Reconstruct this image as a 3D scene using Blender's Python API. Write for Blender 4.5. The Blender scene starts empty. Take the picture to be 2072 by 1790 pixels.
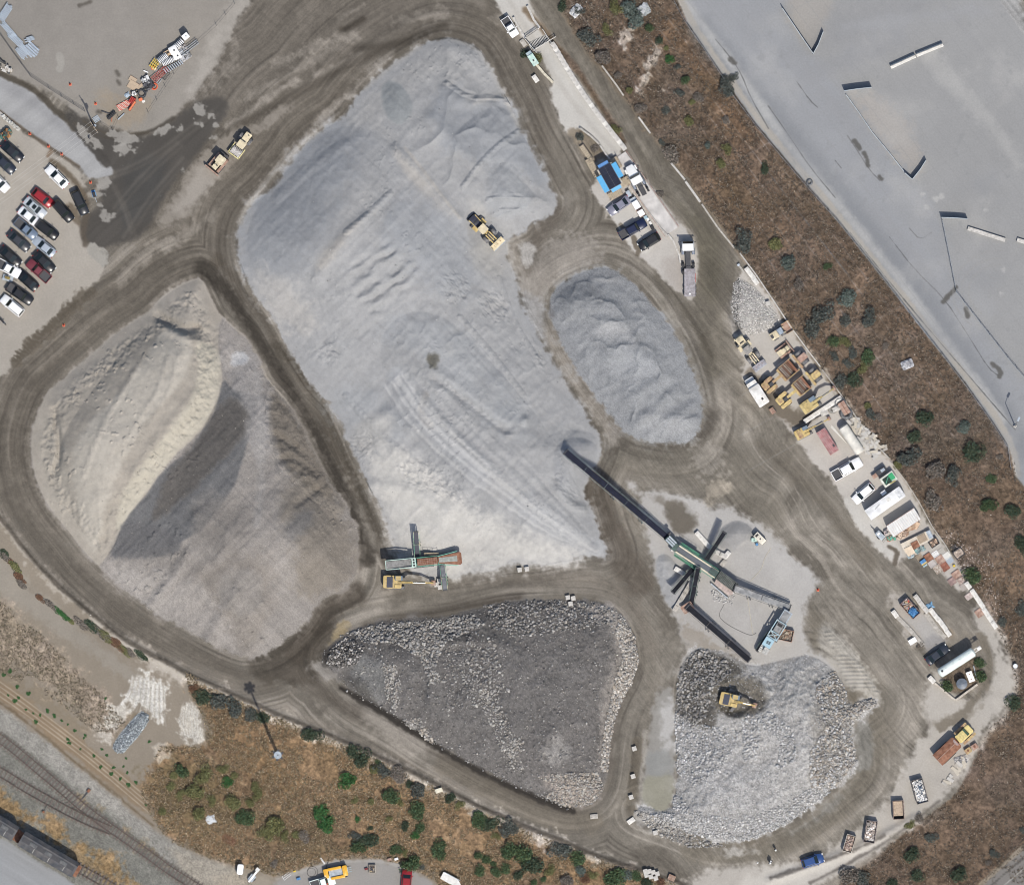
import bpy, math, random
import numpy as np
from mathutils import Vector, Matrix
random.seed(7)
RS = np.random.RandomState(11)
K = 0.089                       # metres per plan unit
PW, PH = 2072.0, 1790.0         # plan size in plan units
SUN = Vector((0.387, -0.922, 0.0)).normalized()
ELEV = math.radians(57)
G = 1.42                        # flat-lit gain used to turn a seen tone into an albedo
scene = bpy.context.scene
col = scene.collection
def X(vx): return (vx - PW/2) * K
def Y(vy): return (PH/2 - vy) * K
def lin(c): c = c/255.0; return c/12.92 if c <= 0.04045 else ((c+0.055)/1.055)**2.4
def alb(r, g, b, gain=None):
 g_ = gain or G
 return (min(.86, lin(r)/g_), min(.86, lin(g)/g_), min(.86, lin(b)/g_))
# ---------------------------------------------------------------- world, sun, camera
w = bpy.data.worlds.new("World"); scene.world = w; w.use_nodes = True
nt = w.node_tree; nt.nodes.clear()
sky = nt.nodes.new('ShaderNodeTexSky'); sky.sky_type = 'NISHITA'; sky.sun_disc = False
sky.sun_elevation = ELEV; sky.sun_rotation = math.atan2(SUN.x, SUN.y); sky.air_density = 1.0; sky.dust_density = 2.0
bg = nt.nodes.new('ShaderNodeBackground'); bg.inputs[1].default_value = 0.13
out = nt.nodes.new('ShaderNodeOutputWorld')
nt.links.new(sky.outputs[0], bg.inputs[0]); nt.links.new(bg.outputs[0], out.inputs[0])
sd = bpy.data.lights.new('sun', 'SUN'); sd.energy = 4.0; sd.angle = math.radians(0.9); sd.color = (1.0, 0.95, 0.865)
so = bpy.data.objects.new('sun', sd); col.objects.link(so)
sdir = Vector((SUN.x*math.cos(ELEV), SUN.y*math.cos(ELEV), math.sin(ELEV)))
so.rotation_euler = sdir.to_track_quat('Z', 'Y').to_euler(); so.location = sdir*200
cd = bpy.data.cameras.new('camera'); cam = bpy.data.objects.new('camera', cd); col.objects.link(cam)
cd.type = 'ORTHO'; cd.ortho_scale = PW*K; cam.location = (0, 0, 150); cd.clip_end = 2000
scene.camera = cam
scene.view_settings.view_transform = 'Standard'; scene.view_settings.look = 'None'
scene.view_settings.exposure = 0.0; scene.view_settings.gamma = 1.0
scene.cycles.filter_width = 1.05; scene.cycles.max_bounces = 4; scene.cycles.diffuse_bounces = 2
# ---------------------------------------------------------------- noise and plan drawing
_T = RS.rand(256, 256).astype(np.float32)
def vn(x, y, seed=0):
 xi = np.floor(x).astype(np.int64); yi = np.floor(y).astype(np.int64)
 fx = (x-xi).astype(np.float32); fy = (y-yi).astype(np.float32)
 fx = fx*fx*(3-2*fx); fy = fy*fy*(3-2*fy)
 sx = seed*37+11; sy = seed*91+5
 a = _T[(xi+sx) & 255, (yi+sy) & 255]; b = _T[(xi+1+sx) & 255, (yi+sy) & 255]
 c = _T[(xi+sx) & 255, (yi+1+sy) & 255]; d = _T[(xi+1+sx) & 255, (yi+1+sy) & 255]
 return (a*(1-fx)+b*fx)*(1-fy)+(c*(1-fx)+d*fx)*fy
def fbm(x, y, s, o=3, seed=0, g=.5):         # s = feature size, result about -1..1
 t = 0; a = 1.0; n = 0; f = 1.0/s
 for k in range(o):
  ca, sa = math.cos(.6*k+seed), math.sin(.6*k+seed)
  t = t+a*(vn((x*ca-y*sa)*f, (x*sa+y*ca)*f, seed+k*7)-.5); n += a; a *= g; f *= 2.03
 return t*2.2/n
def sstep(a, b, x):
 t = np.clip((x-a)/(b-a), 0, 1); return t*t*(3-2*t)
STEP = 1.6; MARG = 80
gx = np.arange(-MARG, PW+MARG+.1, STEP, dtype=np.float32); gy = np.arange(-MARG, PH+MARG+.1, STEP, dtype=np.float32)
NX, NY = len(gx), len(gy)
VX, VY = np.meshgrid(gx, gy)
WX = (VX-PW/2)*K; WY = (PH/2-VY)*K
CS = 5                                       # coarse grid for distances
cx = np.arange(-MARG-8, PW+MARG+16, STEP*CS, dtype=np.float32); cy = np.arange(-MARG-8, PH+MARG+16, STEP*CS, dtype=np.float32)
CX, CY = np.meshgrid(cx, cy)
ix = np.clip(((gx-cx[0])/(STEP*CS)).astype(int), 0, len(cx)-2); tx = ((gx-cx[0])/(STEP*CS)-ix).astype(np.float32)
iy = np.clip(((gy-cy[0])/(STEP*CS)).astype(int), 0, len(cy)-2); ty = ((gy-cy[0])/(STEP*CS)-iy).astype(np.float32)
def up(a):
 r = a[:, ix]*(1-tx)+a[:, ix+1]*tx
 return (r[iy]*(1-ty)[:, None]+r[iy+1]*ty[:, None]).astype(np.float32)
def smooth_poly(P, closed=True, it=1):
 P = [tuple(map(float, p)) for p in P]
 for _ in range(it):
  Q = []; n = len(P)
  rng = range(n) if closed else range(n-1)
  if not closed: Q.append(P[0])
  for i in rng:
   a = P[i]; b = P[(i+1) % n]
   Q += [(a[0]*.75+b[0]*.25, a[1]*.75+b[1]*.25), (a[0]*.25+b[0]*.75, a[1]*.25+b[1]*.75)]
  if not closed: Q.append(P[-1])
  P = Q
 return P
def segdist(P, closed, px, py, want_t=False):
 best = np.full(px.shape, 1e9, np.float32); n = len(P); T = np.zeros(px.shape, np.float32) if want_t else None
 acc = 0.0
 for i in range(n if closed else n-1):
  a = P[i]; b = P[(i+1) % n]; dx = b[0]-a[0]; dy = b[1]-a[1]; L = dx*dx+dy*dy+1e-9
  t = np.clip(((px-a[0])*dx+(py-a[1])*dy)/L, 0, 1)
  d = (px-a[0]-t*dx)**2+(py-a[1]-t*dy)**2
  if want_t:
   m = d < best; T[m] = (acc+t*math.sqrt(L))[m]; best = np.where(m, d, best)
  else: best = np.minimum(best, d)
  acc += math.sqrt(L)
 best = np.sqrt(best)
 return (best, T) if want_t else best
def inside(P, px, py):
 r = np.zeros(px.shape, bool); n = len(P)
 for i in range(n):
  a = P[i]; b = P[(i+1) % n]
  if a[1] == b[1]: continue
  c = ((a[1] > py) != (b[1] > py)) & (px < (b[0]-a[0])*(py-a[1])/(b[1]-a[1])+a[0])
  r ^= c
 return r
def sdf(P, sm=1):                            # signed distance in metres, + inside
 P = smooth_poly(P, True, sm) if sm else P
 d = segdist(P, True, CX, CY); s = inside(P, CX, CY)
 return up(np.where(s, d, -d))*K
def ldist(P, sm=1):
 P = smooth_poly(P, False, sm) if sm else P
 return up(segdist(P, False, CX, CY))*K
def ldist_t(P, sm=1):
 P = smooth_poly(P, False, sm) if sm else P
 d, t = segdist(P, False, CX, CY, True)
 return up(d)*K, up(t)*K
# ================================================================ the ground: tones, relief, stockpile outlines
N12 = fbm(WX, WY, 14, 3, 1); N3 = fbm(WX, WY, 3.2, 3, 2); N1 = fbm(WX, WY, 1.0, 3, 3); N03 = fbm(WX, WY, .42, 2, 4)
N05 = fbm(WX, WY, .6, 2, 5)
EDGE = N3*.5+N1*.4+N05*.35
WHITE = RS.rand(NY, NX).astype(np.float32)-.5
C = np.empty((NY, NX, 3), np.float32); C[:] = np.array((139, 132, 121))/255.
STY = {k: np.zeros((NY, NX), np.float32) for k in ('road', 'gravel', 'field', 'rubble', 'dirt', 'asphalt')}
STY['road'][:] = 1
def put(m, rgb, st=None):
 C[:] = C*(1-m[..., None])+m[..., None]*(np.array(rgb, np.float32)/255.)
 if st:
  for k in STY: STY[k] *= (1-m)
  STY[st] += m
def paint(P, rgb, f=.6, n=.6, op=1., st=None, sm=1, d=None):
 d = sdf(P, sm) if d is None else d
 m = sstep(-f, f, d+n*EDGE*1.6)*op
 put(m, rgb, st); return d
def stroke(P, w, rgb, f=.4, n=.3, op=1., st=None, sm=1):
 if w > 1.3:
  d = w/2-ldist(P, sm); put(sstep(-f, f, d+n*EDGE*1.6)*op, rgb, st); return
 P = smooth_poly(P, False, sm) if sm else P          # thin marks: exact distance in their own window
 xs = [q[0] for q in P]; ys = [q[1] for q in P]; e = (w+f+n*2+.5)/K
 j0, j1 = [int(np.clip((v+MARG)/STEP, 0, NX)) for v in (min(xs)-e, max(xs)+e)]; i0, i1 = [int(np.clip((v+MARG)/STEP, 0, NY)) for v in (min(ys)-e, max(ys)+e)]
 if j1 <= j0 or i1 <= i0: return
 S = np.s_[i0:i1, j0:j1]; d = w/2-segdist(P, False, VX[S], VY[S])*K; m = sstep(-f, f, d+n*EDGE[S]*.8)*op
 C[S] = C[S]*(1-m[..., None])+m[..., None]*(np.array(rgb, np.float32)/255.)
 if st:
  for k in STY: STY[k][S] *= (1-m)
  STY[st][S] += m
P1 = [(740,175),(790,130),(830,105),(870,82),(900,76),(930,80),(965,95),(985,120),(1000,150),(1020,190),(1040,225),(1055,265),(1075,305),(1100,350),(1120,390),(1133,410),(1120,435),(1090,445),(1075,450),(1060,470),(1035,478),(1020,490),(1022,510),(1030,540),(1045,570),(1050,610),(1075,655),(1100,700),(1120,730),(1140,770),(1165,805),(1190,845),(1215,880),(1220,905),(1200,950),(1185,985),(1190,1010),(1200,1040),(1210,1075),(1225,1110),(1228,1130),(1190,1125),(1130,1135),(1080,1145),(1030,1145),(990,1155),(930,1165),(900,1170),(860,1165),(820,1150),(800,1110),(780,1060),(765,1020),(740,970),(715,920),(690,860),(670,820),(640,790),(625,770),(600,730),(570,680),(550,640),(520,605),(500,570),(485,530),(478,490),(485,450),(505,420),(540,390),(570,355),(600,320),(620,290),(650,265),(690,240),(715,205)]
P23 = [(305,628),(340,592),(380,570),(408,562),(425,600),(445,640),(480,670),(503,690),(522,725),(540,770),(570,800),(600,840),(630,900),(650,940),(680,990),(710,1040),(725,1080),(722,1130),(715,1180),(690,1195),(640,1220),(620,1260),(590,1290),(550,1320),(500,1332),(460,1320),(400,1290),(350,1260),(300,1230),(260,1200),(230,1170),(200,1145),(170,1115),(140,1075),(110,1040),(85,1000),(70,960),(62,900),(68,860),(90,800),(130,765),(180,720),(240,670),(280,645)]
SANDB = [(300,500),(470,600),(448,640),(440,690),(447,740),(452,770),(440,820),(425,850),(400,880),(370,905),(345,930),(320,965),(300,995),(280,1020),(258,1045),(243,1075),(232,1105),(215,1128),(198,1148),(150,1200),(0,1100),(0,600)]
P4 = [(1115,595),(1140,570),(1170,555),(1210,540),(1245,545),(1280,570),(1310,600),(1340,640),(1370,680),(1390,720),(1405,760),(1415,800),(1423,840),(1415,870),(1395,895),(1360,902),(1320,895),(1280,885),(1250,860),(1220,820),(1180,770),(1145,715),(1120,660),(1110,630)]
P5 = [(690,1285),(725,1268),(770,1255),(830,1250),(900,1246),(960,1230),(1020,1217),(1080,1213),(1150,1212),(1200,1213),(1240,1226),(1265,1250),(1285,1290),(1292,1340),(1280,1380),(1262,1410),(1245,1450),(1235,1500),(1230,1560),(1220,1600),(1200,1625),(1160,1635),(1120,1625),(1080,1610),(1020,1580),(960,1550),(920,1525),(870,1500),(820,1465),(780,1440),(735,1418),(700,1390),(680,1360),(650,1340),(655,1315)]
P6 = [(1385,1335),(1409,1308),(1450,1314),(1477,1322),(1520,1350),(1568,1338),(1610,1328),(1642,1324),(1684,1350),(1706,1383),(1720,1428),(1743,1418),(1766,1411),(1776,1428),(1750,1450),(1726,1468),(1722,1486),(1735,1544),(1726,1568),(1692,1591),(1640,1636),(1590,1668),(1520,1700),(1470,1708),(1420,1698),(1370,1675),(1300,1652),(1283,1640),(1300,1628),(1350,1645),(1368,1600),(1368,1540),(1365,1450),(1368,1380)]
P7 = [(1484,572),(1497,562),(1530,582),(1562,622),(1580,652),(1560,668),(1520,680),(1497,665),(1480,630)]
P8 = [(285,1437),(302,1447),(300,1460),(275,1495),(250,1522),(240,1525),(228,1515),(230,1505),(255,1470)]
P9 = [(1455,1072),(1470,1060),(1495,1050),(1520,1065),(1530,1085),(1505,1100),(1485,1115),(1462,1112),(1448,1092)]
P10 = [(1326,1128),(1345,1118),(1362,1130),(1385,1165),(1392,1195),(1385,1222),(1368,1238),(1348,1222),(1335,1190),(1328,1160)]
D1 = sdf(P1); D23 = sdf(P23); DS = sdf(SANDB); D4 = sdf(P4); D5 = sdf(P5); D6 = sdf(P6); D7 = sdf(P7); D8 = sdf(P8); D9 = sdf(P9); D10 = sdf(P10)
ROADU = np.minimum.reduce([-D1, -D23, -D4, -D5, -D6])       # distance away from the big piles
OUTER = [(-80,900),(-40,1000),(0,1050),(25,1082),(50,1115),(75,1145),(100,1170),(125,1195),(150,1215),(175,1237),(200,1255),(225,1277),(250,1295),(300,1325),(345,1345),(375,1365),(425,1385),(475,1410),(518,1427),(543,1440),(618,1470),(668,1490),(693,1502),(730,1515),(768,1535),(818,1557),(868,1582),(918,1607),(968,1635),(1018,1655),(1086,1685),(1123,1697),(1173,1720),(1211,1735),(1261,1752),(1298,1762),(1336,1775),(1380,1790),(1440,1830)]
# ---- road tones inside the quarry: lighter worn centre, damp dark edges, a painted rubble shadow
ang = (WX+WY)/13.; ang2 = (WX-WY)/13.
STREAK = (vn(ROADU/.42, ang, 21)+vn(ROADU/.42, ang2, 22)-1)*1.1+(vn(ROADU/1.5, ang*.7, 23)+vn(ROADU/1.5, ang2*.7, 24)-1)*1.2
PATCH = (vn(ROADU/2.6, ang*1.3, 31)+vn(ROADU/2.6, ang2*1.3, 32)-1)*1.4+N3*.5+N12*.6
EASTW = sstep(1230, 1330, VX)*sstep(330, 480, VY)
cu = (VX*.77-VY*.64)*K+N12*2.2; cl = (VX*.64+VY*.77)*K
cs_ = lambda a, b: vn(cu/a, cl/b, 51)-.5
STREAK = STREAK*(1-EASTW*.75*sstep(3, 9, ROADU))+EASTW*sstep(3, 9, ROADU)*(cs_(.35, 9)*1.3+cs_(1.3, 14)*1.6)
FINE = (vn(ROADU/.2, ang*1.3, 25)+vn(ROADU/.2, ang2*1.3, 26)-1)*(1-EASTW*.8)+EASTW*(vn(cu/.2, cl/7, 52)-.5)*1.4
put(EASTW*.45, (164, 157, 145)); put(sstep(.1, .8, PATCH)*.6, (172, 164, 152)); put(sstep(.2, .9, -PATCH)*.5, (108, 101, 91)); put(sstep(.25, .9, STREAK+.4*N3)*.5, (178, 170, 159)); put(sstep(.35, 1., -STREAK+.3*N3)*.35, (100, 93, 84))
def rpaint(P, rgb, f=1.5, n=1.5, op=.8, **k): return paint(P, rgb, f, n, op, **k)
rpaint([(300,200),(420,100),(520,-60),(1000,-80),(1050,60),(1110,180),(1130,380),(1100,400),(1040,230),(980,100),(890,70),(760,150),(640,260),(500,420),(470,500),(420,560),(250,650),(90,790),(60,900),(70,980),(150,1110),(240,1190),(420,1310),(640,1420),(500,1400),(300,1320),(120,1180),(0,1040),(-80,900),(-80,800),(150,610),(300,480)], (116,108,97), 2, 2, .62)
rpaint([(330,0),(520,-60),(960,-80),(980,10),(880,60),(700,130),(500,200),(400,240),(370,220),(440,140)], (128,121,112), 2, 3, .5)
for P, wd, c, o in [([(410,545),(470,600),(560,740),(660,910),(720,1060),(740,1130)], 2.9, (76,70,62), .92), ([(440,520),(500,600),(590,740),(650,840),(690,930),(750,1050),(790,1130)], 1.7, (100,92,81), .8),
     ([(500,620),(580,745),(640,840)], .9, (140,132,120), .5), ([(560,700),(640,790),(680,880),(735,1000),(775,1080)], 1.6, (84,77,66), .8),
     ([(655,1280),(590,1310),(510,1345),(620,1360),(650,1330)], 5.0, (92,85,75), .85), ([(720,1200),(660,1235),(640,1275),(600,1320)], 4.2, (90,82,72), .85),
     ([(1045,560),(1075,650),(1120,720),(1165,790),(1215,870)], 1.6, (104,97,86), .8), ([(1080,640),(1140,735),(1200,830),(1240,885)], 2.2, (176,168,157), .75),
     ([(1115,660),(1180,770),(1250,870)], 1.2, (160,152,142), .6),
     ([(1190,960),(1200,1010),(1240,1090),(1290,1180)], 5.4, (112,103,92), .8), ([(840,1190),(960,1175),(1100,1165),(1220,1170),(1290,1230),(1320,1320)], 2.2, (140,131,119), .55),
     ([(1270,1280),(1320,1360),(1320,1450),(1290,1560),(1250,1640)], 3.0, (152,144,131), .45), ([(740,1265),(900,1235),(1050,1208)], 1.2, (78,71,63), .75),  # last strip: shadow of the dark rubble's north edge painted on the road
     ([(1410,400),(1440,520),(1430,620),(1450,740)], 4.5, (118,111,97), .6), ([(1330,560),(1400,640),(1440,720)], 1.6, (100,93,81), .6),
     ([(1320,900),(1380,905),(1430,880),(1440,840)], 2.4, (104,97,88), .8),
     ([(700,1410),(800,1480),(900,1530)], 3.4, (178,170,159), .7), ([(640,1420),(760,1490)], 1.6, (168,160,148), .45), ([(560,1345),(640,1390),(720,1440)], 2.6, (106,98,88), .6),
     ([(900,1545),(1000,1600),(1120,1655),(1200,1665)], 4.2, (134,125,111), .7), ([(870,1520),(960,1560),(1080,1620),(1160,1645),(1225,1610),(1240,1540)], 1.0, (96,88,78), .6),
     ([(1440,640),(1480,760),(1540,860),(1640,960),(1720,1080),(1790,1180),(1850,1290)], 3.4, (150,142,129), .45), ([(1540,900),(1660,1010),(1760,1140)], 2.4, (118,110,98), .6), ([(1630,1230),(1720,1330),(1800,1420),(1800,1520)], 3.0, (132,124,111), .5),
     ([(1760,1420),(1770,1520),(1740,1600),(1640,1680),(1520,1725),(1400,1720)], 4.4, (138,130,116), .75)]:
 stroke(P, wd, c, 1.0, .9, o)
rpaint([(1420,890),(1500,890),(1560,960),(1600,1050),(1530,1050),(1440,1005),(1380,985),(1280,965),(1230,940),(1260,905)], (134,127,115), 1.5, 1.5, .7)
rpaint([(1390,900),(1460,890),(1470,960),(1420,985),(1400,940)], (176,169,159), 1, 2.2, .5)
rpaint([(1100,470),(1200,480),(1230,520),(1150,560),(1110,590),(1080,620),(1050,590),(1060,520)], (170,163,154), 1, 2, .7)
rpaint([(1080,440),(1120,400),(1150,430),(1100,490),(1085,540),(1062,560),(1055,500)], (118,110,100), .8, 1, .8)
rpaint([(1048,490),(1075,480),(1090,510),(1075,545),(1050,525)], (192,189,184), .5, .6, .8)
rpaint([(1120,50),(1200,200),(1180,250),(1130,200),(1090,110)], (150,142,131), 1, 1.6, .4)
for P, wd, o in [([(460,255),(520,215),(560,185),(600,165)], 1.3, .7), ([(620,270),(680,215),(740,160),(790,110)], 1.2, .75), ([(500,200),(600,140),(690,90),(720,75)], 1.3, .45), ([(560,130),(640,95),(715,68)], 1.4, .5),
                 ([(470,75),(480,120),(420,180)], 2.0, .4), ([(640,150),(720,120),(730,110)], .9, .6), ([(800,45),(850,30),(900,28)], 1.8, .4), ([(690,35),(735,12)], .6, .5), ([(330,500),(380,470),(430,440)], 1.6, .4), ([(250,560),(300,500),(350,490)], 2.2, .4),
                 ([(700,245),(640,262),(590,300),(540,360),(500,410)], 1.0, .6), ([(1000,30),(1060,80),(1100,130)], 1.4, .4)]:
 stroke(P, wd, (176,168,157), .7, .9, o)
for P, wd, o in [([(700,60),(735,38)], 1.0, .9), ([(690,60),(705,55)], .8, .8), ([(480,255),(600,195),(720,120),(860,72)], 1.4, .5), ([(330,150),(450,60)], 3, .25), ([(720,100),(800,90),(900,50)], 1.2, .5)]:
 stroke(P, wd, (86,79,70), .5, .5, o)
AS = [(238,352),(215,330),(180,290),(160,270),(152,240),(135,215),(140,208),(175,235),(230,268),(270,276),(305,272),(340,252),(370,228),(405,205),(450,196),(462,225),(430,270),(410,300),(370,345),(335,395),(310,440),(290,478),(250,490),(215,495),(190,520),(170,500),(160,480),(168,440),(205,420),(200,372)]
paint(AS, (97,93,88), .7, .5, .95, 'asphalt')
paint([(250,330),(330,310),(340,340),(310,420),(260,470),(235,430)], (88,88,87), 1.5, 1, .6)
for P in [[(215,355),(270,335),(330,300),(380,260),(430,225)], [(230,420),(290,350),(360,290)], [(250,480),(300,400),(370,320)], [(225,370),(250,420),(265,470)]]:
 stroke(P, .5, (128,122,114), .4, .2, .5)
 stroke([(a+9, b+6) for a, b in P], .4, (118,112,104), .4, .2, .5)
paint([(-90,-90),(525,-90),(512,-10),(478,42),(465,82),(437,138),(405,175),(375,210),(352,235),(330,258),(307,272),(272,268),(235,262),(205,248),(178,240),(150,222),(112,195),(82,178),(40,160),(-90,100)], (167,161,152), .5, .5, 1, 'dirt')
paint([(-90,-90),(400,-90),(330,30),(250,130),(120,190),(-90,60)], (162,157,150), 3, 3, .7)
paint([(525,-90),(512,-10),(475,48),(440,120),(400,175),(375,205),(395,120),(430,70),(480,-20)], (186,180,171), 1.2, 1, .8)
paint([(190,205),(260,180),(300,200),(290,250),(230,255)], (172,158,138), 2, 2, .7)
stroke([(120,112),(124,128),(121,140)], 1.2, (176,172,164), .2, .3, .9)
for P in [[(160,12),(182,4)], [(236,145),(240,152)], [(238,165),(243,170)], [(198,226),(203,228)]]: stroke(P, .7, (110,104,96), .3, .5, .8)
paint([(-90,100),(0,147),(50,172),(82,195),(112,220),(135,237),(155,262),(180,292),(205,318),(235,351),(213,357),(180,364),(163,338),(125,312),(97,295),(60,270),(32,250),(0,224),(-90,170)], (176,176,176), .25, .2, 1, 'asphalt')
stroke([(-20,190),(60,235),(130,290),(190,345)], 2.4, (186,186,185), 1.5, .5, .8)
stroke([(10,170),(80,215),(150,275)], 1.6, (164,164,165), 1, .4, .6)
stroke([(0,150),(60,176),(95,205),(108,222),(125,232),(142,248),(150,262)], 1.0, (98,91,80), .3, .4, .95)
stroke([(140,232),(150,250),(166,275),(190,298),(215,330)], 1.5, (92,88,83), .3, .3, .95)
stroke([(150,250),(185,270),(225,282),(265,277),(310,265),(350,240)], .7, (98,92,84), .3, .3, .95)
stroke([(170,246),(200,266),(240,276),(300,268)], .6, (104,96,84), .3, .3, .9)
for P in [[(150,248),(165,252),(195,275),(216,296),(212,302),(185,296),(160,275)], [(229,292),(255,296),(288,298),(280,306),(245,310),(232,304)], [(308,266),(345,252),(348,258),(318,279),(308,274)], [(210,260),(280,275),(286,288),(240,288),(215,275)],
          [(392,220),(410,212),(420,224),(404,236)], [(384,238),(392,232),(390,244)], [(358,262),(380,245),(374,256),(362,268)], [(390,250),(402,246),(412,256),(400,254)], [(424,236),(432,234),(432,244)], [(428,252),(440,246),(450,262),(436,258)], [(422,280),(440,268),(450,262),(444,274),(424,288)],
          [(352,366),(366,350),(373,340),(364,358)], [(320,412),(326,404),(325,412)], [(186,372),(200,366),(222,362),(230,370),(216,378),(192,384)], [(176,392),(186,390),(214,392),(208,398),(180,402)], [(198,414),(210,412),(208,418)], [(202,422),(232,428),(238,434),(232,442),(212,458),(200,450)], [(238,332),(250,331),(246,334)]]:
 paint(P, (172,168,161), .22, .75, .9, 'asphalt', sm=1)
paint([(-90,180),(0,228),(32,254),(60,274),(97,299),(125,316),(160,342),(178,372),(165,392),(158,430),(160,460),(172,490),(190,500),(222,520),(212,547),(200,567),(175,590),(140,617),(112,660),(75,692),(42,732),(-90,830)], (187,180,169), .35, .5, 1, 'dirt')
paint([(-90,560),(60,600),(150,560),(200,540),(160,600),(100,660),(30,730),(-90,800)], (180,173,162), 2, 2, .7)
paint([(177,494),(187,488),(205,500),(222,512),(220,530),(212,547),(195,530),(182,520),(176,508)], (178,174,165), .15, .25, .95)
stroke([(0,226),(32,250),(60,270),(97,296),(130,318),(160,338)], .55, (118,106,92), .25, .3, .9)
stroke([(104,326),(125,340),(150,365),(168,390),(172,410)], 1.1, (126,113,96), .35, .4, .9)
stroke([(172,405),(174,440),(168,470),(172,492)], 1.3, (112,102,90), .4, .6, .85)
stroke([(142,420),(150,432),(158,448)], 1.4, (132,120,104), .4, .5, .9)
stroke([(97,316),(104,306)], .8, (150,128,106), .2, .3, .8)
stroke([(30,735),(70,695),(110,660),(135,632),(165,605),(185,590)], 2.0, (110,101,88), .5, 1.0, .8)
for k in range(60):
 t = k/59.; px = 160-125*t+random.uniform(-4, 4); py = 612+118*t+random.uniform(-4, 4)
 stroke([(px, py), (px-random.uniform(4, 12), py-random.uniform(0, 8))], .35, (112,103,90), .15, .1, .8, sm=0)
paint([(318,455),(335,420),(365,375),(400,325),(430,290),(470,262),(500,255),(540,232),(575,208),(596,206),(580,230),(530,265),(500,287),(470,320),(445,350),(415,390),(385,430),(352,455)], (164,156,145), .8, 1.0, .9, 'dirt')
paint([(335,440),(375,385),(420,325),(450,345),(415,385),(380,425)], (180,173,163), .8, .8, .7)
# ---- pale scale lane, service road, pads
paint([(960,-90),(1000,10),(1018,30),(1036,40),(1051,62),(1063,82),(1083,102),(1096,120),(1111,150),(1120,168),(1110,180),(1118,200),(1126,225),(1133,242),(1143,265),(1158,270),(1173,258),(1195,275),(1215,295),(1230,318),(1246,318),(1264,303),(1251,280),(1231,250),(1211,220),(1176,172),(1148,130),(1118,88),(1098,58),(1076,20),(1050,-90)], (208,204,197), .35, .5, 1, 'dirt')
stroke([(1030,0),(1080,80),(1130,170),(1200,260),(1250,310)], .9, (196,192,184), .4, .3, .7)
paint([(1150,262),(1172,260),(1200,280),(1225,312),(1240,330),(1225,345),(1205,350),(1190,320),(1170,295),(1155,280)], (158,146,128), .4, .6, .9)
paint([(1210,360),(1195,340),(1200,325),(1240,318),(1262,304),(1290,340),(1330,395),(1372,448),(1398,472),(1412,500),(1414,545),(1404,590),(1396,612),(1388,602),(1365,587),(1340,562),(1310,527),(1290,520),(1258,470),(1226,424),(1205,400),(1190,380)], (202,197,190), .35, .5, 1, 'dirt')
paint([(1245,318),(1262,304),(1320,380),(1360,440),(1340,455),(1290,385)], (193,188,182), .3, .2, .8)
paint([(1296,362),(1310,380),(1345,430),(1335,440),(1310,410)], (158,154,151), .6, .5, .7)
paint([(1218,415),(1262,395),(1300,440),(1330,500),(1290,520),(1258,470)], (212,208,201), .25, .2, .8)
stroke([(1282,480),(1286,500),(1293,505),(1290,515)], .8, (128,118,104), .2, .4, .9); stroke([(1255,455),(1262,462)], .7, (140,130,115), .2, .4, .8)
paint([(1335,525),(1385,510),(1398,560),(1396,600),(1370,590),(1345,565)], (182,174,166), 1.2, .8, .7)
paint([(1050,-90),(1068,0),(1090,28),(1112,62),(1150,105),(1190,160),(1232,220),(1265,278),(1290,316),(1322,372),(1362,430),(1402,470),(1418,505),(1416,590),(1400,640),(1420,690),(1480,600),(1492,550),(1480,500),(1450,462),(1425,422),(1398,382),(1368,345),(1340,302),(1310,262),(1285,225),(1258,193),(1230,155),(1200,122),(1165,75),(1145,40),(1120,-90)], (128,121,109), .4, .4, .9, 'road')
paint([(1370,400),(1420,430),(1470,510),(1450,620),(1420,600),(1420,500)], (116,110,95), 1.2, 1, .7)
stroke([(1080,-20),(1150,90),(1230,200),(1310,310),(1400,430)], .9, (148,141,129), .5, .5, .6)
stroke([(1120,90),(1160,130),(1210,205),(1262,285)], 1.0, (120,100,80), .4, .5, .85, 'field')
stroke([(1062,20),(1090,50),(1116,80)], .9, (132,112,88), .4, .5, .8)
# ---- dry field in the east
F1 = [(1120,-90),(1140,30),(1168,78),(1205,125),(1262,196),(1312,263),(1352,312),(1402,378),(1440,430),(1490,500),(1530,556),(1572,618),(1602,664),(1642,718),(1682,776),(1722,828),(1762,888),(1802,930),(1832,972),(1862,1020),(1885,1062),(1913,1100),(1942,1142),(1962,1180),(1987,1217),(2012,1262),(2032,1302),(2047,1340),(2056,1400),(2040,1440),(2004,1470),(1988,1500),(1962,1560),(1935,1605),(1890,1640),(1850,1668),(1800,1705),(1780,1732),(1720,1768),(1690,1800),(1680,1880),(2160,1880),(2160,1060),(2055,975),(2052,930),(2030,884),(1995,836),(1948,768),(1898,708),(1850,648),(1790,568),(1720,478),(1680,430),(1620,360),(1570,300),(1520,240),(1470,165),(1420,90),(1380,30),(1350,-90)]
DF1 = paint(F1, (127,108,91), .25, .35, 1, 'field')
f1 = STY['field'].copy()
put(f1*sstep(-.1, .7, N12+.5*N3)*.55, (112,97,85)); put(f1*sstep(.0, .8, -N12+.6*N3)*.55, (146,122,98))
paint([(1330,20),(1420,110),(1530,270),(1490,300),(1420,200),(1350,110)], (134,106,78), 3, 3, .6)
paint([(1440,300),(1560,420),(1600,470),(1520,480),(1440,400)], (140,114,86), 3, 3, .45)
paint([(1750,620),(1850,720),(1860,820),(1780,780),(1700,660)], (136,120,108), 3, 3, .6)
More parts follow.
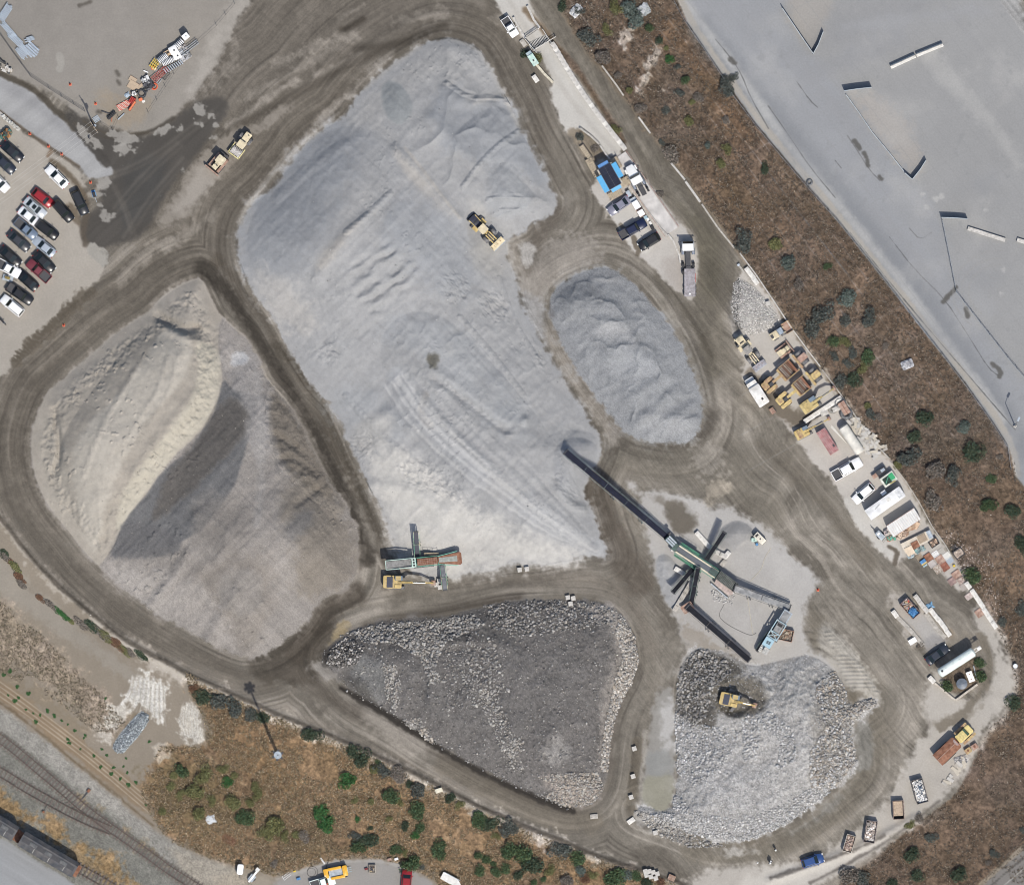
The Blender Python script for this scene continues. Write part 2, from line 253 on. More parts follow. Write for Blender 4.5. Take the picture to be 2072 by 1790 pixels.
for P, o in [([(1260,60),(1290,55),(1275,85),(1262,100),(1255,80)], .8), ([(1320,105),(1340,95),(1335,125),(1310,150),(1300,140)], .85), ([(1300,150),(1325,150),(1318,165),(1300,200),(1325,195),(1310,205),(1296,190)], .8), ([(1330,175),(1348,172),(1346,185),(1336,190)], .8), ([(1150,20),(1180,15),(1175,40),(1160,35)], .7)]:
 paint(P, (190,180,166), .5, 1.2, o)
for P in [[(1410,205),(1440,225),(1500,280),(1560,330),(1620,400)], [(1300,265),(1400,240),(1460,225)], [(1540,300),(1620,380)], [(1640,360),(1670,410),(1700,430)]]: stroke(P, .35, (160,138,116), .25, .3, .6)
stroke([(1140,30),(1205,125),(1262,196),(1352,312),(1440,430),(1495,505),(1572,618),(1642,718),(1722,828),(1802,930)], 1.0, (150,134,114), .5, .7, .7)
stroke([(1500,520),(1560,600),(1640,710),(1700,790),(1760,875),(1820,960),(1890,1060)], .5, (176,162,146), .3, .4, .8)
paint([(1655,735),(1670,745),(1680,760),(1665,775),(1650,760)], (196,188,176), .5, .8, .8)
stroke([(1985,1215),(2012,1262),(2034,1302),(2050,1345),(2056,1400),(2040,1442),(2002,1474),(1985,1510)], 1.2, (196,186,174), .6, 1.2, .85)
paint([(1850,1010),(1885,1062),(1940,1142),(1987,1217),(2020,1270),(2015,1230),(1980,1170),(1940,1100),(1900,1040)], (164,146,130), 1.2, 1.6, .6)
stroke([(1900,1640),(1850,1668),(1810,1695),(1780,1730),(1715,1765)], 1.4, (160,146,132), .8, 1.4, .7)
# ---- asphalt road and open yard in the north east
paint([(1350,-90),(1382,30),(1422,90),(1472,165),(1522,240),(1572,300),(1622,360),(1682,430),(1722,478),(1792,568),(1852,648),(1900,708),(1950,768),(1997,836),(2032,884),(2054,930),(2057,975),(2160,1060),(2160,-90)], (178,180,183), .2, .15, 1, 'asphalt')
paint([(1560,-90),(1580,20),(1640,115),(1720,190),(1850,362),(1905,440),(1935,590),(2072,772),(2160,880),(2160,-90)], (182,182,181), 1.5, 1, .9)
paint([(1720,200),(1850,350),(1870,320),(1830,230),(1770,190)], (196,189,181), 1.5, 1.5, .7)
paint([(1590,-20),(1700,-20),(1670,60),(1640,110),(1600,40)], (192,186,178), 1, 1, .7)
paint([(1560,120),(1700,110),(1800,60),(1900,0),(1700,0),(1650,80)], (167,168,170), 3, 2, .5)
stroke([(1420,60),(1540,210),(1700,400),(1850,580),(2000,790),(2072,910)], 4.4, (160,163,167), 1.6, .6, .85)
stroke([(1380,0),(1480,130),(1600,300),(1760,490),(1900,670),(2030,850)], 1.5, (200,200,198), .8, .4, .9)
stroke([(1366,-20),(1400,45),(1440,105),(1490,178),(1540,248),(1590,308),(1640,368),(1700,440),(1810,577),(1870,656),(1968,778),(2020,850),(2050,905),(2060,960)], 1.1, (196,190,180), .3, .35, .95)
stroke([(1900,0),(2072,200)], .8, (176,176,177), .3, .2, .4)
for P in [[(1448,80),(1482,122),(1500,150),(1520,200),(1555,260)], [(1555,215),(1600,280),(1640,340),(1690,400)], [(1612,165),(1640,205),(1655,218)], [(1540,330),(1590,395),(1640,460),(1720,560)], [(1800,480),(1850,545),(1912,605),(1960,680),(2000,745),(2020,760)], [(1720,470),(1840,620),(1960,760),(2055,870)], [(1912,605),(1932,590)], [(1715,275),(1735,305),(1760,345),(1780,365)], [(1690,325),(1702,340)], [(1840,462),(1862,486),(1885,470)]]:
 stroke(P, .13, (112,112,112), .1, .15, .85)
for q in range(-14, 22):      # faint slab joints of the old pavement
 stroke([(1560+q*34, -90), (1560+q*34+780, 930)], .12, (171,171,171), .1, .1, .35, sm=0)
 if q % 2: stroke([(1500, 120+q*40), (2160, -250+q*40)], .12, (171,171,171), .1, .1, .3, sm=0)
AY = STY['asphalt']*(VX > 1340)*(VY < 1000); C[:] = C*(1-.055*AY[..., None])
put(AY*sstep(.1, .7, fbm(WX, WY, 11, 4, 91))*.5, (163,165,168)); put(AY*sstep(.1, .8, fbm(WX, WY, 7, 4, 92))*.4, (196,194,190)); put(AY*sstep(.5, .7, fbm(WX, WY, 1.6, 3, 93))*.35, (158,159,160))
for a, b_, w_, c in [((1640,150),(1820,80),3.5,(164,165,167)), ((1600,120),(1760,320),2.0,(168,169,171)), ((1820,420),(2000,620),3,(172,173,174)), ((1880,120),(2060,330),2.5,(190,189,186)), ((1760,420),(1900,590),1.4,(165,166,168)), ((1700,60),(1990,20),2.0,(172,173,175))]: stroke([a, ((a[0]+b_[0])/2+8, (a[1]+b_[1])/2-6), b_], w_, c, 1.2, 1.0, .6)
for P in [[(1728,285),(1740,300)], [(1748,310),(1752,318)], [(1755,325),(1757,335)], [(1780,358),(1784,362)], [(1478,120),(1486,128)], [(1910,610),(1935,580)], [(2006,735),(2026,750),(2022,762)], [(1954,625),(1958,640)]]: stroke(P, .8, (110,108,104), .2, .4, .85)
for p in [(1868,393), (1893,403), (1905,398), (1874,420), (1995,425), (2030,545), (2025,595)]: paint([(p[0]+7*math.cos(a), p[1]+7*math.sin(a)) for a in (0, 1.05, 2.1, 3.14, 4.2, 5.2)], (194,193,190), .2, .2, .8)
for r in (60, 75, 92): stroke([(2020+r*math.cos(a), 590+r*.9*math.sin(a)) for a in np.arange(2.2, 4.9, .2)], .3, (170,169,167), .2, .2, .5)
# ---- pale machine yard along the east side
paint([(1484,575),(1478,640),(1490,700),(1512,735),(1500,752),(1520,790),(1555,800),(1556,830),(1600,872),(1622,902),(1652,942),(1690,984),(1718,1030),(1742,1072),(1772,1106),(1805,1138),(1818,1140),(1832,1124),(1860,1122),(1900,1152),(1932,1182),(1952,1206),(1974,1200),(1944,1146),(1913,1103),(1885,1066),(1860,1020),(1830,974),(1800,932),(1758,890),(1718,830),(1678,778),(1638,720),(1598,666),(1568,620),(1530,560),(1498,538)], (206,200,192), .4, .6, 1, 'dirt')
paint([(1700,1010),(1730,1000),(1770,1045),(1830,1110),(1812,1140),(1770,1104),(1740,1070)], (212,208,201), .3, .3, .8)
stroke([(1798,1105),(1812,1112),(1816,1120),(1810,1140)], .8, (120,110,97), .2, .5, .9)
paint([(1532,770),(1560,765),(1575,800),(1600,830),(1640,822),(1660,850),(1620,872),(1580,850),(1550,830)], (128,117,102), .6, .8, .85)
paint([(1506,752),(1522,746),(1540,768),(1528,775)], (140,128,112), .5, .6, .8)
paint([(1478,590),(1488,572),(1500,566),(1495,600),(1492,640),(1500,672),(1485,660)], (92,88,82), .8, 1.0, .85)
# ---- loop road, tank corner, lower right
LOOP = [(1972,1212),(2010,1262),(2030,1302),(2046,1350),(2052,1400),(2036,1438),(1998,1468),(1978,1500),(1950,1560),(1925,1605),(1880,1642),(1820,1690),(1770,1728),(1700,1768),(1620,1810),(1380,1810),(1410,1762),(1500,1748),(1600,1750),(1660,1730),(1702,1695),(1760,1655),(1800,1610),(1826,1560),(1850,1520),(1874,1475),(1866,1420),(1880,1375),(1900,1350),(1930,1400),(1960,1420),(2000,1395),(2010,1340),(1990,1285),(1968,1250)]
paint(LOOP, (200,194,185), .8, 1.0, .95, 'dirt')
paint([(1500,1770),(1640,1745),(1740,1720),(1800,1690),(1740,1735),(1640,1790),(1500,1810)], (214,208,199), 1, 1, .7)
for P in [[(1560,1775),(1640,1750),(1720,1722),(1790,1690)], [(1640,1785),(1700,1755),(1790,1705),(1850,1660),(1900,1620)]]: stroke(P, .5, (120,114,108), .3, .6, .8)
stroke([(1985,1290),(2000,1320),(2003,1350),(1996,1385),(1970,1420),(1940,1455),(1900,1470)], 1.6, (138,129,115), .4, .6, .85)
paint([(1870,1450),(1930,1455),(1960,1440),(2000,1390),(2010,1395),(1980,1445),(1940,1470),(1880,1480)], (150,141,127), .6, 1, .5)
paint([(1895,1362),(1935,1330),(1975,1320),(1985,1345),(1990,1375),(1933,1414)], (132,116,98), .6, .8, .9, 'field')
paint([(1790,1200),(1812,1198),(1835,1210),(1870,1228),(1905,1270),(1924,1292),(1905,1312),(1870,1316),(1842,1296),(1815,1250)], (196,189,180), .7, 1, .9, 'dirt')
paint([(1825,1250),(1845,1270),(1880,1312),(1905,1308),(1920,1290),(1885,1250),(1862,1238)], (190,187,183), .4, .6, .8)
paint([(1860,1300),(1885,1290),(1905,1285),(1920,1295),(1880,1320),(1868,1312)], (156,154,154), .8, 1, .6)
paint([(1882,1235),(1905,1250),(1930,1285),(1920,1290),(1895,1255)], (150,136,118), .5, 1, .8)
paint([(1890,1316),(1925,1290),(1960,1285),(1990,1300),(1985,1330),(1950,1310),(1910,1335)], (150,141,128), .8, 1, .7)
# ---- pad round the crushing plant
paint([(1262,972),(1282,972),(1300,1000),(1316,985),(1336,990),(1361,1000),(1391,1005),(1426,1014),(1436,1027),(1461,1019),(1486,1024),(1511,1042),(1531,1058),(1554,1076),(1590,1110),(1620,1140),(1650,1160),(1662,1172),(1655,1190),(1636,1216),(1628,1260),(1638,1305),(1680,1330),(1720,1360),(1760,1400),(1768,1416),(1700,1380),(1640,1340),(1560,1345),(1500,1325),(1440,1335),(1400,1312),(1372,1292),(1366,1250),(1346,1216),(1330,1170),(1318,1130),(1308,1085),(1304,1050),(1290,1010)], (199,196,192), .7, .8, .95, 'dirt')
paint([(1338,1022),(1360,1010),(1395,1030),(1412,1058),(1400,1078),(1375,1082),(1355,1062)], (124,116,104), .7, .6, .9)
paint([(1310,1000),(1335,1000),(1360,1020),(1345,1030),(1325,1020)], (140,132,120), .8, 1, .7)
paint([(1370,1250),(1400,1262),(1450,1300),(1500,1335),(1440,1330),(1400,1310),(1375,1290)], (172,163,150), .8, 1.4, .8)
paint([(1424,982),(1450,965),(1475,975),(1480,1000),(1450,1010),(1440,1028),(1428,1020)], (182,172,156), .5, .8, .85)
paint([(1500,1300),(1560,1290),(1635,1290),(1650,1320),(1690,1350),(1700,1400),(1600,1370),(1500,1350)], (196,192,186), .8, 1.2, .85)
paint([(1660,1250),(1690,1268),(1722,1310),(1752,1350),(1776,1392),(1786,1425),(1775,1425),(1750,1408),(1722,1425),(1704,1378),(1682,1345),(1655,1318),(1648,1290)], (192,186,175), .7, 1.0, .92)
paint([(1704,1385),(1725,1395),(1750,1405),(1740,1418),(1722,1430),(1712,1415)], (128,119,104), .6, .8, .85)
paint([(1632,1262),(1650,1230),(1668,1250),(1655,1290),(1660,1318),(1645,1325),(1634,1300)], (142,134,120), .8, 1.2, .8)
# ---- outer verge, south field, rail ground
paint(OUTER+[(1440,1880),(-90,1880),(-90,900)], (164,153,137), .3, .3, 1, 'dirt', sm=1)
DO = sdf(OUTER+[(1440,1880),(-90,1880),(-90,900)])
put(f1*sstep(.0, .6, fbm(WX, WY, 10, 3, 97))*.35, (122,114,109))
S1 = [(372,1350),(415,1385),(475,1412),(543,1442),(618,1472),(693,1504),(768,1537),(868,1584),(968,1637),(1086,1687),(1173,1722),(1261,1754),(1380,1793),(1420,1880),(900,1880),(885,1785),(855,1768),(813,1748),(768,1736),(718,1736),(668,1741),(613,1756),(563,1773),(480,1750),(420,1735),(340,1700),(305,1650),(285,1600),(300,1560),(325,1510),(418,1505),(410,1450),(385,1405)]
paint(S1, (166,138,106), .8, 1.6, 1, 'field')
f2 = np.clip(sdf(S1)/2, 0, 1)
put(f2*sstep(-.2, .7, N12+.6*N3)*.6, (132,110,88)); put(f2*sstep(.05, .8, -N12+.5*N3)*.55, (166,138,100))
for P, o in [([(310,1560),(390,1530),(450,1570),(480,1620),(440,1680),(360,1660),(310,1620)], .55), ([(450,1470),(500,1450),(620,1560),(560,1620),(480,1560)], -.5), ([(520,1640),(640,1700),(700,1720),(600,1740),(520,1700)], .45)]:
 paint(P, (118,106,76) if o > 0 else (170,138,96), 3, 4, abs(o))
for P in [[(680,1640),(740,1620),(800,1625),(870,1650),(930,1680)], [(700,1560),(705,1620)], [(900,1690),(960,1730),(1020,1750)], [(420,1530),(480,1580),(520,1600)]]: stroke(P, .4, (178,154,124), .3, .4, .6)
stroke(OUTER, 1.5, (196,188,176), .5, 1.2, .75)
stroke([(x, y+8) for x, y in OUTER[10:34]], 1.8, (206,198,186), .7, 1.6, .7)
stroke([(x+1, y-3) for x, y in OUTER], .8, (92,84,74), .3, .4, .75)
stroke([(x+4, y-14) for x, y in OUTER[:28]], 1.1, (150,141,129), .5, .8, .5)
paint([(-90,1080),(0,1120),(60,1180),(150,1260),(240,1330),(300,1370),(280,1390),(200,1340),(100,1270),(0,1200),(-90,1150)], (171,163,150), .8, 1, .9)
paint([(-90,1200),(0,1215),(80,1280),(140,1340),(200,1400),(255,1460),(230,1480),(190,1470),(120,1410),(0,1330),(-90,1300)], (180,164,144), 1.5, 2.5, .8, 'field')
paint([(-90,1300),(20,1350),(120,1420),(180,1470),(150,1490),(60,1420),(-90,1350)], (150,136,114), 1.5, 2, .6)
for P, o in [([(275,1360),(300,1368),(332,1387),(337,1405),(335,1447),(327,1462),(305,1447),(282,1432),(262,1430),(242,1410),(262,1385)], .95), ([(375,1412),(402,1422),(412,1467),(424,1505),(378,1512),(362,1482),(364,1450)], .85), ([(230,1422),(262,1430),(250,1457),(222,1478),(208,1462)], .75), ([(190,1470),(215,1480),(222,1500),(205,1500)], .6), ([(310,1510),(335,1505),(335,1530),(310,1545)], .5)]:
 paint(P, (222,217,207), .5, 1.4, o, 'rubble')
for q in range(16): stroke([(268+q*4.2, 1366+q*1.6), (262+q*4.6, 1402+q*2), (246+q*6, 1424+q*3)], .22, (182,175,163) if q % 2 else (236,232,224), .12, .2, .6)
for q in range(9): stroke([(372+q*5, 1418+q*2), (366+q*6, 1460), (376+q*5, 1506)], .2, (186,178,164), .12, .3, .5)
paint([(270,1440),(290,1445),(262,1480),(240,1500),(232,1490)], (150,136,116), .5, .6, .9)
paint([(-90,1330),(0,1372),(100,1450),(200,1525),(290,1600),(320,1640),(300,1650),(250,1610),(150,1530),(60,1460),(0,1415),(-90,1370)], (158,138,113), .6, .5, .95, 'dirt')
for q in (0, 9, 18, 27): stroke([(-60,1340+q*1.1), (0,1378+q*1.1), (100,1452+q), (200,1530+q), (300,1615+q)], .22, (188,174,152), .12, .1, .8)
stroke([(-60,1385),(0,1420),(60,1465),(150,1540),(250,1620),(310,1670)], .5, (126,108,84), .3, .5, .8)
paint([(-90,1380),(0,1428),(70,1480),(150,1548),(250,1630),(330,1690),(430,1745),(520,1775),(560,1880),(-90,1880)], (165,162,154), .6, .5, 1, 'rubble')
paint([(40,1470),(150,1552),(260,1640),(340,1700),(300,1690),(200,1620),(100,1540)], (173,169,161), 1, 1, .7)
paint([(330,1700),(440,1745),(560,1780),(560,1880),(420,1880),(360,1760)], (176,168,154), 1.2, 1, .9)
paint([(-90,1440),(0,1478),(60,1520),(160,1600),(280,1690),(400,1790),(450,1880),(200,1880),(60,1760),(-90,1640)], (140,139,131), .8, .8, .9)
for P, o in [([(-90,1580),(0,1590),(50,1630),(70,1660),(40,1660),(0,1640),(-90,1620)], .9), ([(85,1660),(125,1650),(140,1690),(110,1720),(95,1690)], .9), ([(150,1690),(230,1730),(270,1770),(300,1800),(230,1780),(170,1730)], .9), ([(120,1700),(180,1720),(260,1790),(220,1800),(140,1740)], .7), ([(140,1590),(200,1640),(195,1645)], .5), ([(240,1670),(300,1715),(350,1750),(330,1750)], .5)]:
 paint(P, (168,140,100), .8, 1.6, o, 'field')
paint([(-90,1700),(0,1690),(60,1730),(140,1780),(170,1810),(150,1880),(-90,1880)], (172,174,176), .3, .2, 1, 'asphalt')
paint([(540,1800),(563,1774),(613,1757),(668,1742),(718,1737),(768,1737),(813,1749),(855,1769),(893,1795),(900,1880),(500,1880)], (172,168,163), .5, .7, 1, 'asphalt')
paint([(470,1765),(560,1770),(540,1800),(480,1880),(430,1790)], (176,166,150), 1, 1, .8)
stroke([(560,1778),(613,1761),(668,1746),(718,1741),(768,1741),(813,1753)], .5, (186,182,176), .2, .3, .8)
paint([(2072,1706),(2025,1748),(1985,1792),(1930,1880),(2160,1880),(2160,1640)], (150,146,141), .15, .1, 1, 'asphalt')
stroke([(1975,1798),(2020,1756),(2072,1712),(2110,1680)], .8, (172,160,142), .15, .2, .9)
stroke([(2020,1800),(2072,1756),(2110,1722)], .15, (196,194,188), .05, .05, .9)
for k in range(16): stroke([(2005+k*5, 1790-k*4.3), (2008+k*5, 1789-k*4.3)], .4, (112,108,104), .1, .3, .8)
# ---- settling strip between the rubble heaps
paint([(1310,1500),(1325,1400),(1362,1380),(1368,1450),(1368,1540),(1364,1600),(1350,1650),(1320,1660),(1296,1630),(1300,1560)], (172,169,163), .5, .6, .9, 'dirt')
paint([(1340,1420),(1366,1400),(1364,1500),(1345,1530),(1338,1480)], (206,204,201), .6, .8, .8)
paint([(1304,1520),(1365,1520),(1364,1580),(1302,1575)], (160,161,158), .8, 1, .8)
paint([(1300,1565),(1330,1570),(1362,1560),(1366,1600),(1352,1645),(1330,1655),(1300,1630)], (166,163,146), .5, .5, .95)
stroke([(1306,1480),(1298,1560),(1288,1630)], 1.0, (186,180,170), .4, .6, .8); stroke([(1290,1500),(1284,1570),(1278,1640)], 2.0, (126,117,103), .5, .6, .8)
paint([(1285,1640),(1330,1660),(1380,1690),(1420,1705),(1400,1715),(1340,1690),(1290,1662)], (190,187,182), .8, 1, .7)
paint([(1460,1720),(1500,1712),(1540,1715),(1530,1730),(1480,1735)], (196,192,185), .6, 1, .7)
paint([(1500,1690),(1545,1690),(1560,1705),(1530,1718),(1502,1712)], (138,129,115), .6, .6, .8)
paint([(1725,1470),(1745,1455),(1765,1470),(1768,1520),(1755,1560),(1728,1560),(1732,1520)], (146,143,135), .6, .6, .9)
paint([(1690,1610),(1640,1660),(1580,1690),(1600,1690),(1670,1650),(1710,1610)], (150,147,140), .8, .8, .7)
paint([(650,1330),(690,1345),(700,1380),(650,1370),(625,1350)], (170,165,158), .8, 1, .8)
paint([(665,1300),(690,1252),(705,1258),(712,1275),(680,1300),(662,1315),(655,1305)], (166,150,118), .4, .6, .9)
# ================================================================ stockpiles: tones
def slopetex(D, s, a1, a2, seed):      # streaks running down the slope
 return 0
for D_, c_ in ((D1, (178,176,172)), (D23, (160,152,142)), (D4, (160,160,158)), (D5, (120,115,108)), (D6, (182,179,174))):   # spilled fines round the toes
 put(np.exp(-np.maximum(-D_, 0)/1.1)*sstep(-.1, .35, N1*.6+N3*.7+N05*.3)*.6*(D_ < .5), c_)
g1 = paint(None, (186,186,186), .35, .55, 1, 'gravel', d=D1)
for P, c, f, o in [
 ([(480,490),(500,430),(570,360),(640,275),(700,252),(760,268),(700,330),(640,420),(600,520),(560,560),(510,560)], (176,178,181), 2.5, .8),
 ([(790,290),(830,330),(870,372),(905,425),(925,440),(890,430),(850,390),(810,340)], (202,197,190), .8, .8),
 ([(700,255),(760,262),(800,290),(760,240),(820,200),(860,150),(930,110),(880,100),(800,150),(740,200)], (196,194,191), 2, .7),
 ([(772,175),(788,162),(815,175),(832,200),(836,225),(815,255),(795,250),(778,225),(773,200)], (168,172,173), .4, .9),
 ([(868,215),(900,175),(925,170),(940,185),(945,205),(975,210),(1020,200),(1045,240),(1075,300),(1110,370),(1090,380),(1040,330),(980,330),(930,310),(890,310),(900,270),(870,240)], (174,177,181), 1.4, .85),
 ([(915,180),(935,185),(935,205),(905,215),(900,195)], (164,167,171), .8, .7),
 ([(985,340),(1000,320),(1040,330),(1060,370),(1090,400),(1060,430),(1010,440),(980,420)], (186,188,190), 1, .8),
 ([(940,410),(960,395),(985,425),(965,440)], (200,198,194), .8, .7),
 ([(640,520),(690,470),(730,440),(720,460),(680,510),(640,560)], (204,197,187), 1, .7),
 ([(700,420),(760,370),(720,420),(680,480)], (198,196,193), 1.5, .5),
 ([(780,400),(850,390),(930,450),(970,520),(960,600),(880,580),(800,520),(760,460)], (177,180,184), 3, .75),
 ([(940,500),(1000,480),(1020,500),(1030,560),(980,560)], (190,187,181), 2, .7),
 ([(660,800),(720,760),(800,800),(840,860),(790,900),(730,900),(690,860)], (181,184,187), 2.5, .5),
 ([(700,880),(760,830),(800,850),(780,900),(740,930)], (198,195,190), 1.2, .6),
 ([(760,690),(800,640),(870,640),(950,680),(1010,760),(1090,850),(1040,890),(960,830),(900,760),(850,720)], (190,192,194), 2.2, .7),
 ([(750,930),(800,900),(870,960),(960,1040),(1080,1090),(1200,1115),(1080,1140),(920,1160),(830,1130),(790,1060)], (205,203,199), 2, .9),
 ([(870,1010),(960,1030),(1060,1070),(960,1070),(900,1050)], (212,210,205), 1.5, .6),
 ([(1000,1140),(1100,1115),(1200,1118),(1120,1135)], (190,191,193), 1, .5),
 ([(1125,905),(1150,885),(1185,885),(1215,905),(1198,950),(1183,985),(1160,1015),(1135,1000),(1120,960)], (180,181,183), .6, .8),
 ([(1108,610),(1100,700),(1180,840),(1200,850),(1120,740),(1060,630),(1045,590)], (176,178,181), 1, .5)]:
 paint(P, c, f, f*.6, o)
for P, wd, c, f, o in [([(800,760),(850,840),(920,910),(1010,980),(1110,1060),(1200,1110)], 3.2, (206,207,208), .9, .75), ([(870,800),(940,900),(1040,1000),(1150,1080)], .8, (186,187,188), .5, .6), ([(845,790),(900,860),(990,950)], .8, (190,188,184), .5, .5), ([(860,800),(850,840),(870,860)], 1.2, (176,166,154), .6, .5),
                       ([(640,268),(590,310),(540,365),(495,425),(486,450)], .9, (196,190,180), .4, .6), ([(905,78),(960,95),(985,125),(1020,195),(1050,258)], .7, (200,197,192), .4, .7), ([(740,178),(800,128),(850,95)], .8, (200,196,190), .5, .7), ([(820,300),(860,350),(900,405),(930,440)], .6, (206,200,192), .3, .7),
                       ([(1165,810),(1190,850),(1140,775)], .8, (196,196,196), .5, .5), ([(1020,180),(990,200),(960,210)], .6, (206,203,198), .4, .6)]:
 stroke(P, wd, c, f, f*.5, o)
paint([(863,720),(878,714),(890,722),(886,735),(880,752),(868,745)], (126,123,112), .4, .5, .95)
for q in range(9):
 o_ = (q-4)*7.5; P = [(800+o_*.8,770-o_*.5),(850+o_*.8,845-o_*.6),(930+o_*.8,920-o_*.7),(1020+o_*.7,990-o_*.7),(1120+o_*.5,1065-o_*.6),(1205,1112-o_*.2)]
 stroke(P, .55+.3*(q % 3), (214,213,211) if q % 2 else (172,173,175), .3, .6, .55)
paint(None, (222,218,211), 2.5, 1.5, .75, d=np.minimum(D1, sdf([(740,930),(800,905),(880,965),(980,1050),(1090,1100),(1215,1118),(1080,1150),(900,1175),(800,1130)])))
paint(None, (170,173,177), 3, 2, .6, d=np.minimum(D1, sdf([(490,470),(560,370),(650,280),(720,300),(680,400),(640,520),(560,580),(510,560)])))
paint(None, (214,208,200), 2, 2, .5, d=np.minimum(D1, sdf([(500,540),(580,560),(640,640),(600,680),(550,640)])))
C[D1 > -.3] *= .96; put((D1 > 0)*sstep(.1, .8, fbm(WX, WY, 5, 4, 95))*.22, (150,152,155)); put((D1 > 0)*sstep(.2, .9, fbm(WX, WY, 8, 4, 96))*.3, (192,189,184))
paint(None, (165,159,153), .35, .55, 1, 'gravel', d=D23)
INS = np.minimum(D23, DS)
paint(None, (186,178,166), .2, .05, 1, None, d=INS)
m23 = (D23 > -1)
for P, c, f, o in [
 ([(280,640),(340,592),(400,566),(430,610),(400,660),(330,660),(280,690),(180,760),(120,830),(95,800),(180,722)], (172,166,157), 1.2, .8),
 ([(320,600),(400,565),(425,605),(380,640)], (190,182,171), 1.2, .7),
 ([(328,668),(350,662),(386,685),(388,720),(372,775),(330,810),(290,860),(262,905),(240,960),(215,1010),(205,1080),(190,1120),(170,1090),(150,1000),(140,920),(180,850),(240,800),(290,730)], (203,196,184), .7, .9),
 ([(392,690),(440,700),(448,760),(430,835),(395,882),(345,925),(300,990),(262,1040),(240,1080),(232,1060),(250,990),(300,920),(350,860),(392,800),(402,740)], (203,196,180), .5, .9),
 ([(68,900),(90,830),(130,880),(150,960),(165,1050),(195,1135),(150,1080),(95,1010)], (188,181,169), 1.5, .6)]:
 d = np.minimum(sdf(P), INS+.1); paint(None, c, f, f*.5, o, d=d)
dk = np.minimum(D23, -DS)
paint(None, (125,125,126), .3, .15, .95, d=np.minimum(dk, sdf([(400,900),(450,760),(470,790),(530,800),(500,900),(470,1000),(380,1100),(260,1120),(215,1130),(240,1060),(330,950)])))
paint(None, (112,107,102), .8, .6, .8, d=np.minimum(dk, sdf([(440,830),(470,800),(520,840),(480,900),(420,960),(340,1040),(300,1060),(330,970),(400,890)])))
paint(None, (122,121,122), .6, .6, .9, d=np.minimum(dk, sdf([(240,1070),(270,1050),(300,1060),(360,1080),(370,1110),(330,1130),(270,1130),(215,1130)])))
for P, c, f, o in [
 ([(452,690),(500,695),(520,740),(540,800),(545,900),(530,960),(500,900),(500,820),(455,770)], (170,166,163), 1, .8),
 ([(446,640),(480,672),(500,690),(500,735),(458,760),(450,700)], (184,177,170), .8, .7),
 ([(468,718),(490,710),(503,720),(500,735),(480,742),(466,745)], (198,198,199), .4, .9),
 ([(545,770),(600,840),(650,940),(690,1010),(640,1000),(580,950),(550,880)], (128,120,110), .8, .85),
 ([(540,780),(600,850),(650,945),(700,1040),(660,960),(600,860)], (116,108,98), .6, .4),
 ([(590,960),(650,960),(715,1070),(720,1140),(700,1185),(640,1215),(590,1200),(600,1100),(560,1040)], (145,136,124), 1.6, .7),
 ([(580,1050),(630,1020),(640,1050),(590,1100),(578,1080)], (132,131,132), .9, .6),
 ([(330,1200),(420,1130),(540,1110),(560,1200),(520,1330),(430,1300)], (156,148,139), 2, .7),
 ([(260,1200),(330,1230),(420,1290),(490,1325),(440,1230),(380,1150),(300,1150),(205,1150)], (180,174,168), 1.5, .8),
 ([(380,1010),(460,990),(520,1040),(480,1110),(400,1110)], (150,144,138), 1.5, .6),
 ([(440,1160),(520,1150),(540,1220),(500,1250),(440,1220)], (154,150,146), 1, .5)]:
 paint(None, c, f, f*.8, o, d=np.minimum(dk, sdf(P)))
stroke([(520,760),(528,850),(530,960),(520,1060)], 1.3, (178,174,170), .6, .4, .5)
paint(None, (166,168,170), .3, .5, 1, 'gravel', d=D4)
for P, c, f, o in [([(1115,600),(1160,565),(1215,570),(1228,600),(1205,640),(1150,640),(1118,640)], (156,158,160), .9, .8), ([(1170,553),(1240,545),(1280,572),(1260,580),(1210,568)], (168,169,170), .8, .7), ([(1220,640),(1270,660),(1290,700),(1250,690),(1200,680)], (186,186,186), 1, .7), ([(1112,605),(1118,625),(1122,645),(1108,640)], (128,125,124), .4, .8),
                   ([(1220,720),(1300,680),(1330,740),(1290,780),(1240,760)], (186,188,190), 2, .5), ([(1280,850),(1350,830),(1410,840),(1390,890),(1330,895)], (184,185,186), 1.5, .6)]:
 paint(None, c, f, f*.6, o, d=np.minimum(D4, sdf(P)))
paint(None, (192,189,184), .4, .5, 1, 'rubble', d=D7)
paint(None, (150,156,160), .15, .2, 1, 'rubble', d=D8)
paint(None, (168,167,166), .5, .5, .9, 'gravel', d=D9)
paint(None, (186,186,186), .5, .4, .9, 'gravel', d=D10)
paint(None, (130,126,123), .4, .5, 1, 'rubble', d=D5)
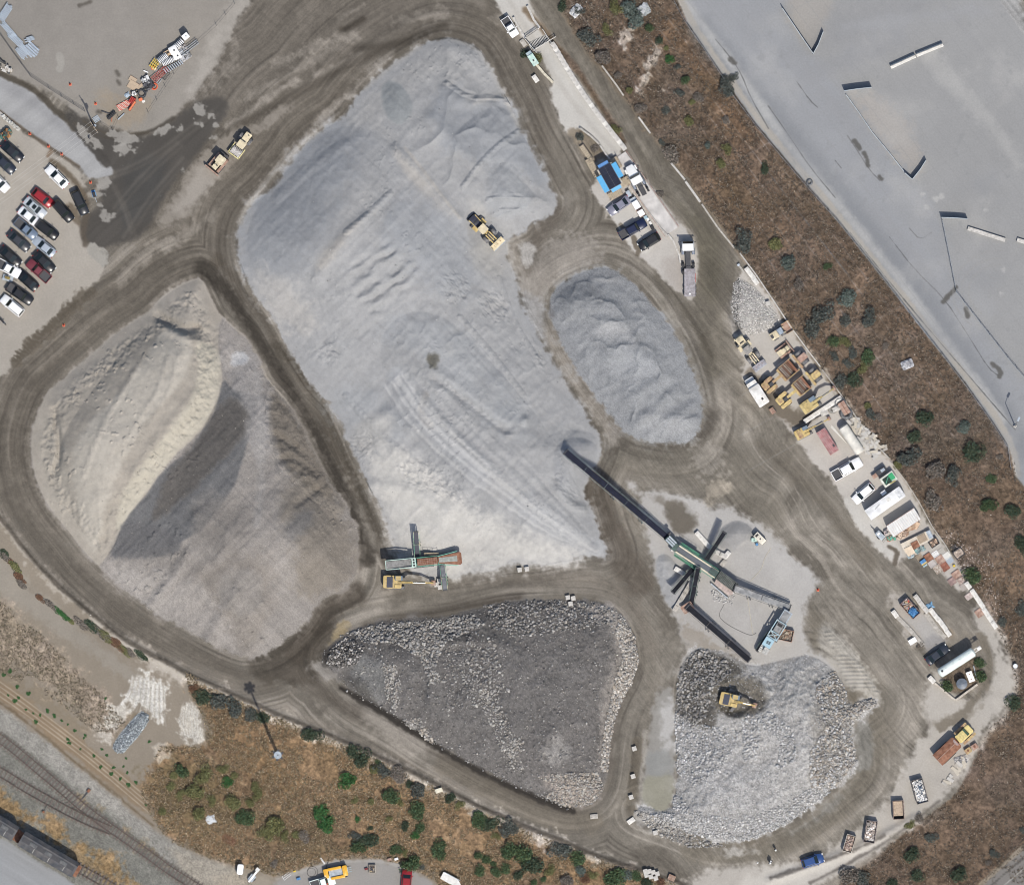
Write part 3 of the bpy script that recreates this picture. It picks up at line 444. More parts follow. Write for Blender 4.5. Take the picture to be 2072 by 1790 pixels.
for P, c, f, o in [([(690,1285),(770,1255),(900,1246),(1000,1225),(1100,1212),(1120,1260),(1000,1300),(880,1310),(780,1320),(700,1320)], (122,118,114), 1, .8), ([(640,1340),(660,1310),(700,1300),(720,1320),(700,1345),(660,1345)], (78,74,70), .6, .9),
                   ([(1180,1220),(1240,1228),(1262,1252),(1275,1290),(1240,1260),(1200,1260)], (196,188,180), .8, .7), ([(1240,1230),(1290,1330),(1270,1400),(1240,1460),(1225,1560),(1200,1560),(1215,1440),(1240,1330)], (172,164,155), 1, .7),
                   ([(800,1360),(900,1330),(1050,1300),(1180,1300),(1200,1400),(1100,1500),(950,1500),(860,1450)], (124,121,119), 3, .6), ([(700,1345),(760,1320),(790,1380),(780,1430),(720,1400)], (134,134,133), 1, .8), ([(690,1360),(740,1385),(760,1430),(700,1390)], (108,104,98), 1, .7),
                   ([(1090,1510),(1140,1490),(1160,1520),(1130,1550),(1100,1550)], (176,172,167), 1, .7), ([(1090,1560),(1160,1580),(1215,1590),(1200,1625),(1150,1632),(1110,1600)], (196,184,174), 1, .8), ([(1060,1240),(1130,1230),(1180,1270),(1100,1290)], (134,128,124), 1, .6)]:
 paint(None, c, f, f, o, d=np.minimum(D5, sdf(P)))
put((D4 > 0)*.12, (140,142,146))
stroke([(1270,1395),(1245,1450),(1238,1500),(1234,1560)], .8, (120,112,104), .4, .6, .5)
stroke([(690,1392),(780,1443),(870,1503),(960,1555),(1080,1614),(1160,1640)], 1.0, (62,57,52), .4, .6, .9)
paint(None, (196,194,191), .4, .9, 1, 'rubble', d=D6)
for P, c, f, o in [([(1368,1400),(1385,1340),(1420,1314),(1470,1330),(1510,1350),(1480,1380),(1440,1400),(1450,1450),(1440,1480),(1400,1460),(1370,1450)], (112,107,99), .8, .85), ([(1440,1390),(1460,1370),(1520,1370),(1560,1400),(1540,1440),(1480,1450),(1445,1430)], (132,125,113), .8, .85), ([(1545,1390),(1600,1360),(1660,1350),(1690,1380),(1640,1430),(1580,1450)], (196,194,190), 1.5, .8),
                   ([(1640,1450),(1660,1400),(1720,1380),(1760,1420),(1700,1470),(1720,1540),(1690,1600),(1640,1590),(1650,1520)], (156,150,141), 1, .55), ([(1460,1470),(1520,1450),(1540,1480),(1530,1520),(1480,1500)], (200,197,192), 1.2, .6), ([(1400,1520),(1480,1520),(1560,1560),(1560,1640),(1480,1660),(1400,1600)], (194,193,192), 2, .6), ([(1680,1350),(1740,1390),(1720,1420),(1690,1400)], (136,128,116), 1, .7)]:
 paint(None, c, f, f, o, d=np.minimum(D6, sdf(P)))
# ================================================================ relief
H = np.zeros((NY, NX), np.float32)
def capf(d, s, h): d = np.maximum(d, 0); return h*np.tanh(d*s/h)
def mound(P, s, h, sm=2, clipd=None):
 d = sdf(P, sm)
 if clipd is not None: d = np.minimum(d, clipd)
 return capf(d, s, h)
def ridge(P, w_, h, sm=2): d = ldist(P, sm); return h*np.exp(-(d/w_)**2)
def sharp(P, w_, h, sm=1): d = ldist(P, sm); return h*np.maximum(0, 1-d/w_)
H1 = capf(D1, .34, 4.6)
H1 += mound([(490,490),(525,405),(600,325),(650,270),(700,252),(760,265),(820,312),(870,372),(915,425),(945,480),(955,560),(920,620),(840,600),(780,640),(700,700),(600,640),(530,580)], .17, 3.0, 2, D1)
H1 += mound([(760,700),(800,640),(860,625),(930,660),(1000,740),(1090,840),(1180,1000),(1215,1110),(1100,1090),(980,1040),(880,960),(800,850)], .3, 1.5, 2, D1)
H1 += mound([(775,178),(790,164),(815,176),(832,200),(836,225),(815,256),(795,250),(778,225)], .16, .55, 2)
H1 += mound([(900,290),(950,240),(1000,210),(1040,230),(1100,360),(1080,390),(1020,330),(960,330)], .2, 1.2, 2, D1)
H1 += mound([(985,345),(1010,325),(1045,335),(1065,375),(1090,400),(1060,430),(1010,440),(980,410)], .3, 1.3, 2, D1)
H1 += mound([(990,390),(1020,380),(1050,395),(1030,410),(1000,405)], .35, .6, 2)
H1 += mound([(1120,905),(1150,885),(1185,885),(1215,905),(1198,950),(1183,985),(1160,1015),(1135,1000),(1118,960)], .42, 2.6, 2)
H1 += mound([(1100,870),(1200,870),(1215,905),(1185,990),(1130,1020),(1090,960)], .3, 1.2, 2, D1)
rmask = sstep(2, 7, sdf([(690,560),(760,480),(850,490),(880,560),(820,620),(740,660),(690,620)])+4)
u = (WX*.53+WY*.85)
rp = np.sin((WX*.60-WY*.80)*-1*2*math.pi/(2.3)+N3*2.6+fbm(WX, WY, 6, 2, 70)*3.5)
H1 += rmask*.30*rp*np.clip(.45+1.5*fbm(WX, WY, 3.6, 2, 71), 0, 1.1)
for P, wd, h in [([(880,765),(920,790),(980,840),(1030,875),(1055,862)], .8, -.8), ([(880,760),(930,785),(990,830),(1040,865)], 1.4, .5), ([(1030,878),(1056,860),(1062,850)], .7, .7), ([(760,850),(790,830),(830,870)], 1.2, .5), ([(800,300),(850,350),(900,410),(930,440)], .8, .45), ([(640,560),(700,480),(740,440)], 1.2, .5),
                 ([(900,180),(940,210),(990,205),(1040,200)], 1.0, .4), ([(870,240),(920,300),(960,330)], 1.4, .5), ([(740,985),(830,985),(900,1040)], 1.4, .6), ([(850,800),(900,860),(990,950),(1080,1020)], .7, .35), ([(1130,990),(1150,1020),(1180,1030)], .8, .7), ([(905,95),(950,110),(960,120)], 1.5, .4)]:
 H1 += ridge(P, wd, h)*(D1 > 0)
clod = sstep(.40, .6, fbm(WX, WY, .6, 2, 61))*sstep(.05, .5, fbm(WX, WY, 9, 2, 60))*.6
rg = lambda s_, sd: (1-np.abs(fbm(WX, WY, s_, 3, sd))*2.2).clip(0, 1)**2
UPM = sstep(-3, 3, sdf([(800,190),(900,120),(960,110),(1040,230),(1120,400),(1040,470),(960,420),(900,380),(820,300)])); LOM = sstep(-3, 3, sdf([(760,650),(900,620),(1060,640),(1200,860),(1215,1110),(1000,1110),(860,980),(760,850)]))
H1 += UPM*(.42*rg(7.5, 72)-.2)+LOM*(.15*rg(4.5, 73)-.06)+np.clip(D1, 0, 2)*.5*.06*rg(3, 74)
for PP in ([(800,930),(880,930),(960,1000),(1000,1040),(900,1010),(820,980)], [(1120,950),(1150,970),(1175,1010),(1150,1020),(1125,990)], [(630,700),(685,690),(690,730),(650,745)], [(700,885),(760,870),(765,900),(715,925)], [(1075,690),(1105,720),(1110,760),(1080,740)], [(960,590),(1010,580),(1040,640),(990,660)], [(880,560),(930,540),(960,600),(900,620)]):
 mk = sstep(-.8, .8, sdf(PP)+.5*N1); H1 += mk*(fbm(WX+.5*WY, WY, .75, 3, 75)*.3)
for q in range(7): H1 += ridge([(820+q*9,760-q*4),(880+q*9,850-q*6),(980+q*9,950-q*7),(1100+q*6,1050-q*6),(1200,1108-q*2)], .35, .12*(1 if q % 2 else -1))*(D1 > 0)
for P, wd, h in [([(900,165),(950,200),(1000,195),(1035,212)], .5, .5), ([(1050,265),(1000,300),(960,345),(935,380)], .6, .5), ([(985,405),(1020,395),(1060,405)], .5, .45), ([(1000,430),(1030,420),(1080,430)], .4, .3), ([(700,470),(750,430),(790,390)], .7, .5), ([(560,400),(640,330),(700,290)], 1.2, .25), ([(480,540),(560,600),(640,690)], 1.4, .3), ([(700,800),(760,870),(820,920)], .8, .4), ([(930,640),(1000,720),(1060,800)], .6, .35), ([(1010,560),(1040,650),(1090,730)], .5, .3)]:
 H1 += sharp(P, wd, h)*(D1 > 0)
H1 += np.clip(D1, 0, 2)*.5*(.16*N3+.25*N12+.03*N1)+np.clip(D1, 0, 1)*clod*.16
dfall = (vn(ROADU/9, ang*6, 41)+vn(ang2*6, ROADU/9, 42)-1)+.7*(vn(ROADU/6, ang*16, 43)+vn(ang2*16, ROADU/6, 44)-1)
H1 += np.clip(D1, 0, 3)/3*dfall*.10
H2 = capf(D23, .42, 4.8)
top = sdf([(328,668),(350,662),(386,685),(388,720),(372,775),(330,810),(290,860),(262,905),(240,960),(215,1010),(205,1060),(170,1050),(150,980),(150,920),(190,850),(240,800),(290,730)])
H2 += mound([(300,650),(400,650),(445,720),(440,820),(390,890),(300,990),(230,1080),(190,1110),(130,1020),(110,900),(200,770)], .42, 2.4, 2, np.minimum(D23, INS+3))*sstep(-2.5, 2.0, INS+1.5)
H2 += mound([(440,800),(500,700),(545,800),(560,900),(640,980),(700,1080),(690,1170),(560,1250),(440,1250),(340,1140),(330,1060)], .25, 2.2, 2, D23)
H2 += mound([(500,980),(640,1000),(690,1100),(640,1180),(520,1160),(460,1080)], .25, 1.2, 2, D23)
for P, wd, h in [([(320,640),(345,655),(375,668),(395,662)], .9, -1.1), ([(325,660),(360,675),(395,690)], .8, .5), ([(108,960),(122,920),(118,880),(110,830)], .5, -.7), ([(395,800),(350,860),(300,915),(270,960)], 1.2, .5), ([(550,880),(590,895),(650,950)], .7, -.6), ([(600,1020),(640,990)], .6, -.5), ([(545,780),(545,900),(560,960)], .6, .4), ([(560,930),(600,925),(640,960)], .6, -.5), ([(340,720),(320,790),(280,850),(250,900)], .4, .15), ([(360,720),(345,790),(300,860)], .4, .15), ([(280,740),(200,870),(170,960)], .5, .2), ([(380,1120),(330,1200),(300,1230)], 1.0, .5), ([(480,1200),(440,1260),(420,1300)], 1.2, .6), ([(520,1210),(560,1280)], 1.2, .5), ([(400,1040),(470,1080),(440,1140)], 1.0, .5)]:
 H2 += ridge(P, wd, h)*(D23 > 0)
H2 += np.clip(D23, 0, 2)*.5*(.07*rg(3.5, 76)*(INS < 0)+.22*N3+.3*N12+.07*N1)+np.clip(D23, 0, 1)*sstep(.35, .7, fbm(WX, WY, .8, 2, 63))*sstep(.0, .5, fbm(WX, WY, 7, 2, 64))*.22
scarp = sstep(-.3, .8, 1-np.abs(INS-2.5)/2.5)*sstep(0, 1, D23-1.5)
H2 += scarp*fbm(WX, WY, .8, 2, 66)*.3
H2 += np.clip(D23, 0, 3)/3*dfall*.16*(INS < 0)
rough = sstep(0, 1, D23)*np.exp(-((sdf([(545,780),(600,850),(650,945),(700,1030),(640,1010),(580,950),(550,880)])+1 < 0)*9.))
H2 += rough*(fbm(WX, WY, 1.1, 3, 67)*.35)
H4 = capf(D4, .40, 3.4)+mound([(1120,600),(1165,565),(1215,572),(1228,600),(1200,640),(1150,650),(1120,640)], .3, 1.0, 2, D4)
for P, wd, h in [([(1205,620),(1240,615),(1270,650)], 1.0, .5), ([(1220,650),(1260,655),(1280,680)], .9, .5), ([(1290,860),(1330,820),(1370,790)], .9, .45), ([(1300,840),(1360,850),(1400,820)], 1.0, .5), ([(1310,880),(1350,850),(1410,850)], 1.2, .5), ([(1230,720),(1280,700),(1330,740)], 1.6, .5), ([(1270,810),(1330,770),(1350,760)], 1, .4)]:
 H4 += ridge(P, wd, h)*(D4 > 0)
H4 += np.clip(D4, 0, 2)*.5*(.3*rg(4, 77)-.1+.25*N3+.3*N12+.07*N1)+np.clip(D4, 0, .5)*WHITE*.10
H5 = capf(D5, .55, 3.6)+np.clip(D5, 0, 2)*.5*(.4*N3+.5*N12+.12*N1+.1*N03)
for P, wd, h in [([(900,1300),(960,1290),(1040,1310),(1060,1360)], 1.2, .6), ([(880,1340),(870,1420),(900,1460)], 1.0, .6), ([(700,1360),(760,1370),(780,1430)], 1.2, -.8), ([(800,1320),(840,1360),(820,1420)], 1.2, .6), ([(1000,1330),(1080,1400),(1120,1470)], 1.5, .5)]:
 H5 += ridge(P, wd, h)*(D5 > 0)
H6 = capf(D6, .5, 3.4)+np.clip(D6, 0, 2)*.5*(.45*N3+.5*N12+.2*N1+.14*N03)
H6 -= mound([(1445,1400),(1465,1378),(1530,1375),(1570,1410),(1550,1445),(1480,1452),(1450,1435)], .4, 1.6, 2)
H6 += ridge([(1600,1420),(1650,1450),(1690,1500)], 1.6, .6)*(D6 > 0)
H7 = capf(D7, .5, 1.7)+np.clip(D7, 0, .6)*WHITE*.3
H8 = capf(D8, .7, .6)+np.clip(D8, 0, .4)*WHITE*.5
H9 = capf(D9, .55, 1.5)+np.clip(D9, 0, .5)*.1*WHITE; H10 = capf(D10, .5, 1.1)+np.clip(D10, 0, .5)*N1*.2
fieldw = STY['field']; roadw = STY['road']
H += roadw*.035*FINE+fieldw*(N1*.10+N03*.08+N3*.12)+roadw*(.02*STREAK+.03*N1)+STY['dirt']*(.012*N1)+STY['rubble']*(D5 < 0)*(D6 < 0)*N03*.03
H += .45*np.exp(-((ldist(OUTER))/.7)**2)*sstep(-40, 0, VX)
H += ridge([(1560,1780),(1640,1752),(1720,1722),(1800,1685),(1850,1655)], .8, .5)
H += mound([(1655,1265),(1690,1268),(1722,1310),(1752,1350),(1776,1392),(1784,1422),(1750,1410),(1720,1420),(1704,1378),(1682,1345),(1655,1318)], .3, 1.1, 2)
for q in range(9): H += ridge([(1690+q*3.5, 1330+q*8), (1715+q*4, 1328+q*7.6), (1740+q*4.5, 1345+q*7)], .28, .22)
for q in range(6): H += ridge([(1668+q*5, 1282+q*7), (1690+q*5, 1276+q*8)], .25, .15)
HP = np.maximum.reduce([H1*(D1 > 0), H2*(D23 > 0), H4*(D4 > 0), H5*(D5 > 0), H6*(D6 > 0), H7*(D7 > 0), H8*(D8 > 0), H9*(D9 > 0), H10*(D10 > 0)])
H = np.where(HP > 0, HP+H*.3, H)
for cxv, cyv, r, dz in [(980,467,32,0), (1487,1416,34,0)]:      # standing ground for machines on the heaps
 i = int(round((cyv+MARG)/STEP)); j = int(round((cxv+MARG)/STEP)); h0 = float(H[i-6:i+7, j-6:j+7].mean())+dz
 m = 1-sstep(.55, 1.15, np.hypot(VX-cxv, VY-cyv)/r); H = H*(1-m)+h0*m
flat = sstep(0, 60, np.minimum.reduce([VX+MARG, VY+MARG, PW+MARG-VX, PH+MARG-VY])); H *= flat
def Z(vx, vy):
 j = min(max((vx+MARG)/STEP, 0), NX-1.01); i = min(max((vy+MARG)/STEP, 0), NY-1.01); j0, i0 = int(j), int(i); a, b = j-j0, i-i0
 return float((H[i0, j0]*(1-a)+H[i0, j0+1]*a)*(1-b)+(H[i0+1, j0]*(1-a)+H[i0+1, j0+1]*a)*b)
# ================================================================ small scale tone variation, then albedo
RW = sstep(-.5, .5, N12+.4*N3)*np.exp(-np.maximum(ROADU, 0)/14)
T = 1+STY['road']*(.05*STREAK+.06*STREAK*RW+.075*FINE+.06*N1+.05*N05+.05*N3+.10*WHITE)+STY['gravel']*(.03*N05+.020*N3+.012*N1+.025*N12+.045*WHITE+.025*dfall)+STY['dirt']*(.03*N3+.02*N1+.03*N12+.03*WHITE)
T += STY['field']*(.16*N1+.22*N03+.26*WHITE+.10*N3)+STY['rubble']*(.05*N3+.08*N1+.08*N03+.26*WHITE)+STY['asphalt']*(+.02*N3+.02*N12+.02*WHITE+.03*STREAK*(VX < 500))
T += ((D23 > 0) & (INS < 0))*.05*dfall*sstep(1000, 1150, VY)
T -= np.where((D4 > 0) | ((D23 > 0) & (INS < 0)), -.11*WHITE, 0)
T += (D6 > 0)*(-.06)
CA = C*(.84+.11*np.clip((C-.3)/.5, 0, 1)); LUM = CA.mean(-1, keepdims=True)
CA = LUM+(CA-LUM)*.84; CA *= (1-.02*STY['field'])[..., None]
SEEN = np.clip(CA*T[..., None], .03, .97)
SEEN[..., 2] *= (1+.03*STY['field']*N3)
L = np.where(SEEN <= .04045, SEEN/12.92, ((SEEN+.055)/1.055)**2.4)/G
gyv, gxv = np.gradient(H, STEP*K)
NRM = np.stack([-gxv, gyv, np.ones_like(H)], -1); NRM /= np.linalg.norm(NRM, axis=-1, keepdims=True)
LAB = np.zeros((NY, NX), np.int8)
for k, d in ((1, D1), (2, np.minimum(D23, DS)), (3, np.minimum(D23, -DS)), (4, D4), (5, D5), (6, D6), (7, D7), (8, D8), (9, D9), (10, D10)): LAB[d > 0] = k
FL = LAB[:-1, :-1]
def ground_mat(name, bump, scale, rough=.95, tv=.05):
 m = bpy.data.materials.new(name); m.use_nodes = True; n = m.node_tree.nodes; l = m.node_tree.links
 b = n['Principled BSDF']; b.inputs['Roughness'].default_value = rough; b.inputs['Specular IOR Level'].default_value = .15
 a = n.new('ShaderNodeAttribute'); a.attribute_name = 'tone'
 tc = n.new('ShaderNodeTexCoord'); no = n.new('ShaderNodeTexNoise'); no.inputs['Scale'].default_value = scale; no.inputs['Detail'].default_value = 6
 l.new(tc.outputs['Object'], no.inputs['Vector'])
 mr = n.new('ShaderNodeMapRange'); mr.inputs[1].default_value = .3; mr.inputs[2].default_value = .7; mr.inputs[3].default_value = 1-tv; mr.inputs[4].default_value = 1+tv
 l.new(no.outputs['Fac'], mr.inputs[0])
 mx = n.new('ShaderNodeMix'); mx.data_type = 'RGBA'; mx.blend_type = 'MULTIPLY'; mx.inputs[0].default_value = 1
 l.new(a.outputs['Color'], mx.inputs[6]); l.new(mr.outputs[0], mx.inputs[7]); l.new(mx.outputs[2], b.inputs['Base Color'])
 bp = n.new('ShaderNodeBump'); bp.inputs['Strength'].default_value = bump; bp.inputs['Distance'].default_value = .12
 l.new(no.outputs['Fac'], bp.inputs['Height']); l.new(bp.outputs[0], b.inputs['Normal'])
 return m
IDX = np.arange(NX*NY).reshape(NY, NX)
A4 = np.stack([IDX[:-1, :-1], IDX[1:, :-1], IDX[1:, 1:], IDX[:-1, 1:]], -1)
VERT = np.stack([WX, WY, H], -1).reshape(-1, 3).astype(np.float32); LF = L.reshape(-1, 3).astype(np.float32); NF = NRM.reshape(-1, 3).astype(np.float32)
def sheet(name, faces, mt, extra=None):
 faces = faces.reshape(-1, 4); us, inv = np.unique(faces, return_inverse=True); inv = inv.reshape(-1)
 v = VERT[us]; c = LF[us]; nn = NF[us]
 if extra is not None:
  ev, ef, ec = extra; inv = np.concatenate([inv, (np.array(ef)+len(v)).reshape(-1)])
  v = np.concatenate([v, np.array(ev, np.float32)]); c = np.concatenate([c, np.array(ec, np.float32)]); nn = np.concatenate([nn, np.tile(np.array([[0, 0, 1]], np.float32), (len(ev), 1))])
 me = bpy.data.meshes.new(name); nf = len(inv)//4
 me.vertices.add(len(v)); me.vertices.foreach_set('co', v.reshape(-1))
 me.loops.add(nf*4); me.loops.foreach_set('vertex_index', inv.astype(np.int32)); me.polygons.add(nf)
 me.polygons.foreach_set('loop_start', np.arange(0, nf*4, 4, dtype=np.int32)); me.polygons.foreach_set('use_smooth', np.ones(nf, bool))
 me.update(calc_edges=True)
 at = me.attributes.new('tone', 'FLOAT_COLOR', 'POINT'); at.data.foreach_set('color', np.concatenate([c, np.ones((len(c), 1), np.float32)], 1).reshape(-1))
 me.materials.append(mt); me.normals_split_custom_set_from_vertices(nn)
 o = bpy.data.objects.new(name, me); col.objects.link(o); return o
b0x, b1x, b0y, b1y = X(-MARG), X(gx[-1]), Y(-MARG), Y(gy[-1]); R_ = 900.
ev = [(-R_, R_, 0), (b0x, R_, 0), (b1x, R_, 0), (R_, R_, 0), (-R_, b0y, 0), (b0x, b0y, 0), (b1x, b0y, 0), (R_, b0y, 0), (-R_, b1y, 0), (b0x, b1y, 0), (b1x, b1y, 0), (R_, b1y, 0), (-R_, -R_, 0), (b0x, -R_, 0), (b1x, -R_, 0), (R_, -R_, 0)]
ef = [(0,4,5,1),(1,5,6,2),(2,6,7,3),(4,8,9,5),(6,10,11,7),(8,12,13,9),(9,13,14,10),(10,14,15,11)]
gr = sheet('ground', A4[FL == 0], ground_mat('ground_soil', .12, 3.0), (ev, ef, [alb(150,138,122)]*16)); gr['kind'] = 'structure'
mg_ = ground_mat('loose_gravel', .15, 6.0); mr_ = ground_mat('broken_stone', .5, 2.5, .95, .1)
def tag(o, label, cat, group=None, kind=None):
 if label: o['label'] = label
 if cat: o['category'] = cat
 if group: o['group'] = group
 if kind: o['kind'] = kind
 return o
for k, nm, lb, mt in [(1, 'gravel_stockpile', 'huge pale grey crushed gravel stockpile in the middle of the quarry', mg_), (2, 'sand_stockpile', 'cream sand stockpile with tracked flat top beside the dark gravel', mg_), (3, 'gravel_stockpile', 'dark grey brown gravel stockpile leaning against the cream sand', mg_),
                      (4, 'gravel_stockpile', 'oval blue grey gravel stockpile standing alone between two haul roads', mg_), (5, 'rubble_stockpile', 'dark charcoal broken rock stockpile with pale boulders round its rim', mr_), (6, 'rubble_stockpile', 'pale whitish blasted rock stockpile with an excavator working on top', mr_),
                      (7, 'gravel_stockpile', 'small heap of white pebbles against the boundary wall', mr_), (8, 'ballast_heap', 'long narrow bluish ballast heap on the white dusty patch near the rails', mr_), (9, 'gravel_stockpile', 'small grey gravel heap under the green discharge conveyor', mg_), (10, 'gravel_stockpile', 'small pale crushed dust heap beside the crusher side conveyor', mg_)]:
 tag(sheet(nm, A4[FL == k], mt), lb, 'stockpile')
# ================================================================ object helpers
_M = {}
def mat(name, rgb, rough=.6, metal=0., var=.12, vs=3.0, spec=.4, attr=False):
 if name in _M: return _M[name]
 m = bpy.data.materials.new(name); m.use_nodes = True; n = m.node_tree.nodes; l = m.node_tree.links; b = n['Principled BSDF']
 b.inputs['Roughness'].default_value = rough; b.inputs['Metallic'].default_value = metal; b.inputs['Specular IOR Level'].default_value = spec
 tc = n.new('ShaderNodeTexCoord'); no = n.new('ShaderNodeTexNoise'); no.inputs['Scale'].default_value = vs; no.inputs['Detail'].default_value = 5
 l.new(tc.outputs['Object'], no.inputs['Vector'])
 mr = n.new('ShaderNodeMapRange'); mr.inputs[1].default_value = .3; mr.inputs[2].default_value = .7; mr.inputs[3].default_value = 1-var; mr.inputs[4].default_value = 1+var
 l.new(no.outputs['Fac'], mr.inputs[0])
 mx = n.new('ShaderNodeMix'); mx.data_type = 'RGBA'; mx.blend_type = 'MULTIPLY'; mx.inputs[0].default_value = 1
 if attr:
  a = n.new('ShaderNodeAttribute'); a.attribute_name = 'tone'; l.new(a.outputs['Color'], mx.inputs[6])
 else: mx.inputs[6].default_value = (*rgb, 1)
 l.new(mr.outputs[0], mx.inputs[7]); l.new(mx.outputs[2], b.inputs['Base Color'])
 _M[name] = m; return m
def rust(name, a, b_, vs=2.5, rough=.85):
 if name in _M: return _M[name]
 m = mat(name, a, rough, 0, .2, vs); n = m.node_tree.nodes; l = m.node_tree.links
 no = n.new('ShaderNodeTexNoise'); no.inputs['Scale'].default_value = vs*.8; no.inputs['Detail'].default_value = 8
 tc = [x for x in n if x.type == 'TEX_COORD'][0]; l.new(tc.outputs['Object'], no.inputs['Vector'])
 cr = n.new('ShaderNodeValToRGB'); cr.color_ramp.elements[0].position = .38; cr.color_ramp.elements[1].position = .62
 cr.color_ramp.elements[0].color = (*a, 1); cr.color_ramp.elements[1].color = (*b_, 1); l.new(no.outputs['Fac'], cr.inputs[0])
 mx = [x for x in n if x.type == 'MIX'][0]; l.new(cr.outputs[0], mx.inputs[6]); return m
yel = rust('machine_yellow', (.50, .37, .14), (.38, .29, .14), 1.6, .6); cream = rust('faded_cream', (.58, .50, .34), (.46, .40, .28), 1.5, .6)
ochre = rust('rusty_ochre', (.40, .30, .15), (.27, .17, .11), 2.2, .75); rustm = rust('rust_brown', (.17, .075, .045), (.25, .125, .08), 2.0)
rustp = rust('faded_rust', (.28, .17, .13), (.36, .26, .21), 2.2); steel = mat('dark_steel', (.055, .055, .06), .55, .3); belt = mat('conveyor_rubber', (.022, .023, .03), .85, 0, .2, 2, .1)
beltd = rust('dusty_belt', (.17, .175, .18), (.26, .26, .26), 1.5); grn = rust('plant_green', (.05, .20, .13), (.10, .24, .18), 2.0, .5); pgrn = rust('pale_green', (.36, .52, .46), (.46, .56, .50), 2, .6)
lblue = rust('machine_blue', (.27, .38, .43), (.34, .41, .43), 2, .5); tyre = mat('tyre_rubber', (.032, .032, .034), .85); tdust = rust('dusty_tyre', (.10, .10, .11), (.19, .185, .18), 3)
glass = mat('dark_glass', (.012, .018, .018), .08, 0, .05, 2, .6); gglass = mat('cab_glass', (.16, .20, .24), .12, 0, .1, 2, .6); white = mat('white_paint', (.74, .74, .73), .35, 0, .05); dwhite = rust('dirty_white', (.66, .65, .62), (.54, .52, .48), 1.2, .6)
conc = rust('cast_concrete', (.48, .46, .43), (.38, .365, .34), 2.5, .95); conc2 = rust('old_concrete', (.40, .375, .34), (.31, .29, .26), 2.5, .95); galv = rust('galvanised', (.36, .40, .44), (.27, .31, .35), 2.5, .5)
wood = rust('weathered_wood', (.36, .29, .21), (.25, .20, .155), 4); dark = mat('black_plastic', (.018, .018, .02), .6); chrome = mat('bright_metal', (.6, .6, .6), .25, .9); redl = mat('lamp_red', (.35, .015, .015), .3); lampw = mat('lamp_clear', (.7, .7, .68), .15)
tarpb = rust('blue_tarp', (.05, .16, .36), (.10, .26, .46), 3, .5); roofb = mat('roof_blue', (.085, .33, .58), .45, 0, .08); roofd = mat('roof_deep_blue', (.03, .15, .38), .45, 0, .08)
red = mat('signal_red', (.48, .06, .045), .5); orange = mat('safety_orange', (.62, .17, .07), .5); skin = mat('skin', (.42, .25, .18), .6); denim = mat('dark_trousers', (.03, .035, .05), .9); navy = mat('dark_jacket', (.03, .03, .04), .9); hivis = mat('hi_vis', (.50, .72, .10), .7)
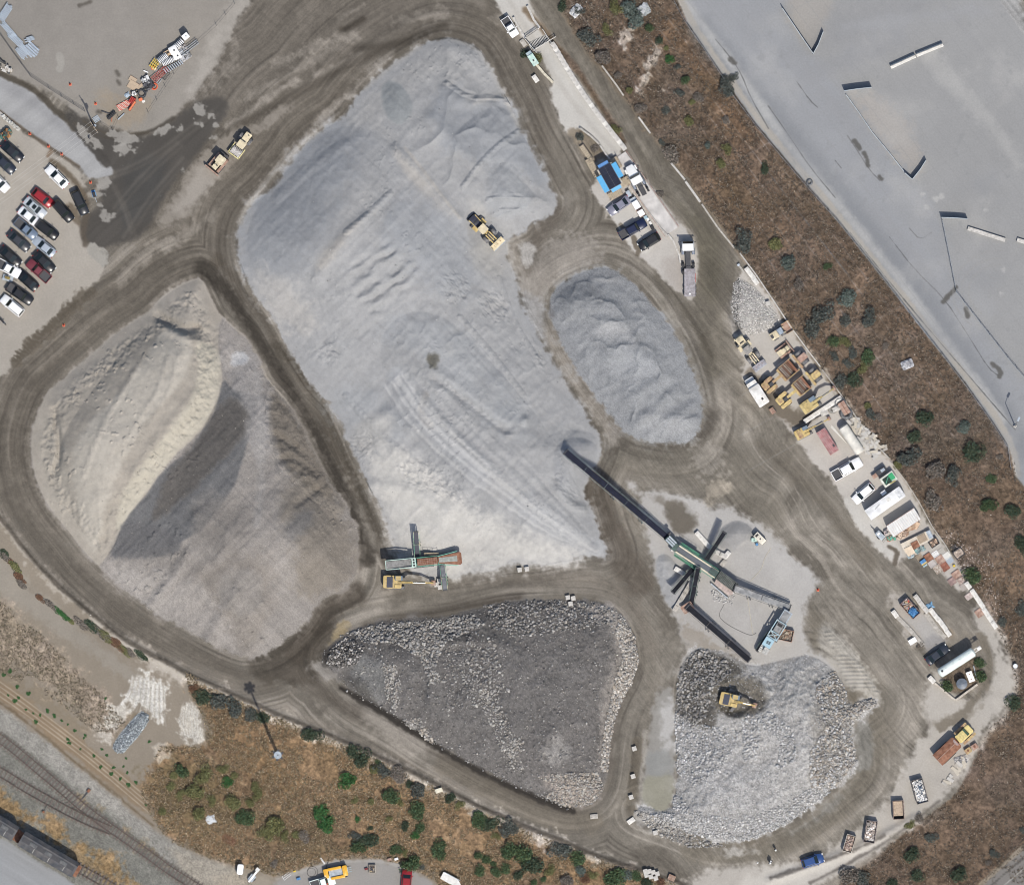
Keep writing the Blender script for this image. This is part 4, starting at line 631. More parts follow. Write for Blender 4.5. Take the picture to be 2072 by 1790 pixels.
class MB:
 def __init__(s): s.v = []; s.f = []; s.tone = None
 def add(s, vs, fs):
  o = len(s.v); s.v += [tuple(p) for p in vs]; s.f += [tuple(i+o for i in f) for f in fs]; return s
 def box(s, c, d, rz=0., ry=0., rx=0.):
  x, y, z = d[0]/2, d[1]/2, d[2]/2
  R = Matrix.Rotation(rz, 3, 'Z') @ Matrix.Rotation(ry, 3, 'Y') @ Matrix.Rotation(rx, 3, 'X')
  vs = [R @ Vector((a*x, b*y, e*z))+Vector(c) for e in (-1, 1) for a, b in ((-1,-1), (1,-1), (1,1), (-1,1))]
  return s.add(vs, [(0,3,2,1), (4,5,6,7), (0,1,5,4), (1,2,6,5), (2,3,7,6), (3,0,4,7)])
 def bar(s, a, b, w_, h=None, upv=None):
  a = Vector(a); b = Vector(b); h = h or w_; d = (b-a)
  if d.length < 1e-6: return s
  d.normalize(); u_ = Vector(upv) if upv else (Vector((0, 0, 1)) if abs(d.z) < .95 else Vector((1, 0, 0)))
  r = d.cross(u_).normalized()*w_/2; t = r.normalized().cross(d).normalized()*h/2
  vs = [a-r-t, a+r-t, a+r+t, a-r+t, b-r-t, b+r-t, b+r+t, b-r+t]
  return s.add(vs, [(0,1,2,3), (7,6,5,4), (0,4,5,1), (1,5,6,2), (2,6,7,3), (3,7,4,0)])
 def cyl(s, a, b, r0, r1=None, n=12):
  r1 = r0 if r1 is None else r1; a = Vector(a); b = Vector(b); d = (b-a).normalized()
  u_ = Vector((0, 0, 1)) if abs(d.z) < .95 else Vector((1, 0, 0)); x = d.cross(u_).normalized(); y = d.cross(x).normalized()
  vs = []
  for c, r in ((a, r0), (b, r1)): vs += [c+x*r*math.cos(2*math.pi*k/n)+y*r*math.sin(2*math.pi*k/n) for k in range(n)]
  fs = [(k, (k+1) % n, n+(k+1) % n, n+k) for k in range(n)]+[tuple(range(n-1, -1, -1)), tuple(range(n, 2*n))]
  return s.add(vs, fs)
 def prism(s, P, z0, z1, inset=0.):
  n = len(P); cx_ = sum(p[0] for p in P)/n; cy_ = sum(p[1] for p in P)/n
  def ins(k): return [(p[0]+(cx_-p[0])*k, p[1]+(cy_-p[1])*k) for p in P]
  rings = [[(p[0], p[1], z0) for p in P]]
  if inset: rings += [[(p[0], p[1], z1-inset*.6*abs(z1-z0)) for p in P], [(p[0], p[1], z1) for p in ins(inset)]]
  else: rings.append([(p[0], p[1], z1) for p in P])
  return s.loft(rings)
 def loft(s, rings):
  n = len(rings[0]); vs = [p for r in rings for p in r]; fs = []
  for k in range(len(rings)-1):
   for i in range(n): fs.append((k*n+i, k*n+(i+1) % n, (k+1)*n+(i+1) % n, (k+1)*n+i))
  fs += [tuple(range(n-1, -1, -1)), tuple((len(rings)-1)*n+i for i in range(n))]
  return s.add(vs, fs)
 def tube(s, P, r, n=6):
  for a, b in zip(P[:-1], P[1:]): s.cyl(a, b, r, r, n)
  return s
 def ring(s, c, R, r, axis='z', n=20, m=8, sq=1.0):
  vs = []
  for i in range(n):
   a = 2*math.pi*i/n
   for j in range(m):
    b = 2*math.pi*j/m; q = R+r*math.cos(b); h = r*sq*math.sin(b)
    p = (q*math.cos(a), q*math.sin(a), h)
    if axis == 'y': p = (p[0], p[2], p[1])
    vs.append((c[0]+p[0], c[1]+p[1], c[2]+p[2]))
  return s.add(vs, [(i*m+j, ((i+1) % n)*m+j, ((i+1) % n)*m+(j+1) % m, i*m+(j+1) % m) for i in range(n) for j in range(m)])
 def panel(s, q, k=.08, off=.015):
  q = [Vector(p) for p in q]; c = sum(q, Vector())/4; n_ = (q[1]-q[0]).cross(q[3]-q[0]).normalized()
  o_ = [c+(p-c)*(1-k) for p in q]; vs = [p+n_*.002 for p in o_]+[p+n_*off for p in o_]
  return s.add(vs, [(3,2,1,0), (4,5,6,7), (0,1,5,4), (1,2,6,5), (2,3,7,6), (3,0,4,7)])
 def mesh(s, name, m, smooth=35):
  me = bpy.data.meshes.new(name); me.from_pydata(s.v, [], s.f); me.materials.append(m)
  if smooth:
   me.polygons.foreach_set('use_smooth', [True]*len(me.polygons)); me.set_sharp_from_angle(angle=math.radians(smooth))
  if s.tone is not None:
   at = me.attributes.new('tone', 'FLOAT_COLOR', 'POINT'); at.data.foreach_set('color', np.array(s.tone, np.float32).reshape(-1))
  me.update(); return me
 def build(s, name, m, parent=None, smooth=35):
  o = bpy.data.objects.new(name, s.mesh(name, m, smooth)); col.objects.link(o)
  if parent: o.parent = parent
  return o
def thing(name, vx, vy, label, cat, ang=0., group=None, dz=0., z=None):
 o = bpy.data.objects.new(name, None); col.objects.link(o); o.empty_display_size = .3
 o.location = (X(vx), Y(vy), (Z(vx, vy) if z is None else z)+dz); o.rotation_euler = (0, 0, ang)
 return tag(o, label, cat, group)
def at(o, vx, vy, ang=0., dz=0., z=None):
 o.location = (X(vx), Y(vy), (Z(vx, vy) if z is None else z)+dz); o.rotation_euler = (0, 0, ang); return o
def copy_tree(o, parent=None):
 c = o.copy(); col.objects.link(c)
 if parent is not None: c.parent = parent
 for ch in list(o.children): copy_tree(ch, c)
 return c
def hd(ax, ay, bx, by): return math.atan2(-(by-ay), bx-ax)      # heading from plan point a to plan point b
def rect(cx_, cy_, l, w_): return [(cx_-l/2, cy_-w_/2), (cx_+l/2, cy_-w_/2), (cx_+l/2, cy_+w_/2), (cx_-l/2, cy_+w_/2)]
def rrect(cx_, cy_, l, w_, r, n=4):
 P = []
 for sx, sy, a0 in ((1,-1,-90), (1,1,0), (-1,1,90), (-1,-1,180)):
  for k in range(n+1):
   a = math.radians(a0+90*k/n); P.append((cx_+sx*(l/2-r)+r*math.cos(a), cy_+sy*(w_/2-r)+r*math.sin(a)))
 return P
def wheel(root, x, y, r, w_, tm=None, rm=None, name='wheel'):
 t = MB().cyl((x, y-w_/2, r), (x, y+w_/2, r), r, r, 18).build(name, tm or tyre, root)
 MB().cyl((x, y-w_/2-.015, r), (x, y+w_/2+.015, r), r*.55, r*.55, 12).build('rim', rm or galv, t)
 return t
def paintm(c):
 return mat('car_paint_%d' % len(_M) if False else 'paint_'+'_'.join('%02d' % int(v*99) for v in c), c, .28, .1, .05, 2, .55)
# ================================================================ road vehicles
PROF = {'sedan': dict(st=[(-.5,.78,.70),(-.485,.88,.84),(-.44,.95,.91),(-.32,1,.94),(0,1,.95),(.2,1,.93),(.33,.98,.87),(.43,.94,.78),(.485,.84,.68),(.5,.72,.56)], cab=(-.37,.22,-.21,.06), roof=1.44),
  'suv': dict(st=[(-.5,.82,.95),(-.49,.92,1.02),(-.44,.97,1.05),(-.3,1,1.06),(0,1,1.06),(.18,1,1.05),(.3,.99,1.0),(.43,.95,.92),(.485,.86,.80),(.5,.76,.66)], cab=(-.485,.22,-.42,.09), roof=1.74),
  'hatch': dict(st=[(-.5,.80,.82),(-.485,.90,.92),(-.43,.96,.96),(-.3,1,.98),(0,1,.98),(.2,1,.96),(.32,.98,.90),(.43,.93,.80),(.485,.82,.68),(.5,.70,.56)], cab=(-.47,.24,-.37,.08), roof=1.50),
  'pickup': dict(st=[(-.5,.92,.72),(-.49,.97,.74),(-.3,1,.74),(-.12,1,.74),(-.115,1,1.08),(0,1,1.10),(.2,1,1.08),(.32,.99,1.05),(.44,.96,.98),(.485,.90,.88),(.5,.82,.72)], cab=(-.115,.22,-.085,.12), roof=1.80)}
def car(vx, vy, ang, kind, c, label, L=4.7, W=1.86, roofc=None, group=None, cat='car', name='parked_car', sunroof=False, dc=False):
 t = thing(name, vx, vy, label, cat, ang, group); p = PROF[kind]; pm = paintm(c); h = W/2; kz = p['roof']
 rings = []
 for fx, fw, zt in p['st']:
  w_ = h*fw; x = fx*L; zb = .28 if abs(fx) < .47 else .36
  rings.append([(x, -w_*.94, zb), (x, -w_, .55), (x, -w_*.97, zt-.10), (x, -w_*.86, zt-.015), (x, 0, zt+.02), (x, w_*.86, zt-.015), (x, w_*.97, zt-.10), (x, w_, .55), (x, w_*.94, zb)])
 MB().loft(rings).build('body', pm, t, 40)
 b0, b1, r0, r1 = [v*L for v in p['cab']]
 if dc: b0 -= .10*L; r0 -= .10*L
 zb = max(q[2] for q in p['st'])-.03; hb, hr = h*.90, h*.70
 B = [(b0, -hb*.95, zb), (b1, -hb*.92, zb), (b1, hb*.92, zb), (b0, hb*.95, zb)]; Rf = [(r0, -hr*.96, kz-.05), (r1, -hr, kz-.05), (r1, hr, kz-.05), (r0, hr*.96, kz-.05)]
 T_ = [(r0+.08, -hr*.8, kz), (r1-.08, -hr*.85, kz), (r1-.08, hr*.85, kz), (r0+.08, hr*.8, kz)]
 MB().loft([B, Rf, T_]).build('cabin', paintm(roofc) if roofc else pm, t, 25)
 MB().panel([B[1], B[2], Rf[2], Rf[1]], .09).build('windshield', glass, t, 0)
 MB().panel([B[3], B[0], Rf[0], Rf[3]], .14).build('rear_window', glass, t, 0)
 MB().panel([B[0], B[1], Rf[1], Rf[0]], .16).build('side_window', glass, t, 0)
 MB().panel([B[2], B[3], Rf[3], Rf[2]], .16).build('side_window', glass, t, 0)
 if sunroof: MB().box(((r0+r1)/2+.15, 0, kz+.005), (.75, hr*1.25, .02)).build('sunroof', glass, t, 0)
 fx = .31*L
 for x in (fx, -fx):
  for s in (-1, 1): wheel(t, x, s*(h-.13), .33 if kind in ('sedan', 'hatch') else .38, .22, tyre, chrome)
 for s in (-1, 1):
  MB().box((b1-.25, s*(h+.09), zb+.06), (.16, .22, .15)).build('mirror', pm, t)
  MB().box((.478*L, s*h*.66, .66), (.16, .34, .12), rz=-s*.35).build('headlight', lampw, t)
  MB().box((-.488*L, s*h*.70, .80), (.10, .30, .16), rz=s*.25).build('tail_light', redl, t)
 if kind == 'pickup':
  x0, x1 = -.495*L, b0-.02
  m = MB()
  for s in (-1, 1): m.box(((x0+x1)/2, s*(h-.07), .90), (x1-x0, .12, .36))
  m.box((x0+.05, 0, .89), (.08, 2*h-.26, .34)); m.build('bed_wall', pm, t)
  MB().box(((x0+x1)/2, 0, .762), (x1-x0-.12, 2*h-.3, .03)).build('bed_floor', mat('bed_liner', (.06, .06, .065), .8), t)
 return t
LOT = 'cars parked in the dirt lot'
BLK, NAVY, CHAR, SIL, WHT, REDC, BLUG, MAR = (.010,.011,.013), (.012,.018,.05), (.035,.038,.045), (.42,.45,.48), (.78,.78,.77), (.25,.012,.018), (.13,.17,.23), (.16,.035,.045)
A1 = hd(0, 0, 155, 140)
for vx, vy, hx, hy, kd, c, lb, kw in [
 (25,307,155,135,'sedan',(.014,.016,.022),'black sedan at the top edge of the dirt lot beside the storage truck',{}), (9,331,140,130,'sedan',(.02,.026,.04),'dark slate sedan cut by the picture edge below the black sedan',{}),
 (115,358,-150,-150,'sedan',WHT,'white sedan standing alone near the pale road in the dirt lot',dict(L=4.9)), (86.5,401,150,118,'hatch',REDC,'dark red car, the only bright red one in the dirt lot',dict(L=4.3)),
 (71,420,140,120,'sedan',SIL,'silver sedan with open sunroof next to the red car',dict(sunroof=True)), (60,439,140,110,'sedan',(.70,.71,.73),'white sedan parked beside the silver sedan with sunroof',{}),
 (127.5,427,135,150,'suv',BLK,'glossy black SUV between the red car and the wet drive',{}), (161.5,410,90,190,'suv',(.02,.022,.026),'black SUV parked upright closest to the wet asphalt',dict(L=4.8)),
 (-3,367,150,150,'hatch',(.7,.7,.7),'white car nose at the picture edge of the dirt lot',{}), (52,463,130,110,'pickup',BLUG,'blue grey pickup truck beside a white sedan in the lot',dict(L=4.7)),
 (95,465,155,118,'suv',BLK,'black crossover parked directly beside the blue grey pickup',{}), (38.5,488,145,125,'sedan',CHAR,'charcoal sedan between the blue grey pickup and a black sedan',{}),
 (89,499,-155,-128,'sedan',(.33,.37,.42),'light silver blue sedan, palest in the inner row of the lot',{}), (21,519,155,135,'sedan',(.016,.017,.02),'black sedan just above the white utility pickup',{}),
 (15,542,145,80,'pickup',WHT,'white utility pickup at the picture edge of the lot',dict(L=5.2)), (89.5,530,145,140,'sedan',(.012,.014,.013),'black sedan parked next to the maroon pickup',{}),
 (78,548,-160,-140,'pickup',MAR,'faded maroon pickup with a bed full of junk',dict(L=5.1)), (55,567,-150,-135,'sedan',BLK,'black sedan between the maroon pickup and the black pickup',{}),
 (40,595,190,130,'pickup',(.012,.012,.014),'long black pickup truck above the white SUV in the lot',dict(L=5.3, dc=True)), (24.5,618,-165,-135,'suv',WHT,'white SUV at the lower end of the dirt lot row',dict(L=4.7))]:
 hx, hy = (hx, hy); o = car(vx, vy, math.atan2(-hy, hx), kd, c, lb, group=LOT, cat='pickup truck' if kd == 'pickup' else 'car', name='parked_pickup' if kd == 'pickup' else 'parked_car', **kw)
for vx, vy, a, b, kd, c, lb, kw in [(1252.5,416,(0,0),(-130,90),'sedan',(.20,.20,.25),'grey lilac sedan on the concrete pad below the office',dict(L=4.6)), (1280,463.5,(0,0),(185,-105),'pickup',NAVY,'navy blue pickup on the pad between two cars',dict(L=5.4, dc=True)),
 (1313.5,489,(0,0),(-140,85),'hatch',(.014,.016,.018),'black hatchback at the corner of the concrete pad',dict(L=4.2)), (1714,948.5,(0,0),(185,-105),'pickup',WHT,'white crew cab pickup parked alone below the red shed',dict(L=5.9, W=2.0, dc=True)),
 (1747,998.5,(0,0),(-130,110),'hatch',(.80,.80,.80),'white hatchback beside the long white site trailer',dict(L=4.4)), (1896.5,1324,(0,0),(130,-95),'sedan',(.03,.036,.05),'dark slate sedan parked in the shade of the horizontal silo',dict(L=4.7)),
 (1644.5,1740.5,(0,0),(140,-45),'hatch',(.03,.07,.20),'dusty blue hatchback on the lower haul road near two walkers',dict(L=4.1)), (822.5,1779,(0,0),(8,-100),'sedan',(.24,.015,.02),'dark red coupe at the bottom edge on the paved yard',dict(L=4.3)),
 (1032,55,(0,0),(45,70),'pickup',WHT,'small white and red pickup near the pipe gate',dict(L=3.9, W=1.7))]:
 car(vx, vy, math.atan2(-b[1], b[0]), kd, c, lb, cat='pickup truck' if kd == 'pickup' else 'car', name='parked_pickup' if kd == 'pickup' else 'parked_car', **kw)
# ---- heavy lorries
def rig(vx, vy, ang, label, name='tractor_unit', L=6.4, cabm=None, hood=True, flat=None, cat='truck'):
 t = thing(name, vx, vy, label, cat, ang); cm = cabm or white
 MB().box((0, 0, .75), (L, .9, .25)).build('chassis', steel, t)
 f = L/2
 if hood:
  MB().loft([[(f-1.9, -.95, .7), (f-1.9, .95, .7), (f-1.9, .9, 1.85), (f-1.9, -.9, 1.85)], [(f-.3, -.80, .7), (f-.3, .80, .7), (f-.3, .72, 1.62), (f-.3, -.72, 1.62)], [(f, -.66, .75), (f, .66, .75), (f, .6, 1.45), (f, -.6, 1.45)]]).build('hood', cm, t)
  cx0 = f-1.9
 else: cx0 = f
 MB().loft([[(cx0-1.75, -1.12, .8), (cx0, -1.10, .8), (cx0, 1.10, .8), (cx0-1.75, 1.12, .8)], [(cx0-1.75, -1.12, 1.9), (cx0, -1.08, 1.9), (cx0, 1.08, 1.9), (cx0-1.75, 1.12, 1.9)], [(cx0-1.7, -1.0, 2.85), (cx0-.45, -.98, 2.75), (cx0-.45, .98, 2.75), (cx0-1.7, 1.0, 2.85)]]).build('cab', cm, t)
 MB().panel([(cx0, -1.08, 1.9), (cx0, 1.08, 1.9), (cx0-.45, .98, 2.75), (cx0-.45, -.98, 2.75)], .1).build('windshield', glass, t, 0)
 for s in (-1, 1):
  MB().box((cx0-.1, s*1.32, 1.9), (.12, .3, .45)).build('mirror', dark, t); MB().cyl((cx0-1.9, s*.95, .9), (cx0-1.9, s*.95, 3.1), .09).build('exhaust_stack', chrome, t)
  MB().cyl((cx0-2.4, s*.95, .75), (cx0-1.2, s*.95, .75), .32).build('fuel_tank', chrome, t)
  MB().loft([[(f-1.35, s*.75, .5), (f-.25, s*.75, .5), (f-.25, s*1.15, .5), (f-1.35, s*1.15, .5)], [(f-1.2, s*.8, 1.15), (f-.4, s*.8, 1.1), (f-.4, s*1.12, 1.1), (f-1.2, s*1.12, 1.15)]]).build('fender', cm, t)
  for x in (f-.85, -f+.7, -f+1.95): wheel(t, x, s*.95, .5, .4, tyre, chrome)
 if flat: MB().box((-f+1.3, 0, 1.1), (flat, 2.3, .16)).build('deck', flat and galv, t)
 else: MB().cyl((-f+1.3, 0, .92), (-f+1.3, 0, 1.02), .5).build('fifth_wheel', steel, t)
 return t
rig(1288.5, 365, hd(1299, 383, 1279, 347), 'white semi tractor waiting on the weighbridge beside the blue office', L=6.0)
t = rig(1392.5, 523, hd(1392.8, 545, 1391.8, 500), 'white cab over truck at the lower end of the weighbridge', L=6.2, hood=False)
t = thing('flatbed_trailer', 1396, 572, 'low grey flatbed trailer behind the white cab over truck', 'trailer', hd(1396, 598, 1396, 548))
MB().box((0, 0, .95), (5.0, 2.0, .18)).build('deck', rust('trailer_deck', (.30, .285, .30), (.24, .22, .225)), t); MB().box((.2, 0, .7), (5.0, .7, .28)).build('frame', steel, t)
MB().box((.9, -1.02, 1.02), (1.6, .05, .28)).build('side_panel', red, t); MB().cyl((-2.0, 0, 1.05), (-2.0, 0, 1.3), .18).build('marker_drum', white, t)
for x in (-1.9, -.9):
 for s in (-1, 1): wheel(t, x, s*1.0, .42, .3)
t = thing('box_truck', 1532, 794, 'faded white panel truck with a roof hatch among yellow machines', 'truck', hd(1547, 818, 1517, 771))
MB().prism(rrect(-.65, 0, 3.9, 2.15, .25), .7, 2.75, .05).build('cargo_box', dwhite, t); MB().prism(rrect(1.75, 0, 1.0, 1.9, .2), .7, 2.3, .05).build('cab', dwhite, t)
MB().panel([(2.26, -.85, 1.3), (2.26, .85, 1.3), (1.6, .8, 2.28), (1.6, -.8, 2.28)], .12, .06).build('windshield', glass, t, 0)
MB().prism(rrect(2.55, 0, .9, 1.75, .25), .6, 1.35, .06).build('hood', dwhite, t); MB().box((-1.45, -.2, 2.77), (.42, .36, .05)).build('roof_hatch', dark, t)
for x in (2.2, -1.4):
 for s in (-1, 1): wheel(t, x, s*.95, .42, .3)
# ================================================================ earthmoving machines
def track(root, y, L, w_, h, m=None, x0=0., z0=0., ang=0.):
 n = 10; P = []
 for k in range(n): a = math.pi/2+math.pi*k/(n-1); P.append((-L/2+h/2+h/2*math.cos(a), h/2+h/2*math.sin(a)))
 for k in range(n): a = -math.pi/2+math.pi*k/(n-1); P.append((L/2-h/2+h/2*math.cos(a), h/2+h/2*math.sin(a)))
 mb = MB(); mb.loft([[(x, y-w_/2, z) for x, z in P], [(x, y+w_/2, z) for x, z in P]])
 nl = int((L-h)/.22)
 for k in range(nl+1):
  for z in (h+.02, -.0): mb.box((-L/2+h/2+(L-h)*k/nl, y, z), (.09, w_+.02, .05))
 o = mb.build('track', m or tdust, root);
 if x0 or z0 or ang: o.location = (x0, 0, z0); o.rotation_euler = (0, 0, ang)
 return o
def excavator(vx, vy, ang, label, s=1., tr=0., body=None, cover=None, reach=7., cabc=None, tip=.4, boomz=3.3, name='excavator', arm=True, tw=.55, group=None):
 t = thing(name, vx, vy, label, 'excavator', ang, group); bm = body or yel
 for y in (-1.1*s, 1.1*s): o = track(t, y, 3.9*s, tw*s, .75*s); o.rotation_euler = (0, 0, tr)
 MB().box((0, 0, .55*s), (1.4*s, 1.8*s, .5*s), rz=tr).build('undercarriage', steel, t); MB().cyl((0, 0, .7*s), (0, 0, 1.0*s), .75*s).build('slew_ring', steel, t)
 MB().prism(rrect(-.35*s, 0, 3.3*s, 2.5*s, .25*s), 1.0*s, 1.9*s, .05).build('house', bm, t)
 MB().prism(rrect(-1.95*s, 0, .7*s, 2.45*s, .3*s, 5), .95*s, 2.05*s, .08).build('counterweight', bm, t)
 c = MB().box((-1.0*s, -.08*s, 1.95*s), (1.15*s, 2.05*s, .12*s))
 for k in range(5): c.box((-1.4*s+.2*s*k, -.08*s, 2.03*s), (.05*s, 1.9*s, .03))
 c.build('engine_cover', cover or mat('cover_slate', (.05, .055, .08), .6), t)
 MB().cyl((-.55*s, .9*s, 1.9*s), (-.55*s, .9*s, 2.35*s), .1*s).build('exhaust_pipe', steel, t)
 MB().prism(rrect(.75*s, .75*s, 1.5*s, .95*s, .15*s), 1.2*s, 2.75*s, .06).build('cab', cabc or gglass, t)
 MB().box((.65*s, .75*s, 2.77*s), (1.0*s, .8*s, .06*s)).build('cab_roof', cabc or bm, t)
 MB().box((.6*s, -.85*s, 2.0*s), (1.2*s, .6*s, .3*s)).build('tool_box', bm, t)
 b0 = Vector((.7*s, -.05, 1.7*s)); b1 = Vector((reach*.42, -.05, boomz*s)); b2 = Vector((reach*.76, -.05, boomz*s*.86))
 m = MB().bar(b0, b1, .42*s, .55*s).bar(b1, b2, .38*s, .45*s); m.build('boom', bm, t)
 for y in (-.32*s, .28*s): MB().cyl((1.1*s, y, 1.4*s), b1+Vector((-.2, y, -.25*s)), .07*s).build('boom_cylinder', chrome, t)
 if arm:
  a1 = Vector((reach-.35, -.05, tip+.9)); MB().bar(b2+Vector((-.25, 0, .15)), a1, .3*s, .36*s).build('stick', bm, t); MB().cyl(b1+Vector((.2, 0, .35*s)), b2+Vector((0, 0, .4*s)), .08*s).build('stick_cylinder', chrome, t)
  x = reach; MB().loft([[(x-.75*s, y, tip+.9), (x+.0, y, tip+.85), (x+.15*s, y, tip+.35), (x-.25*s, y, tip), (x-.7*s, y, tip+.25)] for y in (-.5*s, .45*s)]).build('bucket', rustp, t)
 return t
def loader(vx, vy, ang, label, s=1., body=None, hood=None, roof=None, buck=None, lab=None):
 t = thing('wheel_loader', vx, vy, label, 'wheel loader', ang); bm = body or yel
 MB().prism(rrect(-2.1*s, 0, 2.6*s, 1.5*s, .3*s), .8*s, 2.1*s, .10).build('engine_hood', hood or bm, t)
 MB().prism(rrect(-3.35*s, 0, .5*s, 1.9*s, .15*s), .7*s, 1.5*s, .1).build('counterweight', dark if hood else bm, t)
 m = MB()
 for y in (-.75*s, .75*s): m.bar((-3.2*s, y, 2.05*s), (-.9*s, y*.9, 2.12*s), .14*s)
 m.build('hood_rail', bm, t); MB().box((-2.2*s, 0, 2.14*s), (.25*s, .9*s, .06)).build('air_grille', dark, t); MB().cyl((-1.25*s, .2*s, 2.1*s), (-1.25*s, .2*s, 2.8*s), .09*s).build('exhaust_pipe', steel, t)
 MB().prism(rrect(-.35*s, 0, 1.35*s, 1.4*s, .1*s), 1.5*s, 2.9*s, .05).build('cab', glass, t); MB().prism(rrect(-.35*s, 0, 1.5*s, 1.5*s, .12*s), 2.9*s, 3.05*s, .05).build('cab_roof', roof or cream, t)
 MB().box((-.5*s, 0, 1.1*s), (3.4*s, .9*s, .7*s)).build('rear_frame', bm, t); MB().box((1.45*s, 0, 1.1*s), (1.3*s, .8*s, .8*s)).build('front_frame', steel, t)
 for y in (-.45*s, .45*s):
  MB().bar((.75*s, y, 1.8*s), (2.2*s, y, 1.25*s), .2*s, .32*s).bar((2.2*s, y, 1.25*s), (2.95*s, y, .55*s), .2*s, .3*s).build('lift_arm', bm, t)
  MB().cyl((.9*s, y*.6, 1.2*s), (2.3*s, y*.6, 1.1*s), .08*s).build('lift_cylinder', chrome, t)
 MB().bar((.9*s, 0, 2.0*s), (2.5*s, 0, 1.5*s), .16*s).build('tilt_link', bm, t)
 x0 = 2.85*s; prof = [(x0, 1.15*s), (x0+.06*s, .35*s), (x0+.25*s, .08), (x0+1.1*s, .05), (x0+1.1*s, .11), (x0+.32*s, .2*s), (x0+.16*s, .42*s), (x0+.1*s, 1.15*s)]
 bk = MB().loft([[(x, y, z) for x, z in prof] for y in (-1.35*s, 1.35*s)]).build('bucket', buck or cream, t)
 for y in (-1.35*s, 1.35*s): MB().prism([(x0, y-.03), (x0+.9*s, y-.03), (x0+.9*s, y+.03), (x0, y+.03)], .1, .8*s).build('side_plate', buck or cream, bk)
 for k in range(3): MB().box((x0+.45*s, -.7*s+.7*s*k, .22*s), (.5*s, .06, .04), rz=.2).build('wear_strip', rustm, bk)
 MB().box((x0+1.14*s, 0, .08), (.14*s, 2.75*s, .05)).build('cutting_edge', galv, bk)
 for x, y in ((1.35, 1.05), (1.35, -1.05), (-1.75, 1.05), (-1.75, -1.05)): wheel(t, x*s, y*s, .72*s, .58*s, tdust, bm)
 for y in (-1.05, 1.05): MB().box((-1.3*s, y*s, 1.55*s), (1.1*s, .6*s, .07)).build('fender', bm, t)
 return t
loader(980, 466, hd(951, 436, 1010, 496), 'yellow wheel loader with dark engine deck on the big gravel stockpile', 1.0, yel, mat('sooty_hood', (.03, .033, .05), .6), cream, cream)
loader(1515, 711, hd(1493, 682, 1538, 741), 'cream wheel loader with grey bucket at the head of the machine row', .93, cream, None, rust('grey_roof', (.30, .28, .25), (.22, .21, .2)), rust('grey_bucket', (.30, .30, .34), (.22, .22, .25)))
def dozer(vx, vy, ang, label, s=1., body=None, roofm=None, ripper=True, canopy=True):
 t = thing('bulldozer', vx, vy, label, 'bulldozer', ang); bm = body or cream
 for y in (-.98*s, .98*s): track(t, y, 3.0*s, .5*s, .85*s, rustp)
 MB().prism(rrect(.55*s, 0, 1.7*s, 1.0*s, .1*s), .7*s, 1.75*s, .06).build('engine_hood', bm, t); MB().box((-.65*s, 0, 1.0*s), (1.5*s, 1.3*s, .8*s)).build('rear_body', bm, t)
 for y in (-.3, .2): MB().cyl((.6*s, y*s, 1.75*s), (.6*s, y*s, 2.2*s), .11*s).build('exhaust_pipe', steel, t)
 if canopy:
  MB().prism(rrect(-.6*s, 0, 1.45*s, 1.6*s, .1*s), 2.55*s, 2.68*s, .04).build('cab_roof', roofm or bm, t); MB().box((-.6*s, 0, 1.95*s), (1.1*s, 1.1*s, 1.15*s)).build('cab', glass, t)
 b = MB().loft([[(1.95*s+.18*s*math.cos(a)-.1*s, y, .62*s+.6*s*math.sin(a)) for a in np.linspace(-1.4, 1.4, 6)]+[(1.72*s+.18*s*math.cos(a), y, .62*s+.6*s*math.sin(a)) for a in np.linspace(1.4, -1.4, 6)] for y in (-1.55*s, 1.55*s)]); b.build('blade', rustp, t)
 for y in (-1.3*s, 1.3*s): MB().bar((-.3*s, y, .5*s), (1.8*s, y, .45*s), .16*s, .2*s).build('push_arm', steel, t)
 if ripper:
  MB().box((-1.75*s, 0, .9*s), (.35*s, 1.7*s, .4*s)).build('ripper_beam', steel, t)
  for y in (-.7, 0, .7): MB().bar((-1.8*s, y*s, 1.1*s), (-2.05*s, y*s, .15), .12*s, .2*s).build('ripper_tooth', steel, t)
 return t
dozer(442, 329, hd(457, 311, 425, 349), 'cream bulldozer with rusty blade parked on the dusty island', 1.0, rust('chalk_yellow', (.56, .50, .36), (.48, .42, .30)))
dozer(1585, 710, hd(1566, 722, 1606, 692), 'small cream bulldozer with rusted tracks in the machine row', .82, cream, None, False, False)
t = thing('padfoot_roller', 488, 293, 'pale yellow roller with a studded drum on the dusty island', 'roller', hd(503, 273, 471, 316))
m = MB().cyl((1.5, -.95, .72), (1.5, .95, .72), .70, .70, 20)
for i in range(12):
 for j in range(6):
  a = 2*math.pi*(i+.5*(j % 2))/12; m.box((1.5+.73*math.cos(a), -.8+.32*j, .72+.73*math.sin(a)), (.14, .16, .14), ry=-a)
m.build('drum', rust('drum_steel', (.50, .48, .46), (.36, .34, .33)), t)
f = MB()
for y in (-1.12, 1.12): f.box((1.35, y, .8), (2.1, .16, .35))
f.box((2.38, 0, .8), (.18, 2.4, .35)); f.build('drum_frame', rust('pale_yellow', (.60, .55, .27), (.52, .46, .24)), t)
MB().prism(rrect(-.05, 0, 1.35, 1.5, .12), 2.4, 2.52, .05).build('cab_roof', cream, t); MB().box((-.05, 0, 1.75), (1.1, 1.2, 1.3)).build('cab', glass, t)
MB().prism(rrect(-1.6, 0, 1.9, 1.25, .15), .8, 1.75, .06).build('engine_hood', cream, t); MB().cyl((-2.1, .2, 1.75), (-2.1, .2, 2.1), .09).build('exhaust_pipe', steel, t)
for y in (-1.0, 1.0): wheel(t, -1.3, y, .72, .5, tdust, cream)
